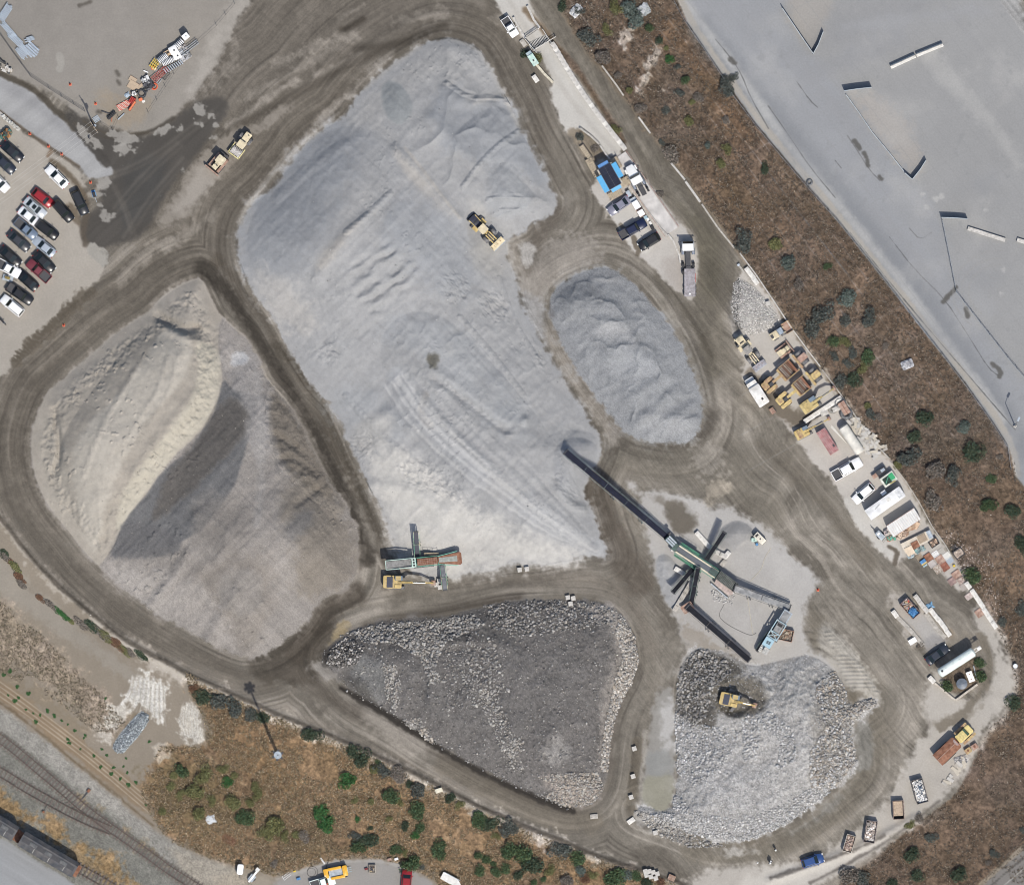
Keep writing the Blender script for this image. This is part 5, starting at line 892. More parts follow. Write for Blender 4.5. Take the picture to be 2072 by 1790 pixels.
excavator(799, 1177, hd(0, 0, 1, 0.02), 'yellow excavator reaching along the mobile screener with its boom', .92, 0, reach=7.2, tip=.4)
ex_ = excavator(1480, 1416, hd(0, 0, 1, .22), 'yellow excavator digging on top of the pale rock heap', .92, math.radians(70), reach=4.6, tip=-.2, boomz=2.6, tw=.6); ex_.location.z += .35
EXC = 'old yellow excavators in the machine row'
excavator(1641, 817, hd(1636, 822, 1688, 786), 'rounded yellow excavator parked next to the concrete block wall', .85, 0, rust('old_yellow', (.50, .40, .18), (.40, .32, .16)), rust('old_yellow2', (.46, .36, .16), (.37, .29, .14)), 5.2, gglass, group=EXC)
excavator(1626, 874, hd(1620, 878, 1676, 848), 'small yellow excavator with dozer blade beside the red shed', .72, 0, yel, ochre, 5.4, gglass, group=EXC)
t = thing('digging_bucket', 1563, 831, 'loose toothed excavator bucket lying by the white panel truck', 'bucket', hd(0, 0, 18, -12))
MB().loft([[(-.35, y, .05), (.3, y, .05), (.42, y, .45), (.1, y, .7), (-.4, y, .6)] for y in (-.55, .55)]).build('shell', rustp, t)
for k in range(4): MB().box((.5, -.45+.3*k, .4), (.25, .12, .1)).build('tooth', steel, t)
def scraper(ax, ay, bx, by, label, mid):
 L = math.hypot(bx-ax, by-ay)*K; t = thing('motor_scraper', (ax+bx)/2, (ay+by)/2, label, 'scraper', hd(bx, by, ax, ay)); f = L/2; bm = mid
 MB().box((f-.5, 0, 1.2), (1.5, .7, .8)).build('chassis', steel, t)
 MB().prism(rrect(f-.75, .85, 2.3, .75, .3), 1.0, 1.95, .1).build('fender', bm, t); MB().prism(rrect(f-1.2, -.85, 1.7, .75, .25), 1.0, 1.85, .1).build('fender', bm, t)
 MB().prism(rrect(f-.15, -.35, 1.2, 1.5, .3), .9, 1.75, .1).build('engine_hood', bm, t); MB().box((f-.2, -.3, 1.79), (.6, .7, .05)).build('hood_panel', ochre, t)
 MB().box((f-1.25, .1, 1.8), (.7, .7, .7)).build('seat_deck', steel, t)
 for y in (-1.0, 1.0): wheel(t, f-.9, y, .8, .62, tyre, bm)
 MB().bar((f-1.6, 0, 2.0), (f-3.6, 0, 2.2), .5, .45).build('gooseneck', bm, t); MB().bar((f-3.6, -1.3, 2.0), (f-3.6, 1.3, 2.0), .4, .4).build('draft_tube', bm, t)
 for y in (-1.32, 1.32): MB().loft([[(f-3.5, y-.08, 1.0), (f-3.5, y+.08, 1.0), (f-3.5, y+.08, 1.9), (f-3.5, y-.08, 1.9)], [(-f+2.6, y-.08, .6), (-f+2.6, y+.08, .6), (-f+2.6, y+.08, 2.2), (-f+2.6, y-.08, 2.2)]]).build('bowl_side', ochre, t)
 MB().box((-.3, 0, .55), (L-6.3, 2.5, .12)).build('bowl_floor', steel, t)
 for k in range(7): MB().bar((f-3.8-.32*k, -1.15, 1.9-.12*k), (f-3.95-.32*k, 1.15, 1.9-.12*k), .17, .14).build('elevator_slat', rust('pale_slat', (.42, .37, .33), (.22, .17, .14)) if k % 3 else rustm, t)
 MB().bar((-f+3.2, -1.3, 1.9), (-f+3.2, 1.3, 1.9), .42, .5).build('ejector_beam', rustm, t)
 MB().box((-f+2.0, 0, 1.7), (.45, 3.0, .4)).build('rear_beam', bm, t); MB().prism(rrect(-f+.85, 0, 1.7, 1.2, .15), 1.0, 1.9, .06).build('rear_engine', rustp if bm is ochre else bm, t)
 for y in (-1.0, 1.0): wheel(t, -f+1.0, y, .78, .6, tdust, bm)
 return t
scraper(1550, 785, 1631, 717, 'rust streaked motor scraper with slatted bowl, upper of two in the row', ochre)
scraper(1579, 815, 1658, 752, 'yellow motor scraper with slatted bowl beside the rust streaked one', rust('scraper_yellow', (.50, .39, .17), (.37, .27, .14)))
t = thing('compact_loader', 1574, 674, 'small cream loader with a broad rusty bucket by the boundary wall', 'loader', hd(1560, 683, 1590, 664))
MB().prism(rrect(-.75, 0, 1.5, 1.35, .15), .6, 1.5, .08).build('engine_hood', cream, t); MB().box((-1.2, 0, 1.53), (.5, .7, .05)).build('grille', steel, t); MB().prism(rrect(.55, .1, 1.0, 1.2, .1), .8, 2.2, .08).build('cab', rust('cab_slate', (.27, .31, .36), (.20, .23, .27)), t)
MB().prism([(1.25, -1.0), (2.75, -1.0), (2.75, 1.0), (1.25, 1.0)], .35, .5).build('bucket_floor', rustp, t)
for y in (-1.0, 1.0): MB().box((2.0, y, .75), (1.5, .08, .75)).build('bucket_side', ochre, t)
MB().box((2.75, 0, .75), (.1, 2.05, .75)).build('bucket_back', ochre, t); MB().bar((.9, -.5, 1.0), (1.4, -.5, .6), .18).bar((.9, .5, 1.0), (1.4, .5, .6), .18).build('lift_arm', cream, t)
for x in (-.8, .75):
 for y in (-.75, .75): wheel(t, x, y, .45, .35, tdust, cream)
t = thing('dump_truck', 1931, 1505, 'yellow articulated dump truck with a long rusty body', 'dump truck', hd(1901, 1537, 1968, 1473));
MB().prism(rrect(2.55, .1, 3.3, 1.7, .3), .9, 1.75, .08).build('engine_hood', rust('sand_yellow', (.62, .52, .22), (.54, .44, .2)), t)
MB().prism(rrect(2.05, .1, 1.5, 1.5, .15), 1.7, 2.7, .06).build('cab', _M['sand_yellow'], t); MB().box((2.95, .1, 2.2), (.4, 1.35, .7), ry=-.4).build('windshield', mat('green_glass', (.03, .09, .08), .1), t)
for y in (-1.15, 1.3): MB().prism(rrect(2.7, y, 2.9, .5, .15), 1.0, 1.5, .1).build('fender', ochre, t)
MB().box((.9, 0, 1.1), (1.2, .9, .6)).build('hitch', steel, t)
pr = [(.0, 1.0), (.55, 1.35), (.9, 1.9), (.8, 2.5), (.4, 2.75)]
rings = []
for x, k, zz in ((.75, .75, 0), (.45, 1.0, .0), (-2.4, 1.0, 0), (-2.9, 1.02, -.1), (-4.2, 1.05, -.15)):
 q = 1.25*k; rings.append([(x, -q*.6, 1.0), (x, -q, 1.5), (x, -q, 2.2+zz), (x, -q*.4, 2.55+zz), (x, q*.4, 2.55+zz), (x, q, 2.2+zz), (x, q, 1.5), (x, q*.6, 1.0)])
MB().loft(rings).build('dump_body', rustm, t); MB().box((-1.7, 0, 2.57), (4.6, .1, .07)).build('body_rib', rustp, t)
MB().prism([(.55, -.75), (.15, -.45), (.15, .45), (.55, .75)], 2.45, 2.6).build('body_hatch', rust('greyed_steel', (.36, .30, .29), (.28, .2, .18)), t)
for x in (2.6, -1.5, -3.0):
 for s in (-1, 1): wheel(t, x, s*1.1, .75, .55, tyre, ochre)
t = thing('telehandler', 681, 1764, 'bright yellow loader with open grey platform on the paved yard', 'loader', hd(664, 1768, 704, 1760))
for y in (-.95, .75): MB().prism(rrect(-.3+(.4 if y < 0 else 0), y, 2.6, .5, .2), .7, 1.35, .08).build('fender', mat('bright_yellow', (.66, .36, .04), .45), t)
MB().box((-.1, -.05, .9), (2.5, 1.2, .3)).build('platform', galv, t); MB().prism(rrect(1.55, 0, .9, 1.9, .25), .7, 1.6, .08).build('engine_hood', _M['bright_yellow'], t); MB().prism(rrect(-1.9, .1, .8, 1.7, .15), .6, 1.2, .08).build('front_frame', _M['bright_yellow'], t)
f = MB();
for y in (-.35, .0, .35): f.box((2.35, y, .5), (.8, .08, .08))
f.box((2.0, 0, .7), (.2, 1.0, .5)); f.build('fork', lblue, t)
for x in (-1.5, 1.3):
 for y in (-.95, .95): wheel(t, x, y, .5, .4, tyre, _M['bright_yellow'])
t = car(653, 1785, hd(0, 0, 40, -12), 'pickup', (.70, .78, .74), 'pale green and white utility truck cut by the bottom edge', L=4.6, cat='pickup truck', name='parked_pickup')
# ================================================================ crushing and screening plant
def conveyor(ax, ay, za, bx, by, zb, w_, label, fm, legs=(.5,), bm=None, truss=.45, name='conveyor', over=0., roll=True):
 L = math.hypot(bx-ax, by-ay)*K; t = thing(name, ax, ay, label, 'conveyor', hd(ax, ay, bx, by)); g0 = t.location.z
 dz = zb-za; P0 = Vector((0, 0, za)); P1_ = Vector((L, 0, zb)); sl = dz/L
 MB().bar(P0, P1_, w_*.72, .06).build('belt', bm or belt, t)
 for s in (-1, 1):
  m = MB(); y = s*w_/2
  m.bar((0, y, za+.08), (L, y, zb+.08), .09, .12); m.bar((0, y, za-truss), (L, y, zb-truss), .08, .08)
  n = max(3, int(L/1.1))
  for k in range(n):
   x = L*k/n; x2 = L*(k+1)/n; m.bar((x, y, za+sl*x), (x2, y, za+sl*x2-truss), .05); m.bar((x2, y, za+sl*x2-truss), (x2, y, za+sl*x2+.22), .05)
  m.build('side_frame', fm, t)
 for x, zz in ((0, za), (L, zb)): MB().cyl((x, -w_*.42, zz-.12), (x, w_*.42, zz-.12), .17).build('pulley', steel, t)
 if roll:
  for k in range(1, max(2, int(L/4))): x = L*k/max(2, int(L/4)); MB().bar((x, -w_*.55, za+sl*x+.14), (x, w_*.55, za+sl*x+.14), .07, .06).build('cross_strip', fm, t)
 for f in legs:
  x = L*f; z = za+sl*x-truss; gz = Z(ax+(bx-ax)*f, ay+(by-ay)*f)-g0; m = MB()
  for s in (-1, 1): m.bar((x-.25, s*w_*.5, z), (x-.25, s*w_*.75, gz), .12); m.bar((x+.35, s*w_*.5, z), (x+.35, s*w_*.75, gz), .1)
  m.bar((x, -w_*.7, gz+.5), (x, w_*.7, gz+.5), .1); m.build('support_leg', fm, t)
 return t
sgrn = rust('deep_green', (.035, .055, .05), (.06, .10, .085), 2, .6)  # dark green plant colour for frames, hoods and housings
conveyor(1349, 1086, 1.6, 1144.5, 914, Z(1144, 914)+1.4, 1.45, 'very long dark radial stacker conveyor tipping onto the big gravel stockpile', rust('truss_slate', (.07, .10, .10), (.17, .20, .20), 2.5, .6), (.22, .5), mat('stacker_belt', (.018, .020, .032), .85, 0, .25, 1.5, .08), .7)
t = thing('stacker_undercarriage', 1262, 1012, 'grey steel axle beam lying beside the long stacker conveyor', 'beam', hd(1256, 1003, 1290, 1049)); MB().bar((-1.6, -.1, .25), (1.9, -.1, .25), .16, .2).build('beam', galv, t); MB().bar((-1.5, .45, .15), (1.6, .45, .15), .12, .2).build('rail', steel, t)
t = thing('screening_unit', 1412, 1137, 'long green screening machine with cream side rails at the centre of the plant', 'screening machine', hd(1368, 1107, 1456, 1165))
MB().box((0, 0, .95), (9.0, 1.5, .45)).build('chassis', grn, t)
for y in (-.75, .75): track(t, y, 3.4, .4, .7, None, -1.0)
MB().box((-.3, 0, 2.35), (8.3, .95, .14), ry=-.04).build('deck_belt', mat('deck_belt', (.10, .11, .125), .7), t)
for y in (-.62, .62):
 MB().bar((-4.4, y, 2.55), (4.1, y, 2.25), .24, .22).build('side_rail', rust('ivory_rail', (.66, .60, .45), (.52, .48, .38), 2, .6), t)
 m = MB().bar((-4.5, y*1.5, 2.3), (3.9, y*1.5, 1.9), .12, .3)
 for k in range(9): m.bar((-4.2+k, y*1.45, 2.3), (-4.2+k, y*1.45, .9), .1)
 m.build('side_frame', grn, t)
 m = MB().bar((-4.3, y*2.0, 2.0), (1.5 if y < 0 else -.5, y*2.0, 2.0), .35, .06)
 for k in range(6): m.bar((-4.2+k*.9, y*2.25, 2.0), (-4.2+k*.9, y*2.25, 3.0), .05)
 m.bar((-4.3, y*2.25, 3.0), (.4, y*2.25, 3.0), .05); m.build('walkway', rust('walk_green', (.06, .20, .12), (.05, .12, .09)), t)
MB().box((3.4, 0, 2.45), (1.5, 1.2, .5)).build('feed_hood', sgrn, t); MB().box((-4.9, 0, 1.6), (.9, 1.4, 1.6)).build('head_box', sgrn, t)
MB().cyl((-5.0, -1.0, 1.3), (-5.0, -.6, 1.3), .4).build('flywheel', dwhite, t); MB().bar((2.5, .95, 1.5), (4.3, .95, 1.5), .3, .3).build('side_boom', sgrn, t)
t = thing('transfer_hopper', 1357.5, 1094, 'ribbed pale steel transfer hopper between the stacker and the green screen', 'hopper', hd(1349, 1086, 1368, 1105))
MB().prism(rect(0, 0, 2.0, 1.4), .6, 2.5, .12).build('hopper_box', sgrn, t)
for k in range(3): MB().bar((-.8, -.45+.42*k, 2.6), (1.0, -.45+.42*k, 2.5), .28, .1).build('chute_plate', galv, t)
m = MB()
for x in (-.85, .85):
 for y in (-.6, .6): m.bar((x, y, .6), (x, y, 0), .14)
m.build('leg', steel, t); MB().cyl((-1.1, .5, 2.4), (-1.1, 1.0, 2.4), .3).build('drive_motor', steel, t)
conveyor(1430, 1131, 1.4, 1466, 1077, 3.9, 1.05, 'short black conveyor over the concrete blocks feeding the small grey heap', sgrn, (.35,), mat('black_belt', (.017, .018, .023), .85, 0, .25, 1.5, .08), .4)
conveyor(1406, 1146, 1.4, 1361.5, 1198, 3.6, 1.05, 'short black conveyor pointing at the pale dust heap', sgrn, (.35,), _M['black_belt'], .4)
conveyor(1398.7, 1222, 1.2, 1413, 1149, 3.4, 1.0, 'steep dark green return conveyor rising to the screening machine', sgrn, (.3, .7), _M['black_belt'], .4)
conveyor(1516, 1335, 1.0, 1391, 1227, 2.6, 1.35, 'long black lower conveyor leading from the blue crusher', rust('grey_frame', (.20, .18, .17), (.10, .095, .095)), (.3, .62), _M['black_belt'], .5)
t = thing('return_chute', 1391, 1229, 'small brownish steel chute where two dark conveyors meet', 'chute', hd(1391, 1227, 1399, 1222)); MB().prism(rrect(0, 0, 1.9, 1.4, .2), 1.3, 2.15, -.15).build('chute_box', rustp, t)
m = MB(); [m.bar((x, y, 1.3), (x, y, 0), .12) for x in (-.6, .6) for y in (-.5, .5)]; m.build('leg', steel, t)
conveyor(1598, 1229, 1.2, 1486, 1190, 3.0, 1.45, 'dusty grey upper conveyor from the blue crusher to the mesh cone', rust('dusty_frame', (.10, .10, .10), (.22, .215, .21)), (.3, .7), beltd, .5)
t = thing('cone_crusher', 1470, 1177, 'dark crusher covered in wire mesh with a dusty pink hopper beside it', 'crusher', hd(1453, 1164, 1488, 1190))
m = MB().prism(rect(0, .15, 4.0, 1.7), 1.0, 2.5, .06); m.build('body', sgrn, t)
m = MB()
for k in range(14): m.bar((-1.9+.29*k, -.7, 2.6), (-1.9+.29*k, 1.0, 2.6), .09, .05)
for k in range(6): m.bar((-1.95, -.65+.33*k, 2.66), (1.95, -.65+.33*k, 2.66), .05)
m.build('mesh_guard', rust('mesh_steel', (.12, .115, .11), (.20, .19, .18)), t)
MB().prism([(-1.6, -1.6), (1.7, -1.75), (2.2, -1.2), (2.0, -.7), (-1.8, -.7)], .9, 1.5, .15).build('hopper_skirt', rust('pink_dust', (.42, .34, .31), (.34, .28, .26)), t)
MB().bar((-2.1, -1.9, .5), (1.9, -2.2, .5), .2, .35).build('skirt_beam', galv, t)
for y in (-.6, .8): track(t, y, 3.2, .4, .7)
t = thing('jaw_crusher', 1571, 1276, 'pale blue jaw crusher with open hopper and engine cabin', 'crusher', hd(1594, 1240, 1545, 1318))
for y in (-.95, .95): track(t, y, 3.6, .45, .8)
MB().box((0, 0, 1.15), (7.6, 1.3, .5)).build('chassis', lblue, t)
MB().prism(rect(-2.9, 0, 2.4, 1.6), 1.4, 2.3, -.06).build('feed_tray', galv, t); MB().box((-2.9, 0, 2.36), (2.0, 1.25, .06)).build('tray_liner', beltd, t)
fr = MB()
for y in (-.95, .95): fr.bar((-1.9, y, 2.6), (1.6, y, 2.5), .18, .3); fr.bar((-1.8, y, 1.3), (-1.8, y, 2.6), .14); fr.bar((1.5, y, 1.3), (1.5, y, 2.5), .14)
for x in (-1.8, .4, 1.5): fr.bar((x, -.95, 2.65), (x, .95, 2.65), .16, .2)
fr.bar((.4, -.9, 2.7), (1.4, .9, 2.7), .14); fr.bar((.4, .9, 2.7), (1.4, -.9, 2.7), .14); fr.build('hopper_frame', lblue, t)
MB().prism(rect(-.7, 0, 1.8, 1.25), 1.6, 2.55, .12).build('jaw_box', beltd, t); MB().box((-1.2, 0, 2.6), (.5, .9, .06)).build('jaw_mouth', dark, t); MB().box((.95, 0, 1.9), (.9, 1.5, .5)).build('flywheel_guard', rust('brown_guard', (.24, .20, .17), (.16, .13, .12)), t)
MB().prism(rrect(2.55, -.15, 1.75, 1.7, .12), 1.3, 2.7, .05).build('engine_cabin', mat('cabin_blue', (.30, .44, .51), .45, 0, .1), t)
for k in range(3): MB().box((2.35+.2*k, -.1, 2.72), (.12, .8, .03), rz=.1).build('vent', dark, t)
m = MB().bar((3.4, .3, 2.2), (4.6, .3, 1.2), 1.0, .3); m.build('discharge_chute', rust('chute_grey', (.42, .41, .39), (.28, .28, .27)), t)
for k in range(4): MB().box((3.6+.35*k, -.7, 1.2), (.2, .5, .3)).build('hydraulic_box', dwhite, t)
conveyor(1532, 1316, .8, 1556, 1280, 2.2, .75, 'thin dark feed conveyor alongside the pale blue crusher', sgrn, (.4,), _M['black_belt'], .3)
t = thing('steel_skip', 1591, 1285, 'rusty square skip filled with brown scrap beside the blue crusher', 'skip', hd(1583, 1273, 1611, 1291)+.35)
def skip(t, l, w_, h, m1, fill=None, wall=.09, fz=None):
 MB().box((0, 0, .12), (l, w_, .12)).build('floor', m1, t)
 for s in (-1, 1): MB().box((0, s*(w_/2-wall/2), h/2+.06), (l-2*wall-.01, wall, h)).build('side_wall', m1, t); MB().box((s*(l/2-wall/2), 0, h/2+.062), (wall, w_, h+.004)).build('end_wall', m1, t)
 if l > 2.5:
  m = MB()
  for s in (-1, 1):
   for k in range(int(l/.7)): m.box((-l/2+.4+.7*k, s*(w_/2+.04), h/2), (.1, .07, h*.9))
  m.build('rib', m1, t)
skip(t, 2.5, 2.1, 1.2, rustp)
SCR = [(.30,.22,.16), (.22,.15,.11), (.40,.35,.28), (.16,.13,.11), (.46,.43,.38), (.28,.25,.22), (.35,.18,.12)]
toned = mat('toned_scrap', (1, 1, 1), .8, 0, .15, 3, .3, True)
def heap(name, vx, vy, ang, l, w_, z0, h, n, pal, label, size=(.25, .9), cat='scrap heap', flatk=.25, kind=None):
 o = MB(); o.tone = []
 def put_(m0):
  c = random.choice(pal); k = random.uniform(.75, 1.2); o.tone += [(c[0]*k, c[1]*k, c[2]*k, 1)]*(len(o.v)-m0)
 m0 = 0; q = MB()
 P = rrect(0, 0, l, w_, min(l, w_)*.2); o.prism(P, z0, z0+h*.45, .25); put_(m0)
 for _ in range(n):
  m0 = len(o.v); a = random.uniform(*size); x = random.uniform(-.5, .5)*(l-a*.6); y = random.uniform(-.5, .5)*(w_-a*.6); r = 1-max(abs(2*x/l), abs(2*y/w_))
  d = (a, a*random.uniform(.15, .8), a*random.uniform(.08, flatk+.15)); o.box((x, y, z0+h*.4+h*.55*random.random()*min(1, r+.35)), d, random.uniform(0, 6.3), random.uniform(-.4, .4), random.uniform(-.4, .4)); put_(m0)
 ob = o.build(name, toned, None, 0); at(ob, vx, vy, ang); return tag(ob, label, cat, None, kind)
heap('scrap_heap', 1591, 1285, hd(1583, 1273, 1611, 1291)+.35, 2.2, 1.8, .2, 1.0, 120, SCR[:4]+[(.36,.30,.24)], 'brown wood and metal scrap filling the square skip by the crusher', (.2, .6))
t = thing('generator', 1537.5, 1089, 'cream generator box standing alone on the pale plant floor', 'generator', hd(1530, 1082, 1545, 1097)); MB().prism(rect(0, 0, 2.3, 1.15), .25, 1.5, .05).build('housing', rust('cream_box', (.62, .58, .49), (.52, .49, .42)), t); MB().box((-.75, 0, 1.52), (.35, .6, .04)).build('vent', dark, t); MB().cyl((.1, 0, 1.48), (.1, 0, 1.56), .14).build('filler_cap', dark, t); MB().box((0, 0, .14), (2.4, 1.1, .2)).build('skid', steel, t)
t = thing('barrel', 1531.5, 1101, 'small blue barrel next to the cream generator', 'barrel'); MB().cyl((0, 0, 0), (0, 0, .85), .28).build('drum', tarpb, t); MB().ring((0, 0, .83), .27, .025).build('rim', steel, t)
t = thing('fuel_tote', 1526, 1092, 'pale green plastic box beside the cream generator', 'container'); MB().prism(rrect(0, 0, 1.0, .7, .1), 0, .8, .06).build('box', pgrn, t); MB().cyl((0, 0, .8), (0, 0, .86), .1).build('cap', dark, t)
# ---- mobile screener in the south west
ha = hd(781, 1143, 934, 1128); t = thing('mobile_screener', 857, 1136, 'long mobile screener with a rusty screen box and flared rusty hopper', 'screening machine', ha)
MB().box((0, 0, 1.1), (12.6, 1.1, .5)).build('chassis', grn, t)
for y in (-.8, .8): track(t, y, 3.6, .45, .8)
MB().box((-4.5, 0, 2.6), (4.6, 1.35, .12), ry=.05).build('feed_belt', rust('dust_belt', (.22, .215, .21), (.17, .168, .165)), t)
for y in (-.82, .82): MB().bar((-6.8, y, 2.75), (-2.1, y, 2.95), .12, .35).build('hopper_side', pgrn, t)
MB().box((-6.85, 0, 2.7), (.1, 1.6, .4)).build('hopper_end', pgrn, t)
mf = MB().box((-1.75, 0, 2.9), (.75, 1.7, .18)).build('spread_plate', pgrn, t)
for k in (-.5, 0, .5): MB().cyl((-1.75, k, 2.98), (-1.75, k, 3.02), .19).build('port', dark, mf)
MB().prism(rect(.7, 0, 3.7, 1.25), 1.9, 2.75, .03).build('screen_box', rustm, t)
m = MB()
for k in range(9): m.bar((-.95+.41*k, -.55, 2.8), (-.95+.41*k, .55, 2.8), .04)
for k in range(4): m.bar((-1.05, -.45+.3*k, 2.82), (2.4, -.45+.3*k, 2.82), .035)
m.build('screen_mesh', rustp, t)
for y in (-.78, .78): MB().bar((-1.2, y, 2.5), (2.8, y, 2.3), .16, .3).build('screen_frame', grn, t)
ri = [(2.7, -.6), (6.6, -1.2), (6.9, -.9), (6.9, .9), (6.6, 1.15), (2.7, .6)]
MB().loft([[(x, y*.85, 2.2) for x, y in ri], [(x, y, 2.75) for x, y in ri]]).build('flare_hopper', rustm, t)
MB().prism([(2.8, -.42), (6.1, -.52), (6.1, .48), (2.8, .42)], 2.765, 2.79).build('hopper_belt', rust('olive_belt', (.30, .31, .28), (.25, .26, .235)), t)
for s in (-1, 1): MB().bar((2.6, s*.72, 2.45), (6.2, s*1.3, 2.45), .12, .4).build('flare_wing', rust('wing_green', (.12, .36, .25), (.18, .40, .32), 2, .5), t)
m = MB().bar((.2, 1.3, 1.7), (2.9, 1.1, 1.7), .5, .05)
for k in range(4): m.bar((.3+.85*k, 1.5, 1.7), (.3+.85*k, 1.5, 2.6), .05)
m.bar((.3, 1.5, 2.6), (2.85, 1.3, 2.6), .05); m.build('walkway', rust('walk_cream', (.52, .40, .26), (.10, .13, .11), 1.4), t)
conveyor(844.7, 1127, 1.2, 841.8, 1076, 3.2, 1.0, 'green framed side conveyor of the mobile screener aimed at the gravel stockpile', rust('tan_green', (.10, .28, .20), (.50, .42, .30), 1.0), (.5,), mat('blue_black_belt', (.045, .047, .062), .7), .4)
conveyor(895.5, 1143, 1.6, 900.5, 1193, 2.6, 1.0, 'grey belted conveyor of the mobile screener ending by three concrete cubes', rust('tan_green', (1, 1, 1), (1, 1, 1)), (.6,), rust('streaky_belt', (.13, .135, .15), (.20, .205, .215), 1.2), .4)
# ================================================================ concrete blocks
def block_mesh(l, w_, h, m, nm):
 mb = MB().prism(rrect(0, 0, l, w_, .04, 1), 0, h-.03, .03)
 for x in (-l*.25, l*.25):
  for y in (-w_*.18, w_*.18): mb.box((x+random.uniform(-.05, .05), y, h), (.12, .1, .05))
 return mb.mesh(nm, m)
BL = [block_mesh(1.38, .86, .75, conc, 'block'), block_mesh(1.36, .84, .78, conc2, 'block'), block_mesh(1.4, .85, .72, rust('white_concrete', (.62, .60, .56), (.50, .48, .45), 2.5, .95), 'block')]
CU = block_mesh(.8, .8, .75, conc, 'cube')
def block(vx, vy, ang, label, group=None, me=None, k=0, dz=0., sc=None):
 o = bpy.data.objects.new('concrete_block', me or BL[k]); col.objects.link(o); at(o, vx, vy, ang, dz)
 if sc: o.scale = sc
 return tag(o, label, 'concrete block', group)
def row(a, b, n, label, group, k=None, dz=0., skipk=()):
 for i in range(n):
  if i in skipk: continue
  f = i/(n-1) if n > 1 else .5; x, y = a[0]+(b[0]-a[0])*f, a[1]+(b[1]-a[1])*f
  block(x, y, hd(*a, *b)+random.uniform(-.03, .03), label, group, None, random.choice((0, 0, 1, 2)) if k is None else k, dz)
for i in range(23):
 f = i/22; x = 1121+140*f-7*math.sin(math.pi*f); y = 93+204*f
 block(x, y, hd(1121, 93, 1261, 297)+.03, 'weathered concrete block in the long kerb row beside the pale lane', 'blocks along the pale lane', None, (0, 2, 0, 0)[i % 4])
row((1414, 1082), (1436, 1107), 4, 'pale block in the short wall beside the plant\'s black conveyor', 'blocks under the plant conveyor', 2)
row((1449, 1116), (1464, 1124), 2, 'block wedged between the small grey heap and the plant conveyor', 'blocks by the small heap', 0)
block(1471, 1122, hd(0, 0, 12, -14), 'single white block turned across the end of the plant wall', None, None, 2); block(1463.5, 1139, hd(0, 0, 12, -14), 'low half buried block beside the green screening machine', None, None, 1, -.3)
row((1372, 1153), (1380, 1158), 2, 'block standing beside the short black conveyor over the dust heap', 'blocks by the dust heap conveyor', 2); block(1396, 1170, hd(0, 0, 10, 8), 'dusty pink block between the two dark conveyors', None, None, 0)
row((1396, 1183), (1368, 1229), 5, 'dust covered block in the bay wall behind the pale dust heap', 'blocks of the dust bay', 1)
row((1634, 849), (1696, 808), 6, 'big white block in the dividing wall beyond the yellow excavators', 'blocks of the dividing wall', 2)
row((1668, 836), (1692, 827), 2, 'loose block lying at the foot of the dividing wall', 'loose blocks at the dividing wall', 0)
for x, y, lb in [(1514, 548, 'topmost of three white blocks above the white pebble heap'), (1521.6, 558, 'middle one of three white blocks above the pebble heap'), (1528.4, 568.5, 'lowest of three white blocks above the pebble heap')]: block(x, y, hd(0, 0, 10, 13), lb, None, None, 2)
t = thing('concrete_beam', 1509, 556, 'long thin concrete beam lying above the white pebble heap', 'beam', hd(1497, 541, 1526, 581)); MB().bar((-2.2, 0, .2), (2.2, 0, .2), .35, .35).build('beam', conc2, t); MB().box((-2.2, 0, .25), (.4, .5, .5)).build('end_block', galv, t)
block(1553.7, 614, .3, 'small white block sitting on the white pebble heap', None, CU)
for x, y, lb in [(889, 1175, 'bluish cube nearest the mobile screener, first of three'), (883, 1182.5, 'pale cube closest to the yellow excavator arm'), (890, 1188, 'rust stained cube lowest of three by the screener')]: block(x, y, .1, lb, None, CU)
for x, y, lb in [(1051.5, 1152.5, 'white cube on the haul road rim, the one nearer the mobile screener'), (1066, 1151, 'white cube on the haul road rim, the one nearer the plant'), (1149, 1208.5, 'white cube at the crest of the dark rubble, nearer the screener'), (1160, 1210, 'white cube at the crest of the dark rubble, nearer the plant'), (1154.5, 1221, 'white cube set lower among the dark rubble')]: block(x, y, .15, lb, None, CU)
block(1326, 1684, .2, 'lone white cube on the road below the settling strip', None, CU); block(1277, 1660, .6, 'white block half buried at the tip of the pale rock heap', None, None, 2, -.2); block(1202, 1651, .1, 'lone pale block on the bend of the haul road', None, None, 1, -.35)
for x, y, lb in [(1283.5, 1514, 'block at the top end of the muddy bank by the settling strip'), (1281, 1570, 'block halfway down the muddy bank by the settling strip'), (1277, 1612, 'block at the lower end of the muddy bank by the settling strip')]: block(x, y, .3, lb, None, CU)
RB = 'blocks along the field edge'
for i, (x, y) in enumerate([(1959, 1184), (1970, 1199), (1978, 1211), (1986, 1223), (1994, 1237), (2002.5, 1250), (2012, 1264)]): block(x, y, hd(0, 0, 10, 14.5), 'white block in the row along the dry field above the horizontal silo', RB, None, 2)
for x, y in [(1886, 1237), (1894.4, 1248), (1902, 1256.5), (1909.6, 1267), (1918, 1280)]: block(x, y, hd(0, 0, 10, 13.5), 'white block in the bay wall beside the blue tarp', 'blocks of the open bay', None, 2)
for x, y in [(1855.7, 1209.9), (1864, 1221.5), (1873, 1232.5)]: block(x, y, hd(0, 0, 10, 13), 'block in the short wall behind the debris skip', 'blocks behind the debris skip', None, 0)
block(1811, 1241.7, hd(0, 0, 10, 14), 'white block at the head of the open bay\'s low wall', None, None, 2); block(1885.4, 1374.6, hd(0, 0, 10, 11), 'white block at the near corner of the silo enclosure', None, None, 2)
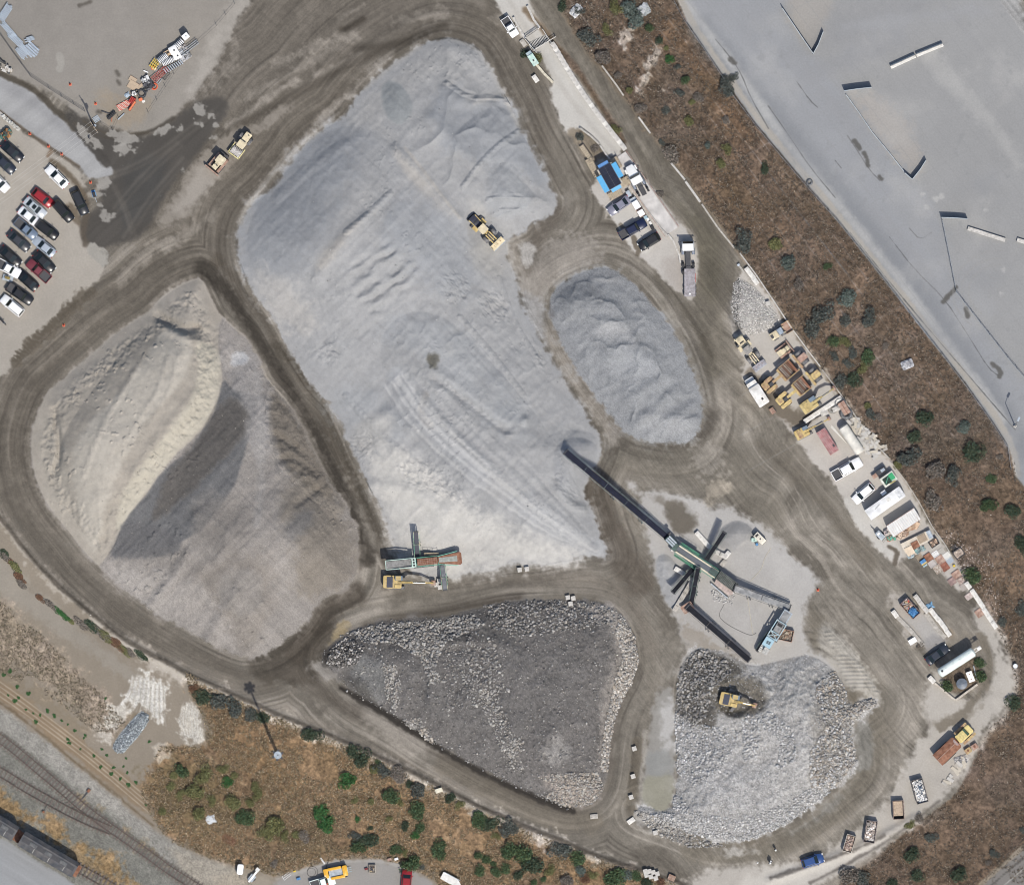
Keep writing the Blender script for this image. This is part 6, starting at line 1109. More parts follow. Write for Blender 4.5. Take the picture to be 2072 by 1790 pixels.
block(1083.5, 159.5, hd(0, 0, 9, 13), 'white block beside the long beam near the pipe gate', None, None, 2); block(1059, 87, hd(0, 0, 10, 14), 'grey slab block at the foot of the pipe gate', None, None, 1, -.35)
for i, (x, y) in enumerate([(1306, 1762), (1314, 1762), (1322, 1764), (1330, 1767), (1308, 1770), (1317, 1773), (1327, 1776)]): block(x, y, .25-.5*(i > 3)*0, 'white cube in the cluster on the verge below the haul road', 'cubes on the verge', CU)
t = thing('pallet_stack', 1359, 1775, 'small stack of brown pallets on the verge by the white cubes', 'pallets', -.4); MB().box((0, 0, .3), (1.3, 1.0, .5)).build('base', wood, t); [MB().box((-.5+.25*k, 0, .6), (.18, 1.0, .05)).build('slat', rustp, t) for k in range(5)]
def wall(P, w_, h, m, name, label, cat='wall', z0=-.2, follow=True):
 mb = MB()
 for (ax, ay), (bx, by) in zip(P[:-1], P[1:]):
  L = math.hypot(bx-ax, by-ay)*K; n = max(1, int(L/2.5))
  for k in range(n):
   f, g = k/n, (k+1)/n-.003; p = (ax+(bx-ax)*f, ay+(by-ay)*f); q = (ax+(bx-ax)*g, ay+(by-ay)*g)
   za = Z(*p) if follow else 0.; mb.bar((X(p[0]), Y(p[1]), za+h/2+z0/2), (X(q[0]), Y(q[1]), (Z(*q) if follow else 0.)+h/2+z0/2), w_, h-z0)
 o = mb.build(name, m, None, 0); return tag(o, label, cat)
wall([(1497, 512), (1530, 556), (1571, 617), (1601, 663), (1641, 717), (1660, 742)], .22, .5, conc, 'boundary_wall', 'thin pale boundary wall from the pebble heap down to the scrapers')
wall([(1664, 748), (1700, 796), (1722, 828), (1762, 888), (1800, 928)], .22, .5, conc2, 'boundary_wall', 'boundary wall stretch behind the excavators and broken slabs')
wall([(1803, 935), (1832, 972), (1860, 1016), (1886, 1064), (1913, 1102), (1950, 1168)], .16, .45, conc2, 'boundary_wall', 'boundary wall behind the site trailer and container')
wall([(1218, 133), (1247, 172), (1262, 194)], .3, .4, conc2, 'roadside_kerb', 'upper stretch of broken kerb between service road and dry field', 'kerb'); wall([(1292, 237), (1316, 270)], .3, .4, conc, 'roadside_kerb', 'pale short kerb stretch halfway down the service road', 'kerb')
wall([(1358, 330), (1386, 364)], .35, .45, conc, 'roadside_kerb', 'kerb stretch just under the brown shrub beside the service road', 'kerb'); wall([(1387, 367), (1417, 409)], .4, .45, conc, 'roadside_kerb', 'widest pale kerb stretch at the lower service road', 'kerb'); wall([(1420, 413), (1452, 460), (1486, 502)], .3, .4, conc2, 'roadside_kerb', 'long lower kerb stretch reaching the pebble heap', 'kerb')
wall([(1173, 259), (1196, 276), (1213, 292)], .35, .5, conc2, 'lane_kerb', 'short kerb above the wooden steps of the office', 'kerb'); wall([(1214, 294), (1226, 312), (1234, 322)], .3, .45, conc, 'lane_kerb', 'short pale kerb leading down to the blue office', 'kerb')
wall([(1039, 35), (1049, 55), (1063, 78)], .4, .45, conc, 'lane_kerb', 'kerb beside the pipe gate on the quarry side', 'kerb'); wall([(1067, 12), (1080, 40), (1092, 57)], .4, .45, conc, 'lane_kerb', 'kerb beside the pipe gate on the service road side', 'kerb')
wall([(1083, 128), (1100, 148), (1119, 167)], .45, .55, rust('beam_cream', (.52, .48, .38), (.44, .40, .32)), 'concrete_beam', 'long cream beam lying along the lane below the green utility box', 'beam')
wall([(1814, 1246), (1838, 1270), (1868, 1305)], .75, .45, conc2, 'bay_wall', 'dusty low wall of the open bay on the haul road side'); wall([(1873, 1240), (1896, 1272), (1913, 1290)], .8, .25, conc2, 'bay_wall', 'buried low wall of the open bay under the white blocks')
wall([(1891, 1381), (1912, 1399), (1933, 1416)], .35, .6, rust('enclosure_wall', (.46, .42, .36), (.36, .32, .27)), 'enclosure_wall', 'low wall of the silo corner facing the haul road'); wall([(1934, 1416), (1956, 1400), (1978, 1384)], .35, .6, _M['enclosure_wall'], 'enclosure_wall', 'low wall of the silo corner facing the loop track')
wall([(1352, 474), (1362, 487), (1374, 515), (1377, 532)], .3, .4, conc, 'lane_kerb', 'curved kerb at the lower end of the weighbridge', 'kerb'); wall([(1273, 375), (1300, 415), (1335, 462), (1351, 480)], .55, .5, conc2, 'pad_wall', 'broad retaining wall between the weighbridge and the parking pad')
t = thing('weighbridge', 1306, 392, 'long grey weighbridge deck between thin reddish rails', 'weighbridge', hd(1252, 314, 1360, 470))
MB().box((0, 0, .12), (16.6, 2.7, .16)).build('deck', rust('weigh_deck', (.50, .48, .46), (.40, .385, .37), .6, .9), t)
for y in (-1.5, 1.55):
 m = MB().bar((-8.3, y, .55), (8.3, y, .55), .09, .09)
 for k in range(9): m.bar((-8.2+2.05*k, y, .55), (-8.2+2.05*k, y, 0), .07)
 m.build('guard_rail', rust('pink_rail', (.30, .17, .15), (.40, .32, .28)), t)
oa = hd(1219, 330, 1246, 378); t = thing('weighbridge_office', 1234, 357, 'small office with blue sheet roof and dark solar panels beside the weighbridge', 'office', oa)
MB().box((0, 0, 1.25), (4.2, 3.0, 2.5)).build('wall', rust('office_wall', (.45, .42, .36), (.38, .35, .30)), t)
MB().box((-2.3, .0, 2.62), (1.0, 2.0, .07), ry=.12).build('roof', roofd, t); MB().box((2.3, -.05, 2.60), (1.0, 1.9, .07), ry=.12).build('roof', roofb, t)
MB().box((-.35, 1.72, 2.62), (2.9, 1.0, .07), rx=-.16).build('roof', roofb, t); MB().box((.6, -1.75, 2.62), (3.2, 1.0, .07), rx=.16).build('roof', roofb, t)
MB().box((0, 0, 2.72), (4.3, 2.5, .12)).build('roof', mat('grey_roof_base', (.12, .125, .14), .6), t)
solar = mat('solar_cell', (.018, .021, .036), .25, 0, .15, 1.0)
for i in range(5):
 for j in range(2): MB().box((-1.68+.84*i, -.6+1.2*j, 2.82), (.80, 1.16, .05)).build('solar_panel', solar, t)
MB().box((.2, 1.51, 1.0), (.9, .06, 2.0)).build('door', roofd, t); MB().box((-1.2, 1.51, 1.5), (.9, .05, .8)).build('window', glass, t)
def deck(vx, vy, ang, l, w_, h, label, n=8, rails=True):
 t = thing('timber_deck', vx, vy, label, 'deck', ang); m = MB()
 for k in range(n): m.box((-l/2+l*(k+.5)/n, 0, h), (l/n*.86, w_, .06))
 m.build('boards', rust('deck_board', (.40, .34, .25), (.30, .25, .19), 4), t); q = MB()
 for x in (-l/2+.1, l/2-.1):
  for y in (-w_/2+.1, w_/2-.1): q.bar((x, y, 0), (x, y, h+(.95 if rails else 0)), .09)
 if rails: q.bar((-l/2, w_/2-.1, h+.9), (l/2, w_/2-.1, h+.9), .08); q.bar((-l/2, w_/2-.1, h+.5), (l/2, w_/2-.1, h+.5), .05)
 q.build('railing', wood, t)
deck(1200, 339, oa, 3.6, 1.3, .7, 'timber steps and landing at the quarry side of the office', 10); deck(1265, 368, oa, 1.6, 1.6, .7, 'timber landing between the office and the weighbridge', 7, False); deck(1245, 393, oa+1.57, 2.6, 1.4, .5, 'timber platform below the blue roofed office', 8); deck(1187, 310, oa+.1, 3.4, .9, .5, 'narrow timber stair above the office in the scrub', 9); deck(1245, 331, oa, 2.2, 1.8, .6, 'shaded dark deck tucked at the top of the office', 8)
t = thing('utility_cart', 1290, 419, 'white flat bed cart with two white roofs beside the retaining wall', 'cart', hd(1279, 401, 1300, 436)); MB().box((0, 0, .5), (3.9, 1.2, .16)).build('chassis', rustp, t); MB().box((-.45, 0, 1.1), (1.5, 1.15, .9)).build('cargo_box', white, t); MB().box((1.25, 0, 1.5), (1.1, 1.1, .12)).build('cab_roof', white, t)
m = MB(); [m.bar((x, y, .5), (x, y, 1.5), .06) for x in (.8, 1.7) for y in (-.48, .48)]; m.build('roof_post', steel, t); [wheel(t, x, y, .28, .2) for x in (-1.3, 1.3) for y in (-.55, .55)]; MB().box((-1.55, 0, .75), (.7, 1.1, .5)).build('tail_box', galv, t)
for vx, vy, l, w_, h, m_, lb in [(1272, 392, 1.1, .7, .8, galv, 'grey bin beside the timber platform of the office'), (1306.5, 440, .6, .6, .8, lblue, 'pale blue drum box below the white cart'), (1311, 444, .5, .4, .5, white, 'small white box below the white cart'), (1316, 451, .6, .4, .5, dwhite, 'dirty white crate against the retaining wall'), (1320, 461, .8, .6, .6, dark, 'black tool crate against the retaining wall')]:
 t = thing('storage_box', vx, vy, lb, 'box', oa); MB().prism(rect(0, 0, l, w_), 0, h, .05).build('box', m_, t); MB().box((0, 0, h+.02), (l*1.02, w_*1.02, .04)).build('lid', m_, t)
t = thing('cattle_grid', 1090, 86, 'white barred cattle grid set in the pale lane', 'cattle grid', hd(1064, 86, 1118, 62)); MB().box((0, 0, .02), (3.6, 1.4, .04)).build('pit', dark, t)
for k in range(14): MB().cyl((-1.7+.26*k, -.7, .07), (-1.7+.26*k, .7, .07), .055, None, 6).build('bar', dwhite, t)
for (ax, ay), (bx, by), lb in [((1063, 80), (1085, 106), 'white pipe gate leaf swung open on the quarry side of the lane'), ((1098, 60), (1115, 86), 'white pipe gate leaf swung open on the service road side'), ((1064, 76), (1090, 58), 'thin dark pipe rail across the lane above the cattle grid'), ((1080, 102), (1124, 75), 'thin white pipe rail across the lane below the cattle grid')]:
 L = math.hypot(bx-ax, by-ay)*K; t = thing('pipe_gate', ax, ay, lb, 'gate', hd(ax, ay, bx, by)); m = MB().bar((0, 0, .5), (L, 0, .5), .09).bar((0, 0, 1.05), (L, 0, 1.05), .09); m.bar((0, 0, .5), (L, 0, 1.05), .06).bar((L/2, 0, .5), (L/2, 0, 1.05), .06); m.build('leaf', dwhite if 'white' in lb else steel, t); q = MB()
 for x in (0, L): q.cyl((x, 0, 0), (x, 0, 1.25), .08, None, 8)
 q.build('post', dwhite, t)
t = thing('utility_box', 1077.5, 119.5, 'pale green utility cabinet on wheels beside the pale lane', 'cabinet', hd(1070, 108, 1085, 131)); MB().prism(rect(.2, 0, 2.2, 1.15), .3, 1.6, .05).build('cabinet', pgrn, t); MB().box((-1.2, 0, .9), (.6, 1.0, 1.0)).build('radiator', lblue, t); MB().box((.3, 0, 1.62), (.3, .25, .05)).build('hatch', dark, t); [wheel(t, x, y, .3, .2) for x in (-.6, .9) for y in (-.55, .55)]
t = thing('metal_shed', 1674.5, 893, 'dusty red corrugated metal shed lying between the small excavator and white tank', 'shed', hd(1660, 870, 1689, 916))
MB().box((0, 0, 1.0), (4.7, 1.75, 2.0)).build('wall', rust('shed_red', (.33, .10, .10), (.38, .22, .21), 1.2, .7), t); m = MB()
for k in range(22): m.box((-2.3+.22*k, 0, 2.05), (.13, 1.85, .1))
m.build('roof', rust('shed_roof', (.40, .19, .19), (.42, .27, .26), 1.2, .7), t); MB().box((1.2, .55, 2.12), (.5, .35, .05)).build('patch', steel, t)
def tank(vx, vy, ang, L, r, m, label, z0=.4, name='storage_tank'):
 t = thing(name, vx, vy, label, 'tank', ang); n = 22; rings = []
 for x, k in ((-L/2-.28, .35), (-L/2-.18, .75), (-L/2, 1), (L/2, 1), (L/2+.18, .75), (L/2+.28, .35)): rings.append([(x, r*k*math.cos(2*math.pi*i/n), z0+r+r*k*math.sin(2*math.pi*i/n)) for i in range(n)])
 MB().loft(rings).build('vessel', m, t, 50)
 for f in (-.3, .1, .38): MB().cyl((L*f, 0, z0+2*r-.02), (L*f, 0, z0+2*r+.08), .18).build('manhole', m, t)
 q = MB()
 for f in (-.35, .35): q.box((L*f, 0, z0*.5+.1), (.35, r*1.5, z0+.25))
 q.build('saddle', steel, t); return t
tank(1723, 889, hd(1704, 861, 1742, 917), 5.4, .95, rust('tank_cream', (.66, .63, .56), (.54, .52, .47), .8, .5), 'big cream cylindrical tank lying beside the broken slabs')
t = tank(1935.5, 1340, hd(1898.6, 1363.6, 1972, 1316.5), 7.0, .88, rust('silo_mint', (.70, .77, .74), (.60, .66, .63), .8, .4), 'long pale mint silo lying horizontally on a raised frame', 2.0, 'horizontal_silo')
m = MB().bar((3.8, -.3, 2.8), (5.2, -.3, 2.8), .1).bar((3.8, .3, 2.8), (5.2, .3, 2.8), .1); [m.bar((3.9+.25*k, -.3, 2.8), (3.9+.25*k, .3, 2.8), .07) for k in range(6)]; m.build('ladder_frame', dwhite, t); MB().box((4.8, 0, 3.0), (.7, .5, .3)).build('end_box', dwhite, t); MB().cyl((-3.0, .1, 3.72), (-3.0, .1, 3.8), .2).build('open_hatch', dark, t)
t = thing('water_tank', 1946.3, 1383, 'round dark grey plastic water tank inside the silo corner', 'tank'); MB().cyl((0, 0, 0), (0, 0, 1.9), 1.0, 1.0, 28).build('shell', mat('tank_slate', (.06, .07, .085), .5), t); MB().cyl((0, 0, 1.9), (0, 0, 2.15), 1.0, .2, 28).build('lid', mat('tank_lid', (.12, .14, .17), .45), t)
m = MB(); [m.bar((.15*math.cos(a), .15*math.sin(a), 2.17), (.97*math.cos(a), .97*math.sin(a), 1.95), .05, .06) for a in (0.3, 1.87, 3.44, 5.0)]; m.build('lid_rib', _M['tank_lid'], t)
for x, y, lb in [(1961.6, 1363.6, 'white plastic tote, upper of two beside the round water tank'), (1965.5, 1373.5, 'white plastic tote, lower of two beside the round water tank')]:
 t = thing('plastic_tote', x, y, lb, 'tote', .35); MB().prism(rrect(0, 0, 1.1, 1.0, .08), .12, 1.15, .04).build('bottle', white, t); MB().box((0, 0, .07), (1.15, 1.05, .14)).build('pallet', wood, t); MB().cyl((0, 0, 1.15), (0, 0, 1.2), .12).build('cap', rustp, t)
t = thing('pipe', 1973, 1360, 'grey pipe lying by the two white totes', 'pipe', hd(1969, 1344, 1976, 1375)); MB().cyl((-1.3, 0, .1), (1.3, 0, .1), .1).build('tube', galv, t); MB().cyl((-1.35, 0, .1), (-1.2, 0, .1), .14).build('flange', steel, t)
SL = [MB().box((0, 0, .1), (a, b_, .2)).mesh('slab', m_, 0) for a, b_, m_ in ((1.3, .55, conc), (1.0, .45, conc2), (.75, .5, conc), (1.6, .5, rust('slab_tan', (.47, .43, .36), (.40, .36, .30))))]
for i in range(84):
 f = random.random()**.85; u_ = random.uniform(-1, 1); cx0 = 1718+62*f; cy0 = 844+76*f; vx = cx0+u_*(8+11*f)*.8; vy = cy0-u_*(6+9*f)*.62
 o = bpy.data.objects.new('concrete_slab', random.choice(SL)); col.objects.link(o); at(o, vx, vy, random.choice((oa, oa+1.57))+random.gauss(0, .5), random.uniform(0, .35)); o.rotation_euler = (random.gauss(0, .12), random.gauss(0, .12), o.rotation_euler[2])
 tag(o, 'broken concrete slab in the jumble between the cream tank and boundary wall', 'concrete slab', 'slabs dumped behind the tank')
for i in range(14):
 vx = 1956-3.2*i+random.uniform(-4, 4); vy = 1532+3.9*i+random.uniform(-5, 5)
 o = bpy.data.objects.new('concrete_slab', random.choice(SL)); col.objects.link(o); at(o, vx, vy, 2.4+random.gauss(0, .3), random.uniform(-.03, .15)); tag(o, 'long pale slab on the field edge below the dump truck', 'concrete slab', 'slabs below the dump truck')
t = thing('pole_bundle', 1696, 878, 'bundle of thin white poles leaning against the cream tank', 'pole bundle', hd(1680, 861, 1712, 897)); m = MB(); [m.bar((-2.3+random.uniform(0, .6), -.22+.06*k, .12), (2.1+random.uniform(-.5, .3), -.02+.015*k, .3), .05) for k in range(8)]; m.build('poles', dwhite, t)
for vx, vy, lb in [(1685, 826.8, 'dusty tyre lying flat with a hub at its centre')]:
 t = thing('tyre', vx, vy, lb, 'tyre'); MB().ring((0, 0, .25), .62, .28, sq=.85).build('rubber', rust('grey_rubber', (.27, .26, .24), (.2, .195, .18)), t); MB().cyl((0, 0, 0), (0, 0, .3), .2).build('hub', steel, t)
for vx, vy, lb in [(1699, 815, 'huge dark tyre partly hidden under the rusty slab, upper one'), (1712.5, 836, 'huge grey tyre partly hidden under the rusty slab, lower one')]:
 t = thing('giant_tyre', vx, vy, lb, 'tyre'); MB().ring((0, 0, .38), .82, .36, n=26, sq=1.0).build('rubber', rust('slate_rubber', (.085, .088, .095), (.17, .175, .18)), t); m = MB(); [m.box((1.17*math.cos(a), 1.17*math.sin(a), .38), (.12, .1, .55), rz=a) for a in np.arange(0, 6.28, .25)]; m.build('tread', tyre, t)
t = thing('rusty_plate_box', 1707, 826, 'rusty steel box resting on two giant tyres', 'steel box', hd(1700, 815, 1714, 838)); MB().prism(rect(0, .1, 2.5, 1.3), .75, 1.15, .04).build('plate', rustp, t); MB().bar((-1.2, .1, 1.18), (1.2, .1, 1.18), .1).build('rib', rustm, t)
ta = hd(1762, 1038, 1819, 998); t = thing('site_trailer', 1791, 1018, 'long white flat roofed site trailer by the boundary wall', 'trailer', ta); MB().prism(rrect(0, 0, 7.6, 2.15, .12), .5, 2.9, .015).build('shell', rust('trailer_white', (.72, .72, .71), (.62, .62, .62), .7, .5), t); MB().box((.9, .2, 2.93), (.7, .65, .05)).build('roof_vent', dwhite, t); MB().box((-1.5, .3, 2.93), (1.2, .06, .04), rz=.2).build('debris_stick', steel, t); MB().box((-1.0, 1.09, 1.7), (.9, .05, .8)).build('window', glass, t); MB().box((1.5, 1.09, 1.4), (.8, .05, 1.8)).build('door', dwhite, t); MB().box((3.2, .0, 2.92), (1.3, 1.5, .03)).build('roof_stain', rust('stain_grey', (.46, .47, .48), (.58, .58, .58), 2), t)
t = thing('air_conditioner', 1788, 997, 'white unit box between the hatchback and the site trailer', 'box', ta); MB().prism(rect(0, 0, 1.0, .75), .3, 1.6, .04).build('housing', white, t); MB().box((0, 0, .15), (1.1, .85, .3)).build('base', galv, t)
ca = hd(1801, 1074, 1856, 1038); t = thing('shipping_container', 1828.7, 1057, 'white corrugated shipping container with rust streaked side', 'container', ca); MB().box((0, 0, 1.25), (5.9, 2.3, 2.45)).build('side_wall', rust('cont_white', (.66, .66, .64), (.50, .44, .38), .9, .6), t); m = MB()
for k in range(14): m.prism([(-2.9+.42*k, -1.17), (-2.62+.42*k, -1.17), (-2.62+.42*k, 1.17), (-2.9+.42*k, 1.17)], 2.47, 2.55, .12)
m.build('roof', rust('cont_roof', (.62, .62, .61), (.55, .55, .54), .6, .6), t)
for y in (-1.19, 1.19): MB().bar((-2.95, y, 2.45), (2.95, y, 2.45), .1, .14).build('top_rail', rustp, t)
for y in (-.58, .58): MB().box((-2.98, y, 1.25), (.05, 1.1, 2.3)).build('door', dwhite, t)
t = thing('compressor', 1798, 969.5, 'pale machine box with green lid and dark cavity by the boundary wall', 'machine', ta); MB().prism(rect(0, 0, 2.7, 1.9), .15, 1.5, -.01).build('tray', rust('box_pale', (.60, .60, .54), (.48, .50, .44)), t); MB().box((-.35, 0, 1.51), (1.3, 1.3, .05)).build('cavity', rust('dark_green', (.03, .06, .045), (.015, .03, .025)), t); MB().box((.75, .1, 1.58), (.9, 1.2, .1)).build('lid', mat('lid_green', (.03, .30, .12), .45), t); MB().bar((-.9, -.4, 1.6), (.2, .4, 1.6), .15).build('engine', grn, t); MB().bar((-.3, -.8, 1.6), (.9, -.9, 1.6), .16).build('exhaust', rust('mustard', (.42, .36, .12), (.34, .28, .1)), t)
t = thing('generator', 1783, 953, 'dark generator with blue grey top behind the green lidded machine', 'generator', ta); MB().prism(rect(0, 0, 1.9, .9), .2, 1.3, .05).build('housing', steel, t); MB().box((.35, 0, 1.33), (.8, .5, .08)).build('radiator_cap', galv, t)
t = thing('steel_box', 1770, 963, 'small rust pink steel box beside the dark generator', 'box', ta); MB().prism(rect(0, 0, .9, .7), 0, .9, .04).build('box', rustp, t); MB().box((0, 0, .93), (.95, .75, .05)).build('lid', rustp, t)
t = thing('welder_trailer', 1780, 1082, 'silver welding trailer on its wheels below the site trailer', 'trailer', hd(1771, 1072, 1791, 1091)); MB().prism(rrect(.1, 0, 1.7, 1.0, .12), .4, 1.25, .06).build('housing', galv, t); MB().bar((-.8, 0, .5), (-2.2, 0, .45), .1).build('drawbar', steel, t); m = MB(); [m.bar((.6, -.4+.2*k, 1.0), (1.5, -.5+.25*k, .6), .05) for k in range(5)]; m.build('hose', dark, t); [wheel(t, .2, y, .3, .18) for y in (-.6, .6)]; MB().box((-.3, 0, 1.3), (.4, .5, .1)).build('tank_cap', white, t)
heap('cable_tangle', 1803, 1089, .3, 1.6, .9, 0, .4, 60, [(.08,.28,.20), (.15,.35,.28), (.35,.2,.15)], 'tangle of green cable and scrap beside the container', (.15, .6)); heap('scrap_heap', 1795, 1073, 1.0, 1.8, .8, 0, .6, 40, [(.35,.3,.3), (.12,.12,.13), (.45,.40,.4)], 'grey scrap iron leaning at the end of the container', (.2, .7))
heap('timber_stack', 1827, 1081, ca, 2.2, .7, 0, .7, 26, [(.33,.22,.16), (.42,.33,.26), (.2,.15,.12)], 'brown timber stacked along the container side', (.6, 1.4))
heap('timber_stack', 1845, 1066, ca, 2.4, .4, 0, .5, 22, [(.36,.22,.15), (.45,.34,.25)], 'thin stack of reddish boards under the container edge', (.6, 1.5))
t = thing('flat_trailer', 1856, 1095, 'flat trailer deck loaded with plywood and a rusty grate', 'trailer', hd(1828, 1108, 1884, 1080)); MB().box((0, 0, .75), (5.8, 1.9, .12)).build('deck', rust('deck_ply', (.55, .49, .40), (.46, .42, .36), 1.0), t); MB().box((0, 0, .5), (5.0, 1.0, .3)).build('frame', steel, t); MB().box((2.55, .1, .95), (.8, 1.5, .25)).build('tool_locker', galv, t); [wheel(t, x, y, .3, .2) for x in (-.8, .3) for y in (-.9, .9)]
for x, y, l, w_, m_, lb, dz in [(1852, 1102, 1.35, 1.25, rustm, 'dark rusty grate lying on the loaded flat trailer', .82), (1866, 1089, 1.6, 1.4, wood, 'bare plywood sheets stacked on the flat trailer', .82), (1841, 1114, 1.5, 1.6, rust('ply_new', (.62, .52, .40), (.55, .46, .36)), 'fresh plywood sheet at the low end of the flat trailer', .82)]:
 t = thing('plate', x, y, lb, 'plate', hd(1828, 1108, 1884, 1080), None, dz); MB().box((0, 0, .08), (l, w_, .14)).build('sheet', m_, t); q = MB(); [q.bar((-l/2+l*(k+.5)/7, -w_/2, .17), (-l/2+l*(k+.5)/7, w_/2, .17), .05) for k in range(7)]; q.build('strip', m_, t)
pa = hd(0, 0, 13, -9)
for x, y, l, w_, m_, lb in [(1878.8, 1128, 1.3, 1.45, rustm, 'dark brown rusty plate frame, uppermost of the plate field'), (1902.4, 1132.5, 1.4, 1.5, rustp, 'pinkish rusty plate frame next to the grey sheets'), (1912, 1146.4, 1.3, 1.4, rust('red_rust', (.19, .075, .05), (.24, .10, .07)), 'bright red brown plate frame below the grey sheets'), (1897.7, 1151, 1.3, 1.4, rust('mottled_rust', (.26, .20, .16), (.40, .36, .31), 5), 'mottled grating frame beside the red brown plate'), (1886, 1140.5, 1.2, 1.1, rust('dusty_plate', (.42, .38, .36), (.36, .33, .31)), 'dust grey plate in the middle of the plate field'),
                           (1936, 1161.8, 1.6, 1.3, rustp, 'rusty plate with white patch against the boundary wall'), (1926.5, 1176, 1.2, 1.2, rust('plum_rust', (.22, .15, .14), (.28, .20, .18)), 'plum brown plate lying alone on the track edge'), (1945.4, 1175, 1.2, 1.2, rust('mottled_rust2', (.25, .17, .15), (.40, .34, .3), 5), 'speckled rusty grating just above a grey grate'), (1950.5, 1187, 1.3, 1.1, rust('grate_grey', (.36, .33, .30), (.29, .26, .24), 4), 'grey brown grate below the speckled grating'), (1960.8, 1206, 1.3, 1.0, rust('grate_pink', (.38, .31, .29), (.44, .38, .35), 4), 'faint pink grate half covered by dust'), (1983, 1239, 1.55, 1.35, rustp, 'brown plate standing among planks by the white block row')]:
 t = thing('steel_plate', x, y, lb, 'steel plate', pa); MB().box((0, 0, .12), (l, w_, .12)).build('sheet', m_, t); q = MB(); [q.bar((-l/2, s*w_/2, .22), (l/2, s*w_/2, .22), .09) for s in (-1, 1)]; [q.bar((s*l/2, -w_/2, .22), (s*l/2, w_/2, .22), .09) for s in (-1, 1)]; q.build('rim', m_, t)
for x, y, m_, lb in [(1860.3, 1127, wood, 'tan slatted pallet beside the blue toolbox'), (1893, 1120.8, white, 'white slatted pallet among the plates'), (1904.4, 1115.7, rust('pallet_grey', (.47, .44, .40), (.38, .36, .33)), 'grey slatted pallet against the boundary wall'), (1865, 1096, galv, 'bluish slatted rack beside the flat trailer'), (1931, 1108.5, steel, 'black slatted grate lying in the field beyond the wall'), (195, 241, galv, 'grey pallet at the foot of the power pole')]:
 t = thing('pallet', x, y, lb, 'pallet', pa); q = MB(); [q.box((-.5+.2*k, 0, .14), (.12, 1.05, .03)) for k in range(6)]; q.build('slat', m_, t); q = MB(); [q.box((0, s, .06), (1.15, .1, .1)) for s in (-.45, 0, .45)]; q.build('runner', m_, t)
t = thing('scrap_skip', 1889.5, 1098, 'open skip of brick rubble and pipe ends beside the boundary wall', 'skip', pa); skip(t, 1.7, 1.35, .9, steel); heap('rubble_load', 1889.5, 1098, pa, 1.5, 1.15, .2, .75, 60, [(.52,.36,.26), (.6,.48,.38), (.3,.2,.15), (.1,.08,.07)], 'brick rubble and pipe ends filling the small skip', (.15, .5))
heap('scrap_heap', 1860, 1112, .5, 2.0, 1.1, 0, .5, 70, [(.16,.27,.27), (.30,.36,.36), (.45,.38,.33), (.12,.16,.16)], 'teal and grey scrap heap below the flat trailer', (.2, .7)); heap('scrap_heap', 1842, 1124, .5, 1.2, .8, 0, .4, 24, [(.33,.40,.43), (.42,.46,.48), (.40,.30,.26)], 'pale blue sheet scrap at the corner of the flat trailer', (.3, .8))
t = thing('toolbox', 1868.5, 1137, 'blue and yellow toolbox on a pale blue frame', 'toolbox', pa); MB().prism(rect(0, .15, 1.1, .6), .2, .6, .05).build('lid', tarpb, t); MB().box((0, -.25, .35), (1.1, .35, .3)).build('tray', rust('tan_yellow', (.55, .42, .18), (.48, .38, .18)), t); MB().box((-.1, -.7, .15), (.8, .3, .15)).build('foot_frame', lblue, t)
for x, y, lb in [(1915, 1125, 'upper pale corrugated sheet leaning along the wall'), (1920, 1134, 'lower grey corrugated sheet leaning along the wall')]:
 t = thing('corrugated_sheet', x, y, lb, 'metal sheet', pa); q = MB(); [q.box((-.75+.13*k, 0, .1+.02*(k % 2)), (.12, 1.2, .03)) for k in range(12)]; q.build('sheet', galv if 'lower' in lb else dwhite, t); MB().bar((-.8, 0, .06), (.8, 0, .06), .08).build('batten', wood, t)
t = thing('bucket', 1930.5, 1144.5, 'small yellow bucket by the boundary wall', 'bucket'); MB().cyl((0, 0, 0), (0, 0, .4), .2, .24).build('pail', mat('pail_yellow', (.6, .45, .04), .5), t); MB().ring((0, 0, .4), .23, .02).build('rim', dark, t)
t = thing('scrap_bin', 1940, 1119, 'square scrap frame full of stones in the field beyond the wall', 'frame', pa); skip(t, 1.9, 1.6, .4, steel); heap('stone_load', 1940, 1119, pa, 1.6, 1.3, .05, .35, 60, [(.40,.33,.27), (.5,.42,.36), (.25,.2,.17)], 'stones and brick bits inside the square scrap frame', (.12, .35))
t = thing('debris_skip', 1841.8, 1231, 'tall open skip heaped with debris and a blue tarpaulin', 'skip', hd(1825, 1213, 1858, 1250)); skip(t, 3.6, 1.85, 1.5, rust('skip_rust', (.20, .12, .10), (.30, .22, .2)))
heap('debris_load', 1835, 1223, hd(1825, 1213, 1858, 1250), 2.0, 1.6, .3, 1.2, 110, [(.55,.52,.5), (.2,.17,.16), (.40,.28,.2), (.5,.38,.22), (.08,.08,.09), (.3,.3,.33), (.45,.1,.08)], 'mixed debris filling the upper half of the tall skip', (.15, .6))
def tarp(vx, vy, ang, l, w_, h, label, m, z=0.):
 n = 16; mb = MB()
 for i in range(n):
  for j in range(n):
   u_, v_ = i/(n-1)*2-1, j/(n-1)*2-1; r = max(abs(u_), abs(v_)); q = 1+.12*math.sin(5*u_+3*v_)
   mb.v.append((u_*l/2*q, v_*w_/2*q, h*(1-r**3)*.8+random.uniform(-.07, .09)*(r < .97)*h*2+.02))
 mb.f = [(i*n+j, (i+1)*n+j, (i+1)*n+j+1, i*n+j+1) for i in range(n-1) for j in range(n-1)]
 o = mb.build('tarpaulin', m, None, 0); at(o, vx, vy, ang, z); return tag(o, label, 'tarpaulin')
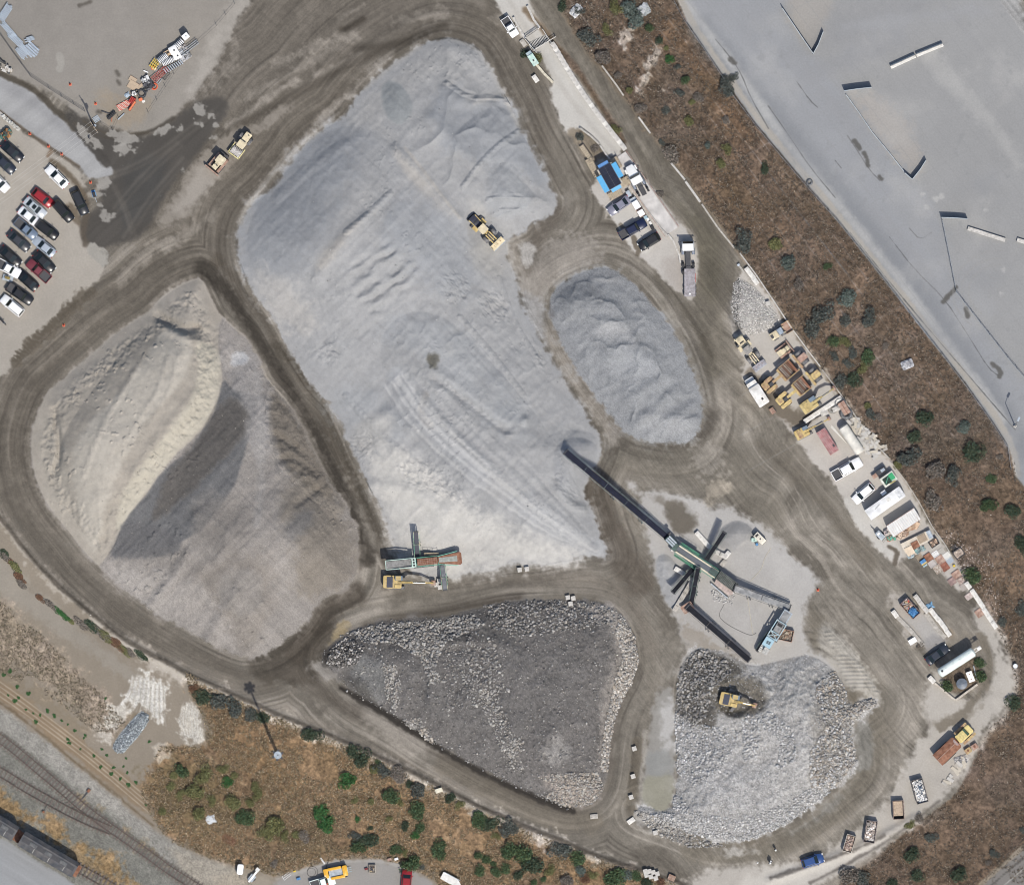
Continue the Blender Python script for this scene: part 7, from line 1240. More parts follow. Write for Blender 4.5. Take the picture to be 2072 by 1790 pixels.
tarp(1848, 1238.5, hd(1825, 1213, 1858, 1250), 1.7, 1.6, .6, 'blue tarpaulin crumpled in the lower half of the tall skip', tarpb, 1.0); tarp(1880, 1226.5, .5, 1.6, 1.1, .4, 'blue tarpaulin crumpled on the ground beside the bay wall', rust('pale_tarp', (.14, .29, .44), (.22, .36, .50), 3, .5))
t = thing('white_board', 1846.7, 1296.5, 'white tabletop beside the low wall of the open bay', 'table', .55); MB().box((0, 0, .7), (1.45, .95, .05)).build('top', white, t); [MB().box((x, y, .35), (.06, .06, .7)).build('leg', steel, t) for x in (-.6, .6) for y in (-.38, .38)]
for x, y, m_, lb in [(1959, 1518, ochre, 'tan cast counterweight block behind the dump truck cab'), (1972, 1510, rustp, 'rose coloured cast block at the field edge by the dump truck')]:
 t = thing('cast_block', x, y, lb, 'casting', .6); MB().prism(rrect(0, 0, 1.2, 1.0, .15), 0, .9, .1).build('body', m_, t); MB().cyl((0, 0, .9), (0, 0, 1.0), .2).build('boss', rustm, t)
heap('hose_pile', 1944, 1537, .3, 2.4, 1.5, 0, .3, 60, [(.5,.48,.46), (.22,.22,.23), (.12,.12,.13), (.4,.37,.33)], 'dark and pale scrap chips beside the rusty dump body', (.15, .4))
for x, y, l, w_, h, hx, hy, m_, pal, lb in [(1861, 1600, 4.4, 2.1, 1.4, 12, 44, rust('skip_dark', (.10, .095, .10), (.17, .15, .14)), [(.66,.66,.66), (.55,.54,.53), (.72,.71,.70), (.10,.13,.17), (.4,.4,.4)], 'long dark skip full of white rubble, top of the four skips'),
 (1818, 1638, 3.4, 2.0, 1.4, 2, 40, rust('skip_brown', (.20, .14, .12), (.27, .21, .18)), None, 'brown skip with a bare plank floor, second of the four skips'), (1761.5, 1682, 4.0, 2.0, 1.4, -7, 46, rust('skip_slate', (.14, .12, .12), (.24, .20, .19)), [(.55,.50,.47), (.66,.64,.62), (.40,.33,.29), (.30,.27,.25)], 'dark skip of grey pink rubble, third of the four skips'), (1718.5, 1706, 3.2, 1.7, 1.3, -10, 34, rust('skip_pale', (.48, .45, .40), (.34, .30, .26)), [(.40,.30,.25), (.32,.24,.20), (.5,.42,.36), (.22,.17,.15)], 'pale skip of reddish soil, lowest of the four skips')]:
 a = hd(0, 0, hx, hy); t = thing('rubble_skip', x, y, lb, 'skip', a); skip(t, l, w_, h, m_)
 if pal: heap('rubble_load', x, y, a, l-.3, w_-.25, .25, 1.1, 150, pal, 'broken rubble load inside the '+lb.split(',')[0].replace('full of white rubble', 'of white rubble'), (.2, .65), 'rubble load', .5)
 else: MB().box((-.25, 0, .7), (2.6, 1.75, .06)).build('plank_floor', rust('plank_tan', (.42, .33, .25), (.34, .27, .21), 3), t); MB().box((1.3, 0, .35), (.4, 1.7, .3)).build('dark_well', dark, t)
# ================================================================ shrubs
leafm = mat('leaf', (1, 1, 1), .8, 0, .2, 6, .15, True); twig = mat('twig', (.13, .10, .075), .9)
TONES = {'slate': (.088,.096,.086), 'green': (.062,.092,.046), 'dark': (.050,.068,.044), 'vivid': (.045,.115,.040), 'olive': (.14,.142,.065), 'dry': (.165,.145,.125), 'blue': (.10,.122,.108), 'red': (.15,.088,.058)}
def crown_mesh(key, seed, spread=1.0, dens=1000, flat=.78):
 R = random.Random(seed); mb = MB(); mb.tone = []; base = TONES[key]
 lobes = [(R.gauss(0, .27), R.gauss(0, .27), R.uniform(.30, .72)*flat, R.uniform(.30, .48)) for _ in range(12)]
 for i in range(dens):
  x, y, z, r = R.choice(lobes); a = R.uniform(0, 6.28); u_ = R.uniform(-.35, 1); q = math.sqrt(1-u_*u_); rr = r*(R.uniform(.55, 1.08)**.6)
  p = Vector((x+rr*q*math.cos(a), y+rr*q*math.sin(a), max(.03, z+rr*u_*flat)))
  s = R.uniform(.045, .10); n1 = Vector((R.gauss(0, 1), R.gauss(0, 1), R.gauss(.5, .8))).normalized(); t1 = n1.orthogonal().normalized(); t2 = n1.cross(t1); th = R.uniform(0, 6.28)
  e1 = (t1*math.cos(th)+t2*math.sin(th))*s; e2 = (t2*math.cos(th)-t1*math.sin(th))*s*R.uniform(.5, .9); o = len(mb.v)
  mb.v += [tuple(p-e1), tuple(p+e2), tuple(p+e1), tuple(p-e2)]; mb.f.append((o, o+1, o+2, o+3)); k = R.uniform(.55, 1.5); w_ = R.uniform(-.012, .012)
  mb.tone += [(max(.01, (base[0]+w_)*k), base[1]*k, max(.01, (base[2]-w_*.4)*k), 1)]*4
 return mb.mesh('crown_'+key, leafm, 0)
def stem_mesh(seed):
 R = random.Random(seed); mb = MB()
 for _ in range(6): a = R.uniform(0, 6.28); r = R.uniform(.2, .6); mb.cyl((.05*math.cos(a), .05*math.sin(a), -.05), (r*math.cos(a), r*math.sin(a), R.uniform(.35, .7)), .035, .012, 5)
 return mb.mesh('stems', twig)
CR = {k: [crown_mesh(k, 100*i+j, dens=1150) for j in range(3)] for i, k in enumerate(TONES)}; ST = [stem_mesh(5), stem_mesh(6)]
E, S_, W_ = 'dry slope beside the wide grey road', 'tawny scrub below the haul road', 'verge of the outer haul road'
SH = [(1188,78,17,'slate'),(1217,112,16,'dry'),(1276,18,20,'blue'),(1284,38,18,'blue'),(1243,15,12,'olive'),(1226,60,9,'olive'),(1313,58,9,'green'),(1335,82,8,'dark'),(1138,12,10,'dark'),(1170,22,9,'slate'),(1466,172,15,'slate'),(1473,186,12,'slate'),(1393,246,11,'olive'),(1467,245,9,'dry'),(1358,313,15,'dry'),(1458,332,10,'olive'),(1473,302,9,'olive'),(1296,220,10,'dry'),(1346,224,8,'slate'),(1413,198,9,'dry'),(1401,207,7,'olive'),(1376,187,8,'slate'),(1371,135,6,'slate'),(1355,120,8,'vivid'),(1387,162,9,'green'),(1272,184,8,'olive'),(1248,152,8,'dry'),(1348,99,6,'olive'),(1548,341,9,'dark'),(1338,288,6,'slate'),(1433,295,7,'blue'),(1485,158,8,'slate'),
  (1508,489,18,'slate'),(1568,497,14,'olive'),(1595,532,16,'blue'),(1673,540,8,'green'),(1617,577,12,'dry'),(1714,600,19,'blue'),(1666,639,20,'slate'),(1759,645,16,'slate'),(1709,650,12,'slate'),(1641,669,16,'slate'),(1686,689,12,'green'),(1710,690,10,'olive'),(1726,715,10,'slate'),(1756,721,14,'green'),(1690,721,8,'slate'),(1714,736,8,'slate'),(1746,747,10,'olive'),(1726,767,14,'dark'),(1703,770,13,'slate'),(1791,700,6,'dry'),(1873,845,17,'dark'),(1950,862,15,'blue'),(1851,882,13,'dark'),(1754,820,8,'olive'),(1761,837,10,'slate'),(1779,845,7,'dry'),
  (1839,927,19,'slate'),(1889,947,20,'dry'),(1926,960,16,'slate'),(1966,915,19,'dark'),(1889,1015,18,'dry'),(2005,969,10,'green'),(1998,1024,16,'green'),(2051,1034,15,'dark'),(2023,924,6,'dry'),(1969,1163,19,'green'),(2066,1102,15,'dark'),(2069,1232,12,'slate'),(2029,1257,9,'slate'),(1862,1305,7,'dry'),(1814,940,9,'olive'),
  (1918,1387,13,'green'),(1986,1367,13,'green'),(1981,1342,11,'green'),(2054,1422,15,'dark'),(1884,1695,11,'slate'),(1846,1727,16,'dark'),(1854,1770,13,'dark'),(1941,1767,16,'dark'),(2011,1727,9,'slate'),(1722,1777,20,'dry'),(1743,1781,16,'slate'),(1841,1670,8,'olive'),(1804,1787,10,'dark'),(2069,1680,6,'slate'),(1860,1655,9,'dry'),(2000,1745,6,'dry'),
  (370,1560,14,'green'),(460,1582,9,'vivid'),(412,1572,15,'olive'),(395,1600,18,'olive'),(470,1625,17,'olive'),(405,1647,14,'olive'),(495,1655,17,'green'),(450,1557,9,'olive'),(350,1567,8,'olive'),(412,1412,15,'dark'),(445,1420,17,'slate'),(475,1432,17,'slate'),(508,1444,13,'slate'),(390,1394,9,'red'),(330,1640,9,'olive'),(475,1570,8,'olive'),(365,1605,8,'olive'),(345,1590,10,'olive'),(430,1620,9,'olive'),(528,1450,14,'dark'),(630,1487,17,'dark'),(713,1520,14,'dark'),(734,1536,15,'dark'),(765,1540,6,'green'),(758,1555,11,'olive'),(775,1557,13,'slate'),(805,1572,17,'dry'),(828,1585,8,'dark'),(845,1602,15,'slate'),(702,1579,14,'vivid'),(790,1611,15,'green'),(845,1640,18,'green'),(648,1642,13,'vivid'),(660,1667,16,'vivid'),(553,1672,20,'olive'),(540,1685,12,'olive'),(723,1657,6,'vivid'),(819,1672,10,'dark'),(850,1675,10,'green'),(840,1690,7,'vivid'),(743,1700,17,'dark'),(723,1715,14,'green'),(720,1690,10,'slate'),(800,1720,12,'green'),(890,1722,17,'green'),(833,1745,18,'green'),(910,1615,11,'dark'),(930,1626,8,'olive'),(968,1657,16,'green'),(993,1667,16,'dark'),(1028,1677,15,'slate'),(1005,1690,7,'olive'),(968,1732,9,'green'),(984,1740,10,'green'),(998,1747,6,'green'),(973,1762,12,'green'),(1003,1764,10,'green'),(1025,1757,11,'green'),(1030,1722,16,'green'),(598,1690,9,'olive'),(615,1692,10,'dry'),(750,1620,7,'olive'),(718,1620,6,'olive'),(787,1655,6,'olive'),(808,1622,8,'olive'),(522,1607,11,'olive'),(555,1747,7,'dry'),(749,1675,5,'dark'),(819,1724,6,'olive'),(853,1754,6,'slate'),(515,1590,9,'olive'),(505,1625,10,'olive'),(575,1690,9,'olive'),
  (1058,1725,22,'green'),(1075,1750,20,'dark'),(1135,1717,17,'slate'),(1171,1734,17,'green'),(1173,1761,11,'blue'),(1113,1763,10,'olive'),(1198,1771,8,'olive'),(1245,1775,21,'green'),(1264,1768,14,'blue'),(1288,1771,11,'green'),(1051,1769,10,'dark'),(1143,1779,14,'dry'),(1183,1779,9,'red'),(1081,1786,7,'green'),(1041,1678,10,'slate'),(1336,1783,10,'red'),(1308,1786,12,'dark'),(1100,1778,6,'green'),
  (12,1125,9,'dry'),(45,1180,9,'dry'),(100,1222,9,'dry'),(165,1262,10,'dry'),(205,1280,12,'dry'),(265,1318,9,'dry'),(8,1120,8,'dark'),(32,1147,11,'olive'),(38,1165,9,'red'),(20,1135,7,'red'),(120,1237,8,'vivid'),(132,1248,7,'vivid'),(80,1208,7,'red'),(190,1270,12,'dark'),(215,1287,12,'olive'),(234,1299,11,'red'),(252,1315,9,'olive'),(287,1326,10,'dark'),(145,1258,6,'olive'),
  (1061.6,110,9,'dark'),(1090,119.5,9,'olive'),(1172,277,8,'slate'),(1205,300,8,'dry'),(1336,392,7,'dry'),(1245,262,8,'olive')]
LMK = [(1190,60,'the service road top'),(1320,150,'the white bare patch'),(1467,180,'the fence kink'),(1470,240,'the pale boulder'),(1355,320,'the lane kerb'),(1548,341,'the grey road fence'),(1508,489,'the head of the boundary wall'),(1600,545,'the pebble heap wall'),(1714,600,'the middle of the dry slope'),(1640,670,'the cream compact loader'),(1700,700,'the pair of motor scrapers'),(1750,720,'the bulldozer row wall'),(1720,770,'the yellow excavators'),(1836,737,'the white stone heap'),(1760,840,'the giant tyres'),(1860,850,'the bare upper slope'),(1960,870,'the street lamp'),(1840,930,'the foot of the broken slabs'),(1900,960,'the green lidded machine'),(1980,920,'the road corner'),(1890,1020,'the site trailer'),(1998,1010,'the slope above the plates'),(1969,1163,'the rusty plate field'),(2066,1100,'the picture edge'),(2040,1240,'the white block row'),(1920,1385,'the round water tank'),(1985,1355,'the white totes'),(2054,1420,'the loop track bend'),(1850,1690,'the long dark skip'),(1850,1750,'the foot of the loop track'),(1950,1765,'the corner road fence'),(1730,1780,'the lowest skip'),
  (370,1560,'the white dusty patch'),(400,1600,'the planted rows'),(470,1610,'the tangled thicket'),(480,1660,'the pale sheet on the ground'),(430,1415,'the mast shadow'),(510,1440,'the mast shadow head'),(630,1487,'the lamp mast'),(720,1530,'the bend in the haul road'),(800,1575,'the white stony bank'),(702,1579,'the clearing under the road'),(790,1615,'the goat path'),(845,1630,'the pale bank'),(655,1655,'the winding path'),(550,1680,'the white van'),(740,1700,'the yellow telehandler'),(835,1685,'the dry middle ground'),(800,1720,'the paved yard edge'),(890,1722,'the lone round clearing'),(833,1745,'the dark red coupe'),(920,1620,'the pale cream block'),(980,1660,'the rubble heap edge'),(985,1745,'the boat trailer'),(1030,1730,'the lower thicket'),(1070,1740,'the deep green clump'),(1150,1725,'the quarry corner'),(1250,1775,'the white cubes on the verge'),(30,1150,'the light track'),(125,1240,'the narrow bank'),(220,1290,'the road berm'),(1075,115,'the pipe gate'),(1190,290,'the office steps'),(1336,392,'the weighbridge rail')]
CW = {'slate': 'grey green', 'green': 'mid green', 'dark': 'dark green', 'vivid': 'bright green', 'olive': 'yellowish green', 'dry': 'dry brown grey', 'blue': 'blue green', 'red': 'reddish brown'}
used = {}
for i, (vx, vy, r, k) in enumerate(SH):
 sz = 'big' if r >= 16 else 'medium' if r >= 11 else 'small' if r >= 8 else 'tiny'
 lm = sorted(LMK, key=lambda q: (q[0]-vx)**2+(q[1]-vy)**2)
 base = f'{sz} {CW[k]} shrub'
 lb = f'{base} nearest {lm[0][2]}'
 if lb in used: lb = f'{base} between {lm[0][2]} and {lm[1][2]}'
 if lb in used: lb = f'{base} between {lm[0][2]} and {lm[2][2]}'
 lb = ' '.join(lb.split()[:16])
 gname = 'shrubs of the quarry surroundings'
 t = thing('shrub', vx, vy, lb, 'shrub', random.uniform(0, 6.28), gname); used[lb] = 1
 R_m = r*K; t.scale = (R_m*1.38*random.uniform(.92, 1.08), R_m*1.38*random.uniform(.92, 1.08), R_m*1.0*random.uniform(.85, 1.15))
 if vx < 300 and vy < 1340: t.rotation_euler[2] = -.72; t.scale = (R_m*2.2, R_m*1.0, R_m*.55)
 o = bpy.data.objects.new('crown', random.choice(CR[k])); col.objects.link(o); o.parent = t
 if r >= 11: q = bpy.data.objects.new('trunk', random.choice(ST)); col.objects.link(q); q.parent = t
WD = [(140,185),(65,255),(150,275),(210,370),(270,400),(325,415),(550,610),(650,690),(605,540),(825,690),(760,745),(865,740),(815,835),(900,890),(920,840),(975,930),(1040,980),(440,420),(550,490),(120,300),(230,240),(290,470),(385,380),(500,460),(690,580),(560,640),(1000,830),(1100,960),(1180,1140),(1020,765),(1210,630),(855,280),(80,60),(30,90),(1030,880),(680,600)]
for (a, b_) in WD:
 t = thing('weed', a/4., 1342.5+b_/4., 'low bluish green weed growing in the planted rows above the railway', 'weed', random.uniform(0, 6), 'weeds in the planted rows'); s = random.uniform(.2, .4); t.scale = (s*1.3, s, s*.5); o = bpy.data.objects.new('leaves', random.choice(CR['vivid'])); col.objects.link(o); o.parent = t
def grass(name, P, n, cols, h=(.15, .5), label=''):
 P = np.array(P, float); lo, hi = P.min(0), P.max(0); lo = np.maximum(lo, -30); hi = np.minimum(hi, [PW+30, PH+30])
 q = RS.rand(n*3, 2)*(hi-lo)+lo; q = q[inside([tuple(p) for p in P], q[:, 0].astype(np.float32), q[:, 1].astype(np.float32))][:n]
 dn = fbm(q[:, 0]*K, q[:, 1]*K, 2.2, 3, 81)+.5*fbm(q[:, 0]*K, q[:, 1]*K, 9, 2, 83); q = q[dn > -.35]; dn = dn[dn > -.35]; n = len(q)
 bx = (q[:, 0]-PW/2)*K; by = (PH/2-q[:, 1])*K; ii = ((q[:, 1]+MARG)/STEP).astype(int); jj = ((q[:, 0]+MARG)/STEP).astype(int); bz = H[ii, jj]-.03
 B = np.stack([bx, by, bz], -1); V_ = []; Cc = []; cols = np.array(cols)
 for k in range(3):
  a = RS.rand(n)*6.28; w_ = .05+.07*RS.rand(n); hh = h[0]+(h[1]-h[0])*RS.rand(n); le = hh*(.4+.9*RS.rand(n)); la = RS.rand(n)*6.28
  d = np.stack([np.cos(a)*w_, np.sin(a)*w_, np.zeros(n)], -1); tp = B+np.stack([np.cos(la)*le, np.sin(la)*le, hh], -1)
  V_.append(np.stack([B-d, B+d, tp], 1)); c = cols[RS.randint(0, len(cols), n)]*(.65+.7*RS.rand(n))[:, None]; Cc.append(np.repeat(c[:, None], 3, 1))
 V_ = np.concatenate(V_).reshape(-1, 3).astype(np.float32); Cc = np.concatenate(Cc).reshape(-1, 3).astype(np.float32); nv = len(V_)
 me = bpy.data.meshes.new(name); me.vertices.add(nv); me.vertices.foreach_set('co', V_.reshape(-1)); me.loops.add(nv); me.loops.foreach_set('vertex_index', np.arange(nv, dtype=np.int32)); me.polygons.add(nv//3); me.polygons.foreach_set('loop_start', np.arange(0, nv, 3, dtype=np.int32)); me.update(calc_edges=True)
 at_ = me.attributes.new('tone', 'FLOAT_COLOR', 'POINT'); at_.data.foreach_set('color', np.concatenate([Cc, np.ones((nv, 1), np.float32)], 1).reshape(-1)); me.materials.append(mat('dry_stalk', (1, 1, 1), .9, 0, .1, 6, .1, True))
 o = bpy.data.objects.new(name, me); col.objects.link(o); return tag(o, label, 'grass', None, 'stuff')
grass('dry_grass', F1, 52000, [(.165,.135,.108), (.205,.17,.135), (.14,.115,.092), (.26,.22,.175), (.11,.10,.088)], (.12, .42), 'dry brown grass on the slope beside the wide grey road')
grass('dry_grass', S1, 36000, [(.29,.22,.145), (.35,.275,.18), (.22,.175,.12), (.17,.152,.092), (.40,.33,.24)], (.12, .42), 'tawny dry grass in the scrub below the haul road')
grass('dry_grass', [(-30,1200),(0,1215),(80,1280),(140,1340),(200,1400),(255,1460),(230,1480),(190,1480),(120,1420),(0,1360),(-30,1340)], 3600, [(.25,.205,.155), (.18,.15,.115), (.32,.27,.21), (.14,.135,.085)], (.1, .35), 'brown weeds on the flat verge above the railway')
# ================================================================ broken rock
def rock_mesh(seed):
 R = random.Random(seed); s = (R.uniform(.75, 1.25), R.uniform(.55, .9), R.uniform(.4, .7)); out_ = []
 for z in (-1, 1):
  tw = R.uniform(-.5, .5); sh = R.uniform(.65, 1.0)
  for k in range(5): q = 1.257*k+tw+R.uniform(-.35, .35); r = sh*R.uniform(.75, 1.1); out_.append([s[0]*r*math.cos(q), s[1]*r*math.sin(q), s[2]*z*R.uniform(.75, 1.1)])
 out_ += [[0, 0, -s[2]], [R.uniform(-.2, .2), R.uniform(-.2, .2), s[2]*R.uniform(.95, 1.15)]]
 F_ = []
 for k in range(5): j = (k+1) % 5; F_ += [(k, j, 5+j), (k, 5+j, 5+k), (j, k, 10), (5+k, 5+j, 11)]
 return out_, F_
RK = [rock_mesh(s) for s in range(14)]; RV = np.array([r[0] for r in RK], np.float32); RF = np.array(RK[0][1])
stone = mat('stone_tone', (1, 1, 1), .9, 0, .18, 2.5, .2, True)
def rotm(n):
 a, b_, c = RS.rand(n)*6.28, RS.normal(0, .6, n), RS.normal(0, .6, n)
 ca, sa, cb, sb, cc, sc = np.cos(a), np.sin(a), np.cos(b_), np.sin(b_), np.cos(c), np.sin(c); z = np.zeros(n); o = np.ones(n)
 Rz = np.stack([np.stack([ca, -sa, z], -1), np.stack([sa, ca, z], -1), np.stack([z, z, o], -1)], 1); Ry = np.stack([np.stack([cb, z, sb], -1), np.stack([z, o, z], -1), np.stack([-sb, z, cb], -1)], 1); Rx = np.stack([np.stack([o, z, z], -1), np.stack([z, cc, -sc], -1), np.stack([z, sc, cc], -1)], 1)
 return Rz @ Ry @ Rx
def pts(P, n, clipP=None):
 P = [tuple(map(float, p)) for p in P]; A = np.array(P); lo, hi = A.min(0), A.max(0); q = RS.rand(n*4, 2)*(hi-lo)+lo; m = inside(P, q[:, 0].astype(np.float32), q[:, 1].astype(np.float32))
 if clipP: m &= inside(clipP, q[:, 0].astype(np.float32), q[:, 1].astype(np.float32))
 return q[m][:n]
def rocks(name, specs, label, boulder, nb, sc_=1., mul=1.):
 Q = []; Sz = []; Cc = []
 for P, n, s0, s1, pal, clipP in specs:
  q = pts(P, int(n*mul), clipP); s = (s0+(s1-s0)*RS.rand(len(q))**2.6)*sc_; pal = np.array(pal); c = pal[RS.randint(0, len(pal), len(q))]*(.7+.5*RS.rand(len(q)))[:, None]; Q.append(q); Sz.append(s); Cc.append(c)
 Q = np.concatenate(Q); Sz = np.concatenate(Sz); Cc = np.concatenate(Cc); od = np.argsort(-Sz); Q, Sz, Cc = Q[od], Sz[od], Cc[od]; n = len(Q)
 Q = np.clip(Q, [-75, -75], [PW+75, PH+75]); ii = ((Q[:, 1]+MARG)/STEP).astype(int); jj = ((Q[:, 0]+MARG)/STEP).astype(int); base = np.stack([(Q[:, 0]-PW/2)*K, (PH/2-Q[:, 1])*K, H[ii, jj]+Sz*.12], -1)
 k = RS.randint(0, len(RV), n); V_ = np.einsum('nij,nvj->nvi', rotm(n), RV[k])*Sz[:, None, None]
 for i in range(nb):
  me = bpy.data.meshes.new('boulder'); me.from_pydata(V_[i].tolist(), [], RF.tolist()); at_ = me.attributes.new('tone', 'FLOAT_COLOR', 'POINT'); at_.data.foreach_set('color', np.tile(np.append(Cc[i], 1), 12).astype(np.float32)); me.materials.append(stone)
  o = bpy.data.objects.new('boulder', me); col.objects.link(o); o.location = base[i]; tag(o, boulder[0], 'boulder', boulder[1])
 V_ = (V_+base[:, None])[nb:].reshape(-1, 3).astype(np.float32); m_ = n-nb; Fa = (RF[None]+(np.arange(m_)*12)[:, None, None]).reshape(-1, 3)
 me = bpy.data.meshes.new(name); me.vertices.add(len(V_)); me.vertices.foreach_set('co', V_.reshape(-1)); me.loops.add(Fa.size); me.loops.foreach_set('vertex_index', Fa.reshape(-1).astype(np.int32)); me.polygons.add(len(Fa)); me.polygons.foreach_set('loop_start', np.arange(0, Fa.size, 3, dtype=np.int32)); me.update(calc_edges=True)
 at_ = me.attributes.new('tone', 'FLOAT_COLOR', 'POINT'); at_.data.foreach_set('color', np.concatenate([np.repeat(Cc[nb:], 12, 0), np.ones((m_*12, 1))], 1).astype(np.float32).reshape(-1)); me.materials.append(stone)
 o = bpy.data.objects.new(name, me); col.objects.link(o); tag(o, label, 'rubble', None, 'stuff')
PL = [(.33,.315,.29), (.27,.26,.25), (.40,.385,.36), (.20,.195,.19), (.30,.275,.245)]; PD = [(.17,.165,.16), (.24,.23,.22), (.30,.29,.28), (.13,.125,.12)]; PT = [(.36,.315,.265), (.40,.365,.32), (.29,.255,.22)]
rocks('broken_rock', [([(700,1280),(770,1262),(900,1252),(960,1240),(980,1262),(900,1300),(880,1350),(900,1380),(870,1385),(850,1330),(800,1300),(740,1300)], 1500, .25, .95, PL, P5), ([(980,1225),(1060,1214),(1150,1212),(1250,1232),(1240,1260),(1120,1280),(1040,1290),(1000,1270)], 900, .22, .9, PL+PD, P5), ([(960,1265),(1000,1300),(1030,1400),(940,1400),(930,1320)], 180, .25, .9, PL, P5), ([(700,1290),(740,1310),(720,1345),(690,1350),(660,1340),(670,1310)], 340, .25, .9, [(.10,.095,.09), (.16,.15,.14), (.4,.38,.36)], P5),
 ([(1255,1240),(1292,1300),(1294,1345),(1270,1400),(1248,1450),(1240,1500),(1232,1560),(1215,1560),(1222,1480),(1235,1420),(1245,1370),(1262,1330),(1245,1280)], 2300, .2, .8, PL+PT+[(.55,.52,.48)], P5), ([(1085,1570),(1120,1565),(1210,1560),(1222,1595),(1200,1626),(1140,1634),(1100,1610),(1130,1592)], 900, .2, .75, PT+PL, P5), ([(960,1400),(1000,1390),(1040,1480),(1060,1560),(1030,1560),(1000,1480)], 420, .2, .8, PL, P5), ([(775,1345),(800,1340),(815,1400),(800,1440),(780,1410)], 260, .25, .8, PL, P5),
 ([(845,1475),(865,1470),(880,1505),(860,1500)], 90, .25, .8, PT+PL, P5), ([(820,1455),(850,1450),(860,1470),(830,1478)], 70, .3, .8, PL, P5), (P5, 2600, .14, .62, PL+PD+PD, P5), ([(900,1300),(1000,1300),(1020,1420),(900,1440)], 500, .18, .75, PL+PD, P5), ([(1010,1500),(1060,1490),(1060,1520),(1030,1530)], 120, .25, .8, PL, P5), ([(690,1392),(780,1440),(870,1502),(960,1553),(1080,1612),(1160,1642),(1160,1630),(1080,1600),(960,1538),(870,1488),(780,1428)], 420, .2, .7, PD+PL[:2], None)],
 'grey and pale broken rock strewn over the dark charcoal stockpile', ('large pale boulder among the broken rock of the dark charcoal heap', 'boulders on the dark heap'), 120, .46, 1.7)
PW_ = [(.44,.44,.44), (.37,.37,.37), (.50,.49,.48), (.29,.29,.29)]
rocks('broken_rock', [(P6, 2600, .12, .42, PW_, P6), ([(1366,1440),(1400,1462),(1450,1470),(1500,1480),(1460,1560),(1400,1590),(1366,1560)], 900, .22, .85, PW_, P6), ([(1500,1450),(1560,1440),(1610,1480),(1610,1540),(1570,1560),(1580,1500),(1540,1470),(1530,1540),(1505,1540)], 520, .25, .9, PW_, P6), ([(1366,1600),(1400,1640),(1500,1660),(1600,1620),(1690,1560),(1695,1592),(1590,1668),(1520,1702),(1400,1692),(1300,1652),(1360,1640)], 1700, .2, .8, PW_, P6), ([(1372,1350),(1409,1312),(1470,1328),(1480,1360),(1440,1400),(1430,1450),(1400,1470),(1368,1440)], 900, .2, .95, PL+PD, P6), ([(1645,1390),(1690,1352),(1708,1385),(1722,1430),(1768,1414),(1722,1470),(1735,1540),(1692,1590),(1640,1600),(1640,1520),(1672,1470)], 1500, .22, .95, PL+PT+PW_, P6), ([(1715,1440),(1735,1418),(1768,1412),(1774,1426),(1745,1440),(1725,1460)], 130, .4, 1.0, PT+PL, None), ([(1283,1640),(1300,1640),(1360,1665),(1420,1700),(1480,1712),(1400,1715),(1330,1690)], 380, .25, .9, PL, None), ([(1400,1580),(1560,1540),(1640,1600),(1560,1660),(1440,1650)], 700, .12, .5, PW_, P6)],     'pale whitish blasted rock covering the stockpile round the digging excavator', ('large whitish boulder among the blasted rock of the pale heap', 'boulders on the pale heap'), 150, .44, 2.0)
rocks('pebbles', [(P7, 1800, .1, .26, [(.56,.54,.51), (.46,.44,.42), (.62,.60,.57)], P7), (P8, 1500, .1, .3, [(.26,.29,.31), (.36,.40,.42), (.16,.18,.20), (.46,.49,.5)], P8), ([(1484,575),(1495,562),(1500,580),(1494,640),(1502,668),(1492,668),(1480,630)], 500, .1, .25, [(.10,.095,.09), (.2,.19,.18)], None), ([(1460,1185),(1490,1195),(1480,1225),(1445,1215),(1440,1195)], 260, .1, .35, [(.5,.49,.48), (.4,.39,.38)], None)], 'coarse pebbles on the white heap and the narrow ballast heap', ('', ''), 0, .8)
rocks('scattered_stones', [(F1, 420, .08, .3, [(.45,.41,.36), (.36,.32,.28)], None), ([(1900,1060),(2010,1140),(2030,1260),(1990,1215),(1940,1140)], 500, .08, .3, [(.55,.50,.46), (.5,.42,.37)], None), (OUTER[9:34]+[(x-6, y+16) for x, y in OUTER[9:34]][::-1], 1800, .08, .3, [(.55,.53,.49), (.45,.42,.38)], None), (P1, 420, .07, .24, [(.36,.36,.36), (.2,.2,.2), (.45,.45,.45)], P1), (P23, 520, .07, .26, [(.38,.35,.31), (.25,.24,.22)], P23)], 'small pale stones scattered over the field edges and heaps', ('', ''), 0, .6)
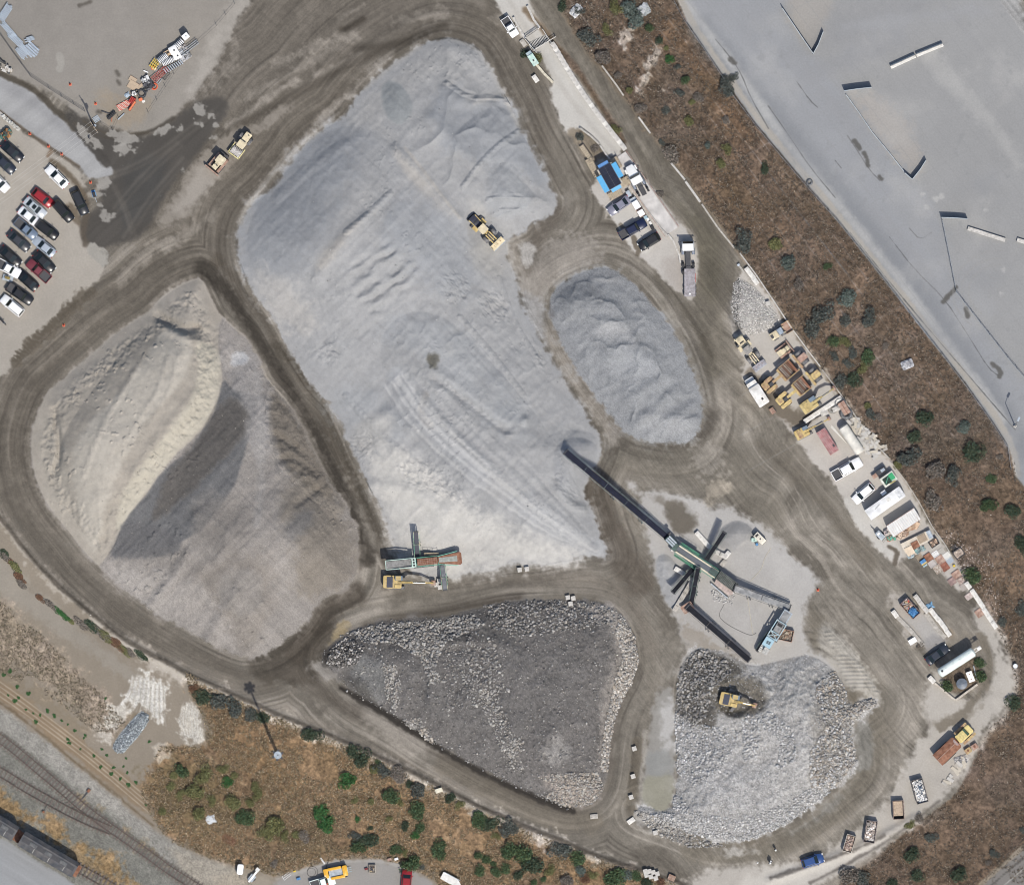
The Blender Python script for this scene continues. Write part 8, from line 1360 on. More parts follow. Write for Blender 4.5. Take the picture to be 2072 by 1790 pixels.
# ================================================================ railway
def rail_line(P): return smooth_poly(P, False, 1)
SLP = MB().box((0, 0, .07), (.26, 2.5, .16)).mesh('sleeper', rust('sleeper_wood', (.16, .135, .12), (.11, .09, .08), 3), 0)
def railway(Pc, label, gauge=1.44, step=.72, sl=True, dz=.05):
 P = rail_line(Pc); o = thing('railway_track', *Pc[0], label, 'railway track', 0., None); bx, by, bz = o.location
 W = [Vector((X(a), Y(b), dz)) for a, b in P]; nrm = []
 for i in range(len(W)): d = (W[min(i+1, len(W)-1)]-W[max(i-1, 0)]).normalized(); nrm.append(Vector((-d.y, d.x, 0)))
 for s in (-1, 1):
  m = MB(); Q = [w_+n_*s*gauge/2-Vector((bx, by, bz)) for w_, n_ in zip(W, nrm)]
  for a, b in zip(Q[:-1], Q[1:]): m.bar(a+Vector((0, 0, .22)), b+Vector((0, 0, .22)), .13, .16)
  m.build('rail', rust('rail_steel', (.07, .052, .045), (.11, .075, .06), 3, .6), o, 0)
 if sl:
  acc = 0.; n = 0
  for a, b in zip(W[:-1], W[1:]):
   L = (b-a).length; d = (b-a)/L
   while acc < L and n < 99:
    q = bpy.data.objects.new('sleeper', SLP); col.objects.link(q); q.parent = o; q.location = a+d*acc-Vector((bx, by, bz)); q.rotation_euler = (0, 0, math.atan2(d.y, d.x)+random.gauss(0, .03)); acc += step; n += 1
   acc -= L
 return o
railway([(-30,1472), (25,1512), (58,1540), (115,1588), (175,1640), (225,1676), (300,1728), (345,1762), (391,1790), (430,1816)], 'main railway track with dark sleepers running past the scrub')
railway([(-30,1550), (0,1561), (50,1593), (102,1622), (150,1648), (200,1670), (225,1680)], 'second railway track merging into the main one at the points', 1.5, .8)
railway([(150,1752), (180,1768), (222,1792), (260,1815)], 'third railway track emerging from under the hopper wagons', 1.44, .8)
t = thing('switch_stand', 173, 1607, 'dark switch machine on long timbers beside the main track', 'switch', hd(165, 1620, 178, 1604)); MB().box((0, 0, .1), (2.6, .25, .16)).build('timber', steel, t); MB().box((.9, 0, .3), (.6, .5, .35)).build('machine', rustm, t)
t = thing('switch_stand', 88, 1642, 'thin dark lever stand between the hopper wagon and second track', 'switch', hd(88, 1644, 95, 1629)); MB().bar((0, 0, .1), (1.5, 0, .1), .08).build('rod', steel, t); MB().box((0, 0, .25), (.4, .4, .5)).build('stand', rustm, t)
def wagon(ax, ay, bx, by, label):
 L = math.hypot(bx-ax, by-ay)*K; t = thing('hopper_wagon', (ax+bx)/2, (ay+by)/2, label, 'railway wagon', hd(ax, ay, bx, by)); h = L/2-.5
 MB().loft([[(x, y*k, z) for y, z in ((-.9, .9), (-1.45, 1.6), (-1.5, 3.4), (-.75, 4.2), (.75, 4.2), (1.5, 3.4), (1.45, 1.6), (.9, .9))] for x, k in ((-h, .96), (-h+.5, 1), (h-.5, 1), (h, .96))]).build('body', rust('wagon_slate', (.055, .06, .07), (.10, .095, .095), 1.0, .6), t)
 MB().box((0, 0, 4.26), (2*h-.8, .8, .1)).build('roof_walk', steel, t)
 for x in (-h*.55, 0, h*.55): MB().box((x, .0, 4.36), (1.4, .7, .12)).build('hatch', rust('hatch_dark', (.08, .085, .09), (.13, .13, .13)), t); MB().bar((x+.5, -1.3, 3.75), (x+.5, -.5, 4.35), .06).build('handrail', dwhite, t)
 for x in (-h-.3, h+.3): MB().box((x, 0, 1.3), (.7, 2.2, .1)).build('end_platform', rustm, t)
 for x in (-h*.7, h*.7): MB().box((x, 0, .55), (1.9, 2.1, .4)).build('bogie', steel, t); [MB().cyl((x+q, s*.72-.06, .45), (x+q, s*.72+.06, .45), .45).build('wheel', steel, t) for q in (-.6, .6) for s in (-1, 1)]
 return t
wagon(38, 1692, 158, 1763, 'dark hopper wagon whole in view on the third track'); wagon(-70, 1625, 36, 1690, 'dark hopper wagon cut by the picture edge on the third track')
# ================================================================ poles, lamps, wires, fences
t = thing('power_pole', 190, 257, 'wooden power pole with cross arms at the bend of the wet drive', 'power pole', .6); MB().cyl((0, 0, -.2), (0, 0, 8.2), .17, .11).build('pole', wood, t)
for z, l in ((7.7, 2.6), (6.8, 2.2)): MB().box((0, 0, z), (.13, l, .15)).build('cross_arm', wood, t); m = MB(); [m.cyl((0, y, z+.07), (0, y, z+.28), .05, None, 6) for y in (-l*.42, -l*.2, l*.2, l*.42)]; m.build('insulator', galv, t)
MB().cyl((.3, .1, 5.6), (.3, .1, 6.4), .25).build('transformer', galv, t)
m = MB();
for y in (-1.1, -.5, .5, 1.1): m.tube([(0, y, 7.95), (-9, y-.5, 7.4), (-22, y-1, 7.6)], .009, 4)
o = m.build('power_line', dwhite, None); at(o, 190, 257, hd(190, 257, 0, 385)+math.pi, 0); o.rotation_euler = (0, 0, hd(0, 385, 190, 257)); tag(o, 'thin pale wires from the power pole across the parking lot', 'wire')
t = thing('light_mast', 562, 1527, 'tall grey light mast standing in the tawny scrub', 'light mast', .4); MB().cyl((0, 0, -.2), (0, 0, 20.5), .30, .15, 14).build('mast', galv, t); MB().cyl((0, 0, 20.3), (0, 0, 20.5), .7, .7, 16).build('head_ring', galv, t)
for a in np.arange(0, 6.28, 1.05): MB().box((.85*math.cos(a), .85*math.sin(a), 20.2), (.4, .45, .3), rz=a).build('floodlight', steel, t)
MB().cyl((0, 0, -.1), (0, 0, .4), .55, .5).build('footing', conc, t)
t = thing('street_lamp', 2054, 862, 'street lamp with curved arm on the verge of the grey road', 'street lamp', hd(2054, 862, 2060, 850)); MB().cyl((0, 0, 0), (0, 0, 7.0), .1, .07).build('pole', steel, t); MB().bar((0, 0, 7.0), (1.1, 0, 7.3), .08).build('arm', steel, t); MB().prism(rrect(1.4, 0, .9, .35, .12), 7.2, 7.4, .1).build('lamp_head', galv, t); MB().box((0, 0, .2), (.5, .5, .4)).build('base', conc, t)
def fence(P, label, step=2.6, h=1.7, mt=None, mesh=True, lean=0.):
 P = [tuple(map(float, p)) for p in P]; t = thing('wire_fence', *P[0], label, 'fence'); b0 = t.location.copy(); mt = mt or galv; pl = []
 for (ax, ay), (bx, by) in zip(P[:-1], P[1:]):
  n = max(1, round(math.hypot(bx-ax, by-ay)*K/step)); pl += [(ax+(bx-ax)*k/n, ay+(by-ay)*k/n) for k in range(n)]
 pl.append(P[-1]); W = [Vector((X(a), Y(b), Z(a, b)))-b0 for a, b in pl]
 pm = MB().cyl((0, 0, -.1), (0, 0, h), .045, None, 6).mesh('post', mt)
 for w_ in W[:99]: q = bpy.data.objects.new('post', pm); col.objects.link(q); q.parent = t; q.location = w_
 m = MB()
 for a, b in zip(W[:-1], W[1:]):
  for z in ((h-.05, h*.5, .15) if mesh else (h*.5,)): m.bar(a+Vector((0, 0, z)), b+Vector((0, 0, z)), .03)
  if mesh:
   n = int((b-a).length/.32)
   for k in range(n): q = a+(b-a)*k/n; r = a+(b-a)*(k+1)/n; m.bar(q+Vector((0, 0, .15)), r+Vector((0, 0, h-.05)), .016); m.bar(r+Vector((0, 0, .15)), q+Vector((0, 0, h-.05)), .016)
 m.build('wire_mesh', mt, t, 0); return t
fence([(1358,-10), (1385,42), (1428,104), (1465,160)], 'upper stretch of wire fence between dry slope and grey road'); fence([(1480,188), (1530,255), (1582,318), (1640,386), (1697,450)], 'second stretch of wire fence along the grey road by the yellow shrubs'); fence([(1697,450), (1745,510), (1800,580), (1862,660)], 'middle stretch of wire fence along the grey road'); fence([(1862,660), (1912,724), (1962,790), (2010,858), (2040,905), (2046,950)], 'lowest stretch of wire fence bending by the street lamp')
fence([(1907,446), (1922,520), (1936,592), (1985,655), (2040,725), (2078,770)], 'wire fence crossing the open grey yard', mt=galv)
fence([(475,8), (438,52), (398,88), (352,150), (300,228)], 'sparse wire fence along the edge of the storage yard', 3.2, 1.4, steel, False); fence([(2,72), (25,105), (62,155), (100,180), (150,212), (172,226)], 'wire fence from the steel stock down to the power pole', 2.8, 1.5, steel, True); fence([(205,250), (228,264), (240,238)], 'short wire fence corner below the power pole', 2.0, 1.5, steel, False)
fence([(1962,1795), (2010,1752), (2078,1692)], 'wire fence along the corner road', 2.6, 1.6, steel)
for (ax, ay), (bx, by), h, lb in [((1802,136), (1852,113), 1.0, 'low concrete barrier in the grey yard, the half nearer the fence corner'), ((1854,112), (1908,90), 1.0, 'low white concrete barrier in the grey yard, the half farther from the fence corner')]:
 L = math.hypot(bx-ax, by-ay)*K; t = thing('road_barrier', (ax+bx)/2, (ay+by)/2, lb, 'barrier', hd(ax, ay, bx, by)); MB().loft([[(x, y, z) for y, z in ((-.38, 0), (-.22, .35), (-.12, h), (.12, h), (.22, .35), (.38, 0))] for x in (-L/2, L/2)]).build('wall', dwhite, t); MB().box((0, .1, h+.02), (L*.98, .12, .05)).build('cap', conc2, t)
for P, h, lb in [([(1583,17), (1600,42), (1623,76), (1645,108)], 1.5, 'ruined panel fence, long side of the upper corner in the grey yard'), ([(1645,110), (1656,90), (1666,64)], 1.2, 'ruined low wall, short side of the upper corner in the grey yard'), ([(1708,184), (1735,180), (1764,177)], 1.8, 'grey panel screen at the head of the ruined enclosure'), ([(1712,192), (1738,228), (1765,268), (1800,310), (1830,348)], .5, 'broken panel line along the ruined enclosure'), ([(1831,350), (1846,363), (1862,343), (1874,324)], 1.4, 'leaning panel corner at the foot of the ruined enclosure'), ([(1905,440), (1935,441), (1958,443)], 1.7, 'grey panel screen at the edge of the open yard')]:
 wall(P, .12, h, rust('panel_slate', (.30, .34, .37), (.40, .43, .45), 1.5, .7), 'panel_fence', lb, 'fence', 0.)
for x, y, l, a, lb in [(1996, 474, 7.5, hd(1986, 468, 2042, 484)*1., 'long pale rock kerb in the open yard'), (2066, 488, 3.5, hd(0, 0, 20, 6), 'pale rock kerb at the picture edge of the open yard')]:
 wall([(x-l*5.6*.9, y-l*1.6), (x, y), (x+l*5.6*.9, y+l*1.6)] if l > 5 else [(x-8, y-3), (x+14, y+4)], .7, .5, conc, 'rock_kerb', lb, 'kerb')
t = thing('tyre', 1638, 369, 'single tyre lying against the road fence', 'tyre'); MB().ring((0, 0, .18), .42, .2).build('rubber', rust('slate_rubber', (1,)*3, (1,)*3), t)
heap('stone_heap', 1836, 737, .4, 2.2, 1.6, 0, .7, 60, [(.5,.5,.52), (.42,.42,.44), (.3,.3,.32)], 'small heap of white stones alone on the dry slope', (.2, .5), 'stone heap', .6)
heap('stone_heap', 1300, 22, .5, 2.8, 2.0, 0, .5, 30, [(.45,.46,.47), (.3,.32,.32)], 'grey slabs and sheets dumped at the top of the dry slope', (.4, 1.0), 'stone heap', .4)
heap('stone_heap', 1166, 22, .9, 2.4, 1.6, 0, .5, 40, [(.5,.5,.5), (.35,.36,.37), (.6,.6,.6)], 'pale rubble beside the top of the service road', (.3, .9), 'stone heap', .5)
# ================================================================ people
def person(vx, vy, ang, label, shirt, legs, hat, pose=0.):
 t = thing('person', vx, vy, label, 'person', ang); me = bpy.data.meshes.new('body')
 V_ = [(0, 0, .95), (0, 0, 1.2), (0, 0, 1.42), (0, 0, 1.53), (0, 0, 1.66), (0, 0, 1.74), (0, .2, 1.40), (.05, .27, 1.12), (.16+pose, .26, .88), (0, -.2, 1.40), (-.04, -.27, 1.12), (-.02+pose, -.28, .86), (0, .1, .90), (.12, .11, .50), (.02, .12, .08), (.16, .13, .04), (0, -.1, .90), (-.05, -.11, .50), (-.16, -.12, .08), (-.03, -.13, .04)]
 Ed = [(0,1),(1,2),(2,3),(3,4),(4,5),(2,6),(6,7),(7,8),(2,9),(9,10),(10,11),(0,12),(12,13),(13,14),(14,15),(0,16),(16,17),(17,18),(18,19)]
 me.from_pydata(V_, Ed, []); rad = [.16,.15,.17,.06,.10,.08,.07,.055,.045,.07,.055,.045,.09,.065,.05,.045,.09,.065,.05,.045]
 b = bpy.data.objects.new('body', me); col.objects.link(b); b.parent = t; sm = b.modifiers.new('skin', 'SKIN'); sv = me.skin_vertices[0].data if me.skin_vertices else None
 if sv is None: me.skin_vertices.new() if hasattr(me.skin_vertices, 'new') else None
 if me.skin_vertices:
  for i, r in enumerate(rad): me.skin_vertices[0].data[i].radius = (r, r)
  me.skin_vertices[0].data[0].use_root = True
 ss = b.modifiers.new('sub', 'SUBSURF'); ss.levels = ss.render_levels = 1; me.materials.append(legs)
 MB().loft([[(r*math.cos(a)*.75, r*math.sin(a), z) for a in np.linspace(0, 2*math.pi, 12, endpoint=False)] for r, z in ((.20, .92), (.21, 1.15), (.24, 1.38), (.12, 1.48))]).build('jacket', shirt, t, 50)
 MB().loft([[(r*math.cos(a)+o_, r*math.sin(a)*.9, z) for a in np.linspace(0, 2*math.pi, 12, endpoint=False)] for r, z, o_ in ((.16, 1.70, .03), (.135, 1.72, 0), (.12, 1.79, 0), (.05, 1.84, 0))]).build('hard_hat', hat, t, 50)
 MB().loft([[(r*math.cos(a)+.02, r*math.sin(a)*.85, z) for a in np.linspace(0, 2*math.pi, 10, endpoint=False)] for r, z in ((.05, 1.52), (.095, 1.58), (.10, 1.66), (.09, 1.71))]).build('face', skin, t, 50)
 return t
person(1569.5, 1719.5, 1.2, 'person in pale vest and white hat walking alone on the haul road', rust('pale_vest', (.50, .50, .42), (.42, .42, .36)), navy, white); person(1560, 1742, 2.0, 'person in dark jacket and white hat walking below the first walker', navy, denim, white, .15); person(1558.5, 1745.5, 2.0, 'person in pale shirt walking shoulder to shoulder with the dark jacket', dwhite, denim, white)
person(662, 1787, .4, 'person in bright green vest leaning at the pale utility truck', hivis, navy, red)
# ================================================================ storage yard: pipes, sacks, barriers, steel stock
def ribbed(vx, vy, ang, L, r, label, name='culvert_pipe', n=7, m1=None, m2=None, flat=False):
 t = thing(name, vx, vy, label, 'pipe', ang); MB().cyl((-L/2, 0, r), (L/2, 0, r), r*.9, None, 16).build('pipe', m2 or steel, t); q = MB()
 for k in range(n): x = -L/2+L*(k+.5)/n; q.cyl((x-L/n*.28, 0, r), (x+L/n*.28, 0, r), r, None, 16)
 q.build('rib', m1 or rust('rib_pale', (.62, .63, .64), (.46, .48, .5), 2, .5), t); return t
for vx, vy, a, L, r, lb in [(328.8, 117.5, .65, 2.0, .62, 'ribbed white pipe section lying against the wooden crate'), (338, 124, .45, 2.0, .62, 'ribbed white pipe section nearest the yellow frames'), (360, 90, .75, 2.3, .55, 'ribbed white pipe section below the white tank box'), (349.7, 119.5, .5, 1.4, .5, 'short ribbed pipe below the white sacks'), (363, 106.5, .6, 1.5, .45, 'short ribbed pipe between the white bins and steel rack')]: ribbed(vx, vy, a, L, r, lb)
t = thing('rib_stack', 349.7, 135, 'grey ribbed mats stacked in a row beside the pipes', 'stack', .5); q = MB(); [q.box((-1.6+.42*k, 0, .35), (.18, .95, .7), rz=.15) for k in range(9)]; q.build('mats', galv, t); MB().box((0, 0, .05), (3.8, .8, .1)).build('base', steel, t)
t = thing('tank_box', 375.5, 74, 'tall white plastic tank standing apart above the pipes', 'tank', .7); MB().prism(rrect(0, 0, 1.25, 1.1, .12), .1, 2.0, .06).build('tank', white, t); MB().cyl((.1, 0, 2.0), (.1, 0, 2.06), .14).build('cap', galv, t)
for x, y, s, lb in [(350.8, 101.5, 1.5, 'large white bulk bag among the ribbed pipes, upper one'), (358, 112.5, 1.4, 'large white bulk bag among the ribbed pipes, lower one')]:
 t = thing('bulk_bag', x, y, lb, 'sack', .5); MB().prism(rrect(0, 0, s, s, .2), 0, 1.1, .12).build('bag', white, t); MB().cyl((.1, -.1, 1.1), (.1, -.1, 1.16), .16).build('spout', dark, t)
t = thing('steel_rack', 383.5, 97, 'long grey steel rack leaning along the yard fence', 'rack', hd(369, 108, 399, 85)); q = MB(); [q.bar((-1.9, y, z), (1.9, y, z), .09) for y in (-.35, 0, .35) for z in (.3, .9)]; q.build('rail', galv, t); q = MB(); [q.bar((-1.8+.5*k, -.4, .6), (-1.8+.5*k, .4, .6), .07) for k in range(8)]; q.build('rung', rust('grime', (.22, .21, .2), (.33, .32, .31)), t)
heap('scrap_heap', 374, 116, .6, 2.4, 1.2, 0, .5, 50, [(.3,.3,.3), (.4,.4,.41), (.2,.2,.2)], 'grey tangled rods at the foot of the steel rack', (.3, .9)); heap('scrap_heap', 370, 98, .6, 1.6, 1.1, 0, .6, 30, [(.35,.3,.28), (.5,.48,.46), (.2,.2,.22)], 'brown and grey crates beside the steel rack', (.2, .7))
t = thing('wooden_crate', 339, 108, 'tan wooden crate frame between the bulk bag and pipes', 'crate', .5); MB().box((0, 0, .4), (1.2, 1.0, .8)).build('box', rust('crate_tan', (.48, .36, .24), (.38, .28, .19)), t); MB().box((.1, .1, .82), (.5, .4, .06)).build('hole', dark, t)
t = thing('yellow_frame', 313, 130.5, 'yellow metal trestle frames stacked above two orange drums', 'frame', .9); q = MB(); [q.bar((-.9, -.5+.35*k, .5), (.9, -.4+.35*k, .5), .09) for k in range(4)]; [q.bar((-.6+.5*k, -.6, .55), (-.6+.5*k, .7, .55), .08) for k in range(3)]; q.build('bar', mat('yellow_bar', (.62, .45, .04), .5), t); q = MB(); [q.bar((x, y, 0), (x, y, .5), .08) for x in (-.7, .7) for y in (-.4, .5)]; q.build('leg', _M['yellow_bar'], t)
for x, y, lb in [(309.5, 137.5, 'orange drum lying below the yellow trestles, the redder one'), (313.5, 139.5, 'orange drum lying below the yellow trestles, the tan one')]: t = thing('drum', x, y, lb, 'drum'); MB().ring((0, 0, .2), .28, .12).build('hoop', orange if 'redder' in lb else ochre, t); MB().cyl((0, 0, 0), (0, 0, .4), .2).build('core', dwhite, t)
t = thing('red_ladder', 323.6, 150, 'red painted ladder rack lying across the yard junk', 'ladder', hd(311, 160, 336, 138)); q = MB(); [q.bar((-1.7, y, .5), (1.7, y, .5), .08) for y in (-.55, -.2, .2, .55)]; q.build('rail', mat('red_paint', (.36, .05, .04), .5), t); q = MB(); [q.bar((-1.6+.36*k, -.6, .46), (-1.6+.36*k, .6, .46), .06) for k in range(10)]; q.build('rung', _M['red_paint'], t)
for x, y, l, w_, lb in [(321, 163, 1.0, .7, 'grey steel frame below the red ladder'), (336, 154, 1.5, .7, 'dark green grey frame beside the red ladder'), (318.5, 141, .9, .8, 'bluish wire basket above the red ladder')]: t = thing('metal_rack', x, y, lb, 'frame', .9); q = MB(); [q.bar((-l/2, y_, .3), (l/2, y_, .3), .07) for y_ in (-w_/2, 0, w_/2)]; [q.bar((x_, -w_/2, .3), (x_, w_/2, .3), .07) for x_ in (-l/2, l/2)]; q.build('bar', galv if 'dark' not in lb else steel, t); q = MB(); [q.bar((x_, y_, 0), (x_, y_, .3), .06) for x_ in (-l/2, l/2) for y_ in (-w_/2, w_/2)]; q.build('leg', steel, t)
heap('sack_pile', 295.5, 163, .5, 1.5, 1.3, 0, .7, 30, [(.62,.62,.60), (.5,.5,.5), (.06,.06,.07)], 'white sacks heaped beside black sheeting', (.4, .8), 'sack pile', .6); heap('sack_pile', 301, 172, .6, 1.8, 1.5, 0, .6, 40, [(.03,.03,.035), (.06,.06,.07), (.12,.12,.13)], 'black plastic sheeting heap in the storage yard', (.4, .9), 'sheeting', .4)
t = thing('red_ring', 312, 175, 'bright red hoop frame beside the black sheeting', 'hoop', .9); MB().ring((0, 0, .15), .55, .12, sq=.8).build('hoop', rust('red_orange', (.60, .10, .04), (.5, .12, .06)), t); MB().bar((-.5, 0, .15), (.5, 0, .15), .08).build('bar', _M['red_orange'], t)
for x, y, l, w_, lb in [(269, 173, 1.8, 1.5, 'larger brown plywood sheet lying on the dirt'), (268.5, 161, 1.4, .9, 'smaller tan plywood sheet above the larger one'), (284, 174, 1.7, .5, 'narrow brown plank stack next to the plywood')]: t = thing('plywood', x, y, lb, 'plywood', -.55 if w_ > .6 else .7); MB().box((0, 0, .08), (l, w_, .1)).build('sheet', rust('ply_brown', (.42, .33, .24), (.36, .28, .2), 1.5), t); MB().bar((-l/2, w_/2, .1), (l/2, w_/2, .1), .06).build('batten', rustp, t)
for x, y, r, lb in [(287, 189, .85, 'large coil of black pipe in the storage yard'), (277, 184.5, .42, 'small dark hose coil beside the large coil'), (294, 183, .45, 'dark hose reel touching the black sheeting')]: t = thing('hose_coil', x, y, lb, 'coil'); [MB().ring((random.uniform(-.06, .06), random.uniform(-.06, .06), .08+.1*k), r*(1-.12*k), .05).build('loop', mat('hose_slate', (.05, .055, .065), .6), t) for k in range(4)]
tarp(257.7, 192.3, .6, 1.0, .8, .5, 'pale blue wrapped bale in the storage yard', rust('pale_blue_wrap', (.42, .52, .60), (.54, .60, .66), 3)); heap('sack_pile', 270.5, 189, .4, .9, .8, 0, .6, 14, [(.6,.6,.6), (.05,.05,.06), (.7,.7,.69)], 'black and white sacks beside the pale blue bale', (.3, .5), 'sack pile', .6)
t = thing('barrier_stack', 254, 212, 'red and white striped barrier boards fanned out on the dirt', 'barriers', .45); q = MB(); q.tone = []
for k in range(10):
 for s in range(6): m0 = len(q.v); q.box((-1.35+.42*s, -.55+.12*k+.02*s, .1+.012*k), (.41, .09, .05), rz=.05); q.tone += [((.60,.08,.05,1) if (s+k) % 2 else (.66,.58,.5,1))]*8
q.build('board', toned, t, 0); MB().box((0, 0, .04), (2.2, .9, .06)).build('base', steel, t)
t = thing('barrier_feet', 268, 202.5, 'stack of solid red barriers beside the striped boards', 'barriers', .95); q = MB(); [q.box((-.6+.2*k, 0, .35), (.12, 1.0, .7), rz=.1) for k in range(6)]; q.build('panel', rust('barrier_red', (.48, .05, .04), (.40, .06, .05)), t); MB().box((0, 0, .04), (1.4, .7, .08)).build('base', steel, t)
t = thing('orange_tarp', 284.5, 201.5, 'orange net bundle with grey sack beside it', 'bundle', .4); MB().prism(rrect(0, 0, .7, .6, .2), 0, .45, .25).build('net', orange, t); MB().prism(rrect(.35, -.5, .6, .5, .2), 0, .35, .25).build('sack', dwhite, t)
for k in range(6): x, y = 262.5+2.0*k, 222-2.9*k; t = thing('barrel_drum', x, y, 'red and black striped drum in the short line below the red barriers', 'drum', 0, 'striped drums in the storage yard'); MB().cyl((0, 0, 0), (0, 0, .75), .26).build('drum', mat('dark_red', (.22, .05, .03), .6) if k % 2 else mat('soot_red', (.12, .04, .03), .6), t); MB().cyl((0, 0, .75), (0, 0, .8), .18).build('lid', orange, t)
t = thing('black_bundle', 225.5, 234, 'long black wrapped bundle at the low end of the yard', 'bundle', .75); MB().prism(rrect(0, 0, 1.9, .6, .25), 0, .6, .15).build('wrap', dark, t); q = MB(); [q.bar((-.7+.35*k, -.35, .6), (-.7+.35*k, .35, .6), .06) for k in range(5)]; q.build('strap', steel, t)
for x, y, a, l, m_, lb in [(245, 236, .75, 1.6, galv, 'grey steel beam next to the long black bundle'), (226, 241, 1.5, 1.0, rust('brick_beam', (.35, .14, .09), (.28, .13, .09)), 'short brick red beam below the long black bundle'), (214, 228, -.35, 1.6, steel, 'thin dark bar pointing away from the black bundle'), (295, 145, -.4, .9, white, 'short white tube lying on bare dirt')]: t = thing('beam', x, y, lb, 'beam', a); MB().bar((-l/2, 0, .13), (l/2, 0, .13), .2, .22).build('beam', m_, t); MB().box((l/2, 0, .12), (.06, .26, .24)).build('end_plate', m_, t)
for x, y, a, n, L, lb in [(9, 26, 1.0, 7, 3.2, 'bluish steel bars stacked at the top picture edge'), (18, 60, -.85, 5, 3.4, 'dark thin steel bars leading to the steel stock'), (32, 79, -.75, 6, 3.2, 'bundle of bluish grey tubes beside the steel stock'), (47, 104, -.95, 9, 2.4, 'fanned grey steel sections in the steel stock'), (64, 99, -.75, 5, 2.6, 'wide pale blue steel planks topping the steel stock'), (59, 78, .3, 4, 1.4, 'short grey rods stacked crosswise by the steel stock')]:
 t = thing('steel_stock', x, y, lb, 'steel stack', a); q = MB(); w_ = .34 if 'planks' in lb else .16; st_ = w_*1.3; [q.bar((-L/2+random.uniform(-.25, .25), (k-n/2)*st_, .3), (L/2+random.uniform(-.25, .25), (k-n/2)*st_, .3), w_, .16) for k in range(n)]; q.build('bar', rust('blue_steel', (.36, .42, .48), (.27, .31, .36), 2.5, .5), t); q = MB(); [q.box((x_, 0, .1), (.15, n*st_, .2)) for x_ in (-L*.3, L*.3)]; q.build('bearer', wood, t)
heap('pole_heap', 8, 135, -.7, 3.0, 1.2, 0, .8, 40, [(.06,.06,.06), (.3,.27,.23), (.5,.48,.45)], 'dark debris and poles at the picture edge beside the pale road', (.3, 1.2)); heap('storage_load', 12, 272, .9, 2.2, 1.6, 0, 1.2, 60, [(.04,.05,.05), (.32,.16,.07), (.06,.14,.11), (.1,.1,.1)], 'dark and rust brown load on the cut off storage truck', (.3, .9)); heap('rock_edge', 14, 242, -.7, 6.0, .7, 0, .4, 30, [(.55,.54,.5), (.4,.39,.36)], 'pale broken kerb stones between the road and the dirt lot', (.3, .7), 'kerb')
for x, y, lb in [(60.5, 271, 'red traffic cone on the kerb above the black sedans'), (98, 296, 'red traffic cone midway along the pale road kerb'), (125, 312, 'red traffic cone on the kerb near the white sedan'), (183, 369, 'red traffic cone where the pale road meets the wet drive'), (142, 171, 'red traffic cone alone in the storage yard'), (193.5, 210, 'red traffic cone beside the power pole shadow'), (129, 658, 'red traffic cone on the dark lot edge by the haul road'), (1655, 1193, 'orange traffic cone alone on the plant pad')]:
 t = thing('traffic_cone', x, y, lb, 'traffic cone'); MB().cyl((0, 0, .05), (0, 0, .75), .2, .05).build('cone', red, t); MB().box((0, 0, .025), (.48, .48, .05)).build('base', orange, t); MB().cyl((0, 0, .4), (0, 0, .55), .125, .09).build('band', white, t)
t = thing('motorcycle', 5, 650, 'black motorcycle at the picture edge of the dirt lot', 'motorcycle', -.8); [MB().ring((x, 0, .32), .25, .07, 'y').build('wheel', tyre, t) for x in (-.65, .65)]; MB().bar((-.5, 0, .6), (.4, 0, .65), .3, .25).build('body', dark, t); MB().bar((.4, -.35, .95), (.4, .35, .95), .05).build('handlebar', chrome, t); MB().box((-.3, 0, .8), (.6, .28, .1)).build('seat', dark, t)
t = thing('small_trailer', 16, 563, 'small trailer with yellow black machine beside the white utility pickup', 'trailer', -.3); MB().box((0, 0, .4), (1.9, 1.1, .1)).build('frame', galv, t); MB().box((-.1, .05, .75), (.9, .5, .5)).build('engine', rust('engine_mustard', (.40, .30, .06), (.08, .07, .05), 4), t); [wheel(t, 0, y, .25, .15) for y in (-.6, .6)]; MB().bar((.9, 0, .4), (1.7, 0, .35), .08).build('drawbar', steel, t)
t = thing('signal_stand', 190.5, 394, 'dark portable stand with blue base on the wet lot entrance', 'stand', -1.3); MB().box((0, 0, .5), (.9, .5, .6)).build('box', dark, t); MB().bar((.5, 0, .4), (1.4, .1, .4), .08).build('arm', galv, t); MB().box((-.2, 0, .1), (1.2, .7, .12)).build('base', tarpb, t)
t = thing('valve_post', 180.5, 280, 'small dark valve post on the pale traffic island', 'post'); MB().cyl((0, 0, 0), (0, 0, .7), .15).build('post', steel, t); MB().box((.1, .1, .75), (.3, .3, .1)).build('top', steel, t)
t = thing('small_trailer', 486, 1758, 'white capsule trailer at the edge of the gravel track', 'trailer', 1.45); MB().prism(rrect(0, 0, 1.9, 1.15, .35), .3, 1.5, .12).build('shell', white, t); MB().bar((-.9, 0, .4), (-1.7, -.2, .35), .08).build('drawbar', steel, t); [wheel(t, 0, y, .25, .15) for y in (-.6, .6)]
t = thing('boom_trailer', 513, 1771, 'white towable lift with folded boom beside the capsule trailer', 'lift', .9); MB().bar((-1.4, 0, .6), (1.5, 0, .7), .35, .4).build('boom', white, t); MB().box((-.5, 0, .4), (1.3, 1.0, .4)).build('base', galv, t); MB().box((1.3, .1, .8), (.7, .7, .6)).build('basket', dwhite, t); [wheel(t, -.5, y, .28, .18) for y in (-.6, .6)]
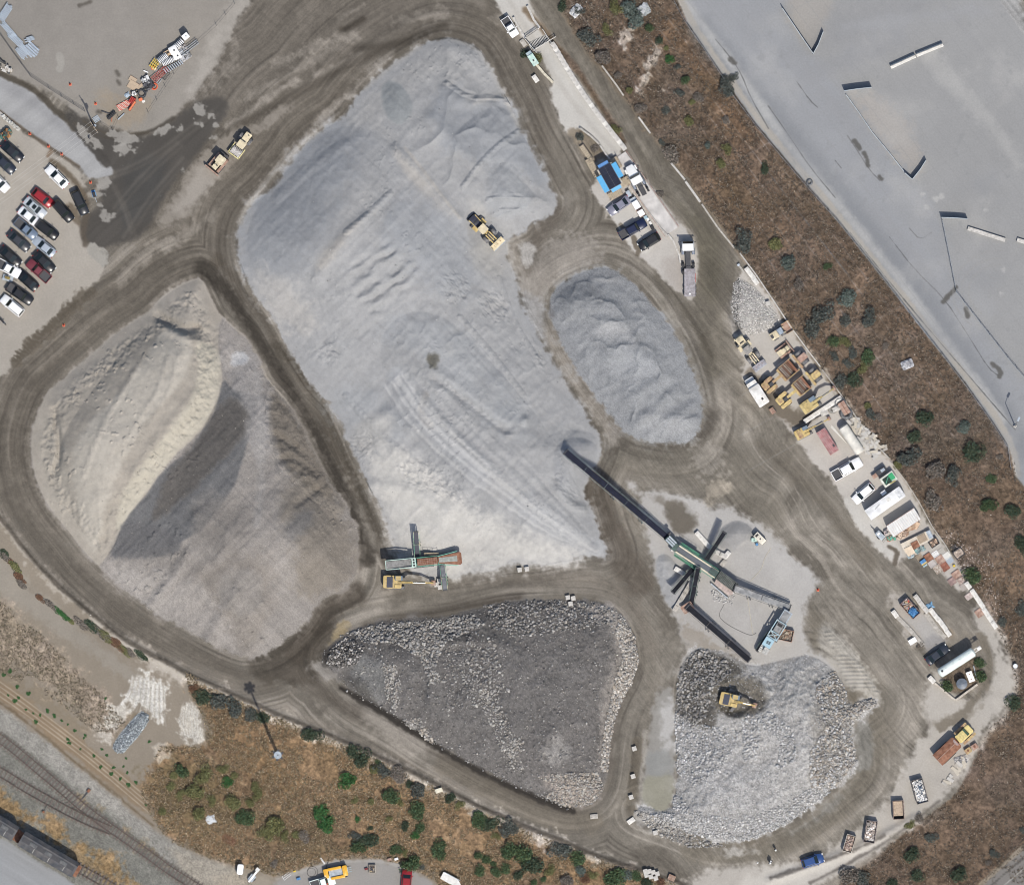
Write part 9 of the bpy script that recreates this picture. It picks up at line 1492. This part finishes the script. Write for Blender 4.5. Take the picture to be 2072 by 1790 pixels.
t = thing('flatbed_cart', 753, 1757, 'open wooden cart full of junk on the paved yard', 'cart', 0.); skip(t, 1.2, 1.5, .6, rust('cart_tan', (.50, .45, .38), (.40, .35, .29))); heap('junk_load', 753, 1757, 0, .9, 1.2, .15, .5, 40, [(.1,.08,.07), (.5,.4,.25), (.3,.28,.26), (.06,.06,.07)], 'assorted junk inside the open wooden cart', (.15, .5))
t = thing('boat_trailer', 912, 1779, 'white boat hull on a trailer cut by the bottom edge', 'boat', hd(897, 1772, 928, 1788)); MB().loft([[(x, y*k, z) for y, z in ((-.75, .9), (0, .3), (.75, .9))] for x, k in ((-1.8, .9), (0, 1), (1.2, .8), (2.0, .1))]).build('hull', dwhite, t); MB().bar((-1.6, .7, .95), (1.6, .65, .95), .1).build('gunwale', galv, t); MB().box((-.3, 0, .35), (2.5, .5, .1)).build('trailer_frame', steel, t)
for x, y, s, m_, lb in [(802, 1737, .7, white, 'small white box at the paved yard edge'), (788, 1738, .8, rustp, 'brown metal bench frame at the paved yard edge'), (741, 1757, .6, mat('maroon', (.14, .02, .025), .6), 'small maroon cart beside the junk cart'), (604, 1777, .7, tarpb, 'blue wheelbarrow like cart by the black hose'), (596, 1762, .45, mat('yellow_bar', (1, 1, 1)), 'yellow bucket at the edge of the gravel track'), (675, 1778, .6, tarpb, 'blue toolbox between the telehandler and the utility truck'), (888, 1598.5, 1.3, rust('block_cream', (.62, .58, .46), (.54, .5, .4)), 'pale cream block on the white stony bank'), (1533, 1745, .3, white, 'tiny white bottle on the haul road')]:
 t = thing('yard_box', x, y, lb, 'box', .3); MB().prism(rect(0, 0, s, s*.6), .08, .08+s*.55, .08).build('box', m_, t); MB().box((0, 0, .05), (s*.9, s*.55, .1)).build('base', steel, t)
t = thing('tube_rack', 580, 1771, 'thin white tube frame lying on the gravel', 'frame', .6); q = MB(); [q.bar((-.8, -.4+.35*k, .08), (.8, -.3+.3*k, .08), .06) for k in range(3)]; q.bar((-.8, -.45, .08), (-.7, .4, .08), .06); q.build('tube', white, t)
t = thing('hose_coil', 630, 1764, 'loop of thin black hose on the paved yard', 'hose'); [MB().ring((.2*k, .1*k, .03), .75+.2*k, .03, n=28).build('loop', dark, t) for k in range(2)]
t = thing('angled_sign', 658, 1748, 'pale leaning sheet and rods above the telehandler', 'sheet', 2.2); MB().box((.8, 0, .3), (1.4, .3, .06), ry=.3).build('sheet', dwhite, t); MB().bar((0, -.6, .2), (-.9, .7, .2), .1).build('rod', steel, t)
tarp(427, 1657, .3, 1.8, 1.6, .3, 'pale plastic sheet lying in the tawny scrub', rust('pale_plastic', (.56, .58, .60), (.46, .48, .5), 3)); t = thing('rusty_grid', 463, 1698, 'rusty mesh grid lying in the scrub above the gravel track', 'grid', -.5); q = MB(); [q.bar((-1.2+.3*k, -.6, .15), (-1.2+.3*k, .6, .15), .06) for k in range(9)]; [q.bar((-1.3, -.6+.3*k, .15), (1.3, -.6+.3*k, .15), .06) for k in range(5)]; q.build('bar', rustm, t)
t = thing('white_drum', 2054.5, 1347, 'round white drum on the outer rim of the loop track', 'drum'); MB().cyl((0, 0, 0), (0, 0, .8), .42, .42, 18).build('drum', white, t); MB().ring((0, 0, .8), .4, .04).build('rim', galv, t)
for P, m_, lb in [([(1476,1196), (1466,1222), (1452,1245), (1470,1262), (1496,1276), (1520,1286), (1530,1280)], steel, 'thin dark cable snaking over the pale plant floor'), ([(1512,1206), (1516,1230), (1520,1262), (1524,1284)], rust('tan_cable', (.50, .45, .34), (.44, .4, .3)), 'thin tan cable straight over the plant floor'), ([(1560,1108), (1546,1130), (1542,1150), (1528,1165), (1518,1176)], rust('tan_cable', (1,)*3, (1,)*3), 'pale tan cable from the generator to the mesh crusher')]:
 mb = MB().tube([(X(a), Y(b), Z(a, b)+.03) for a, b in smooth_poly(P, False, 2)], .035, 5); o = mb.build('power_cable', m_); tag(o, lb, 'cable')
print('objects', len(bpy.data.objects))
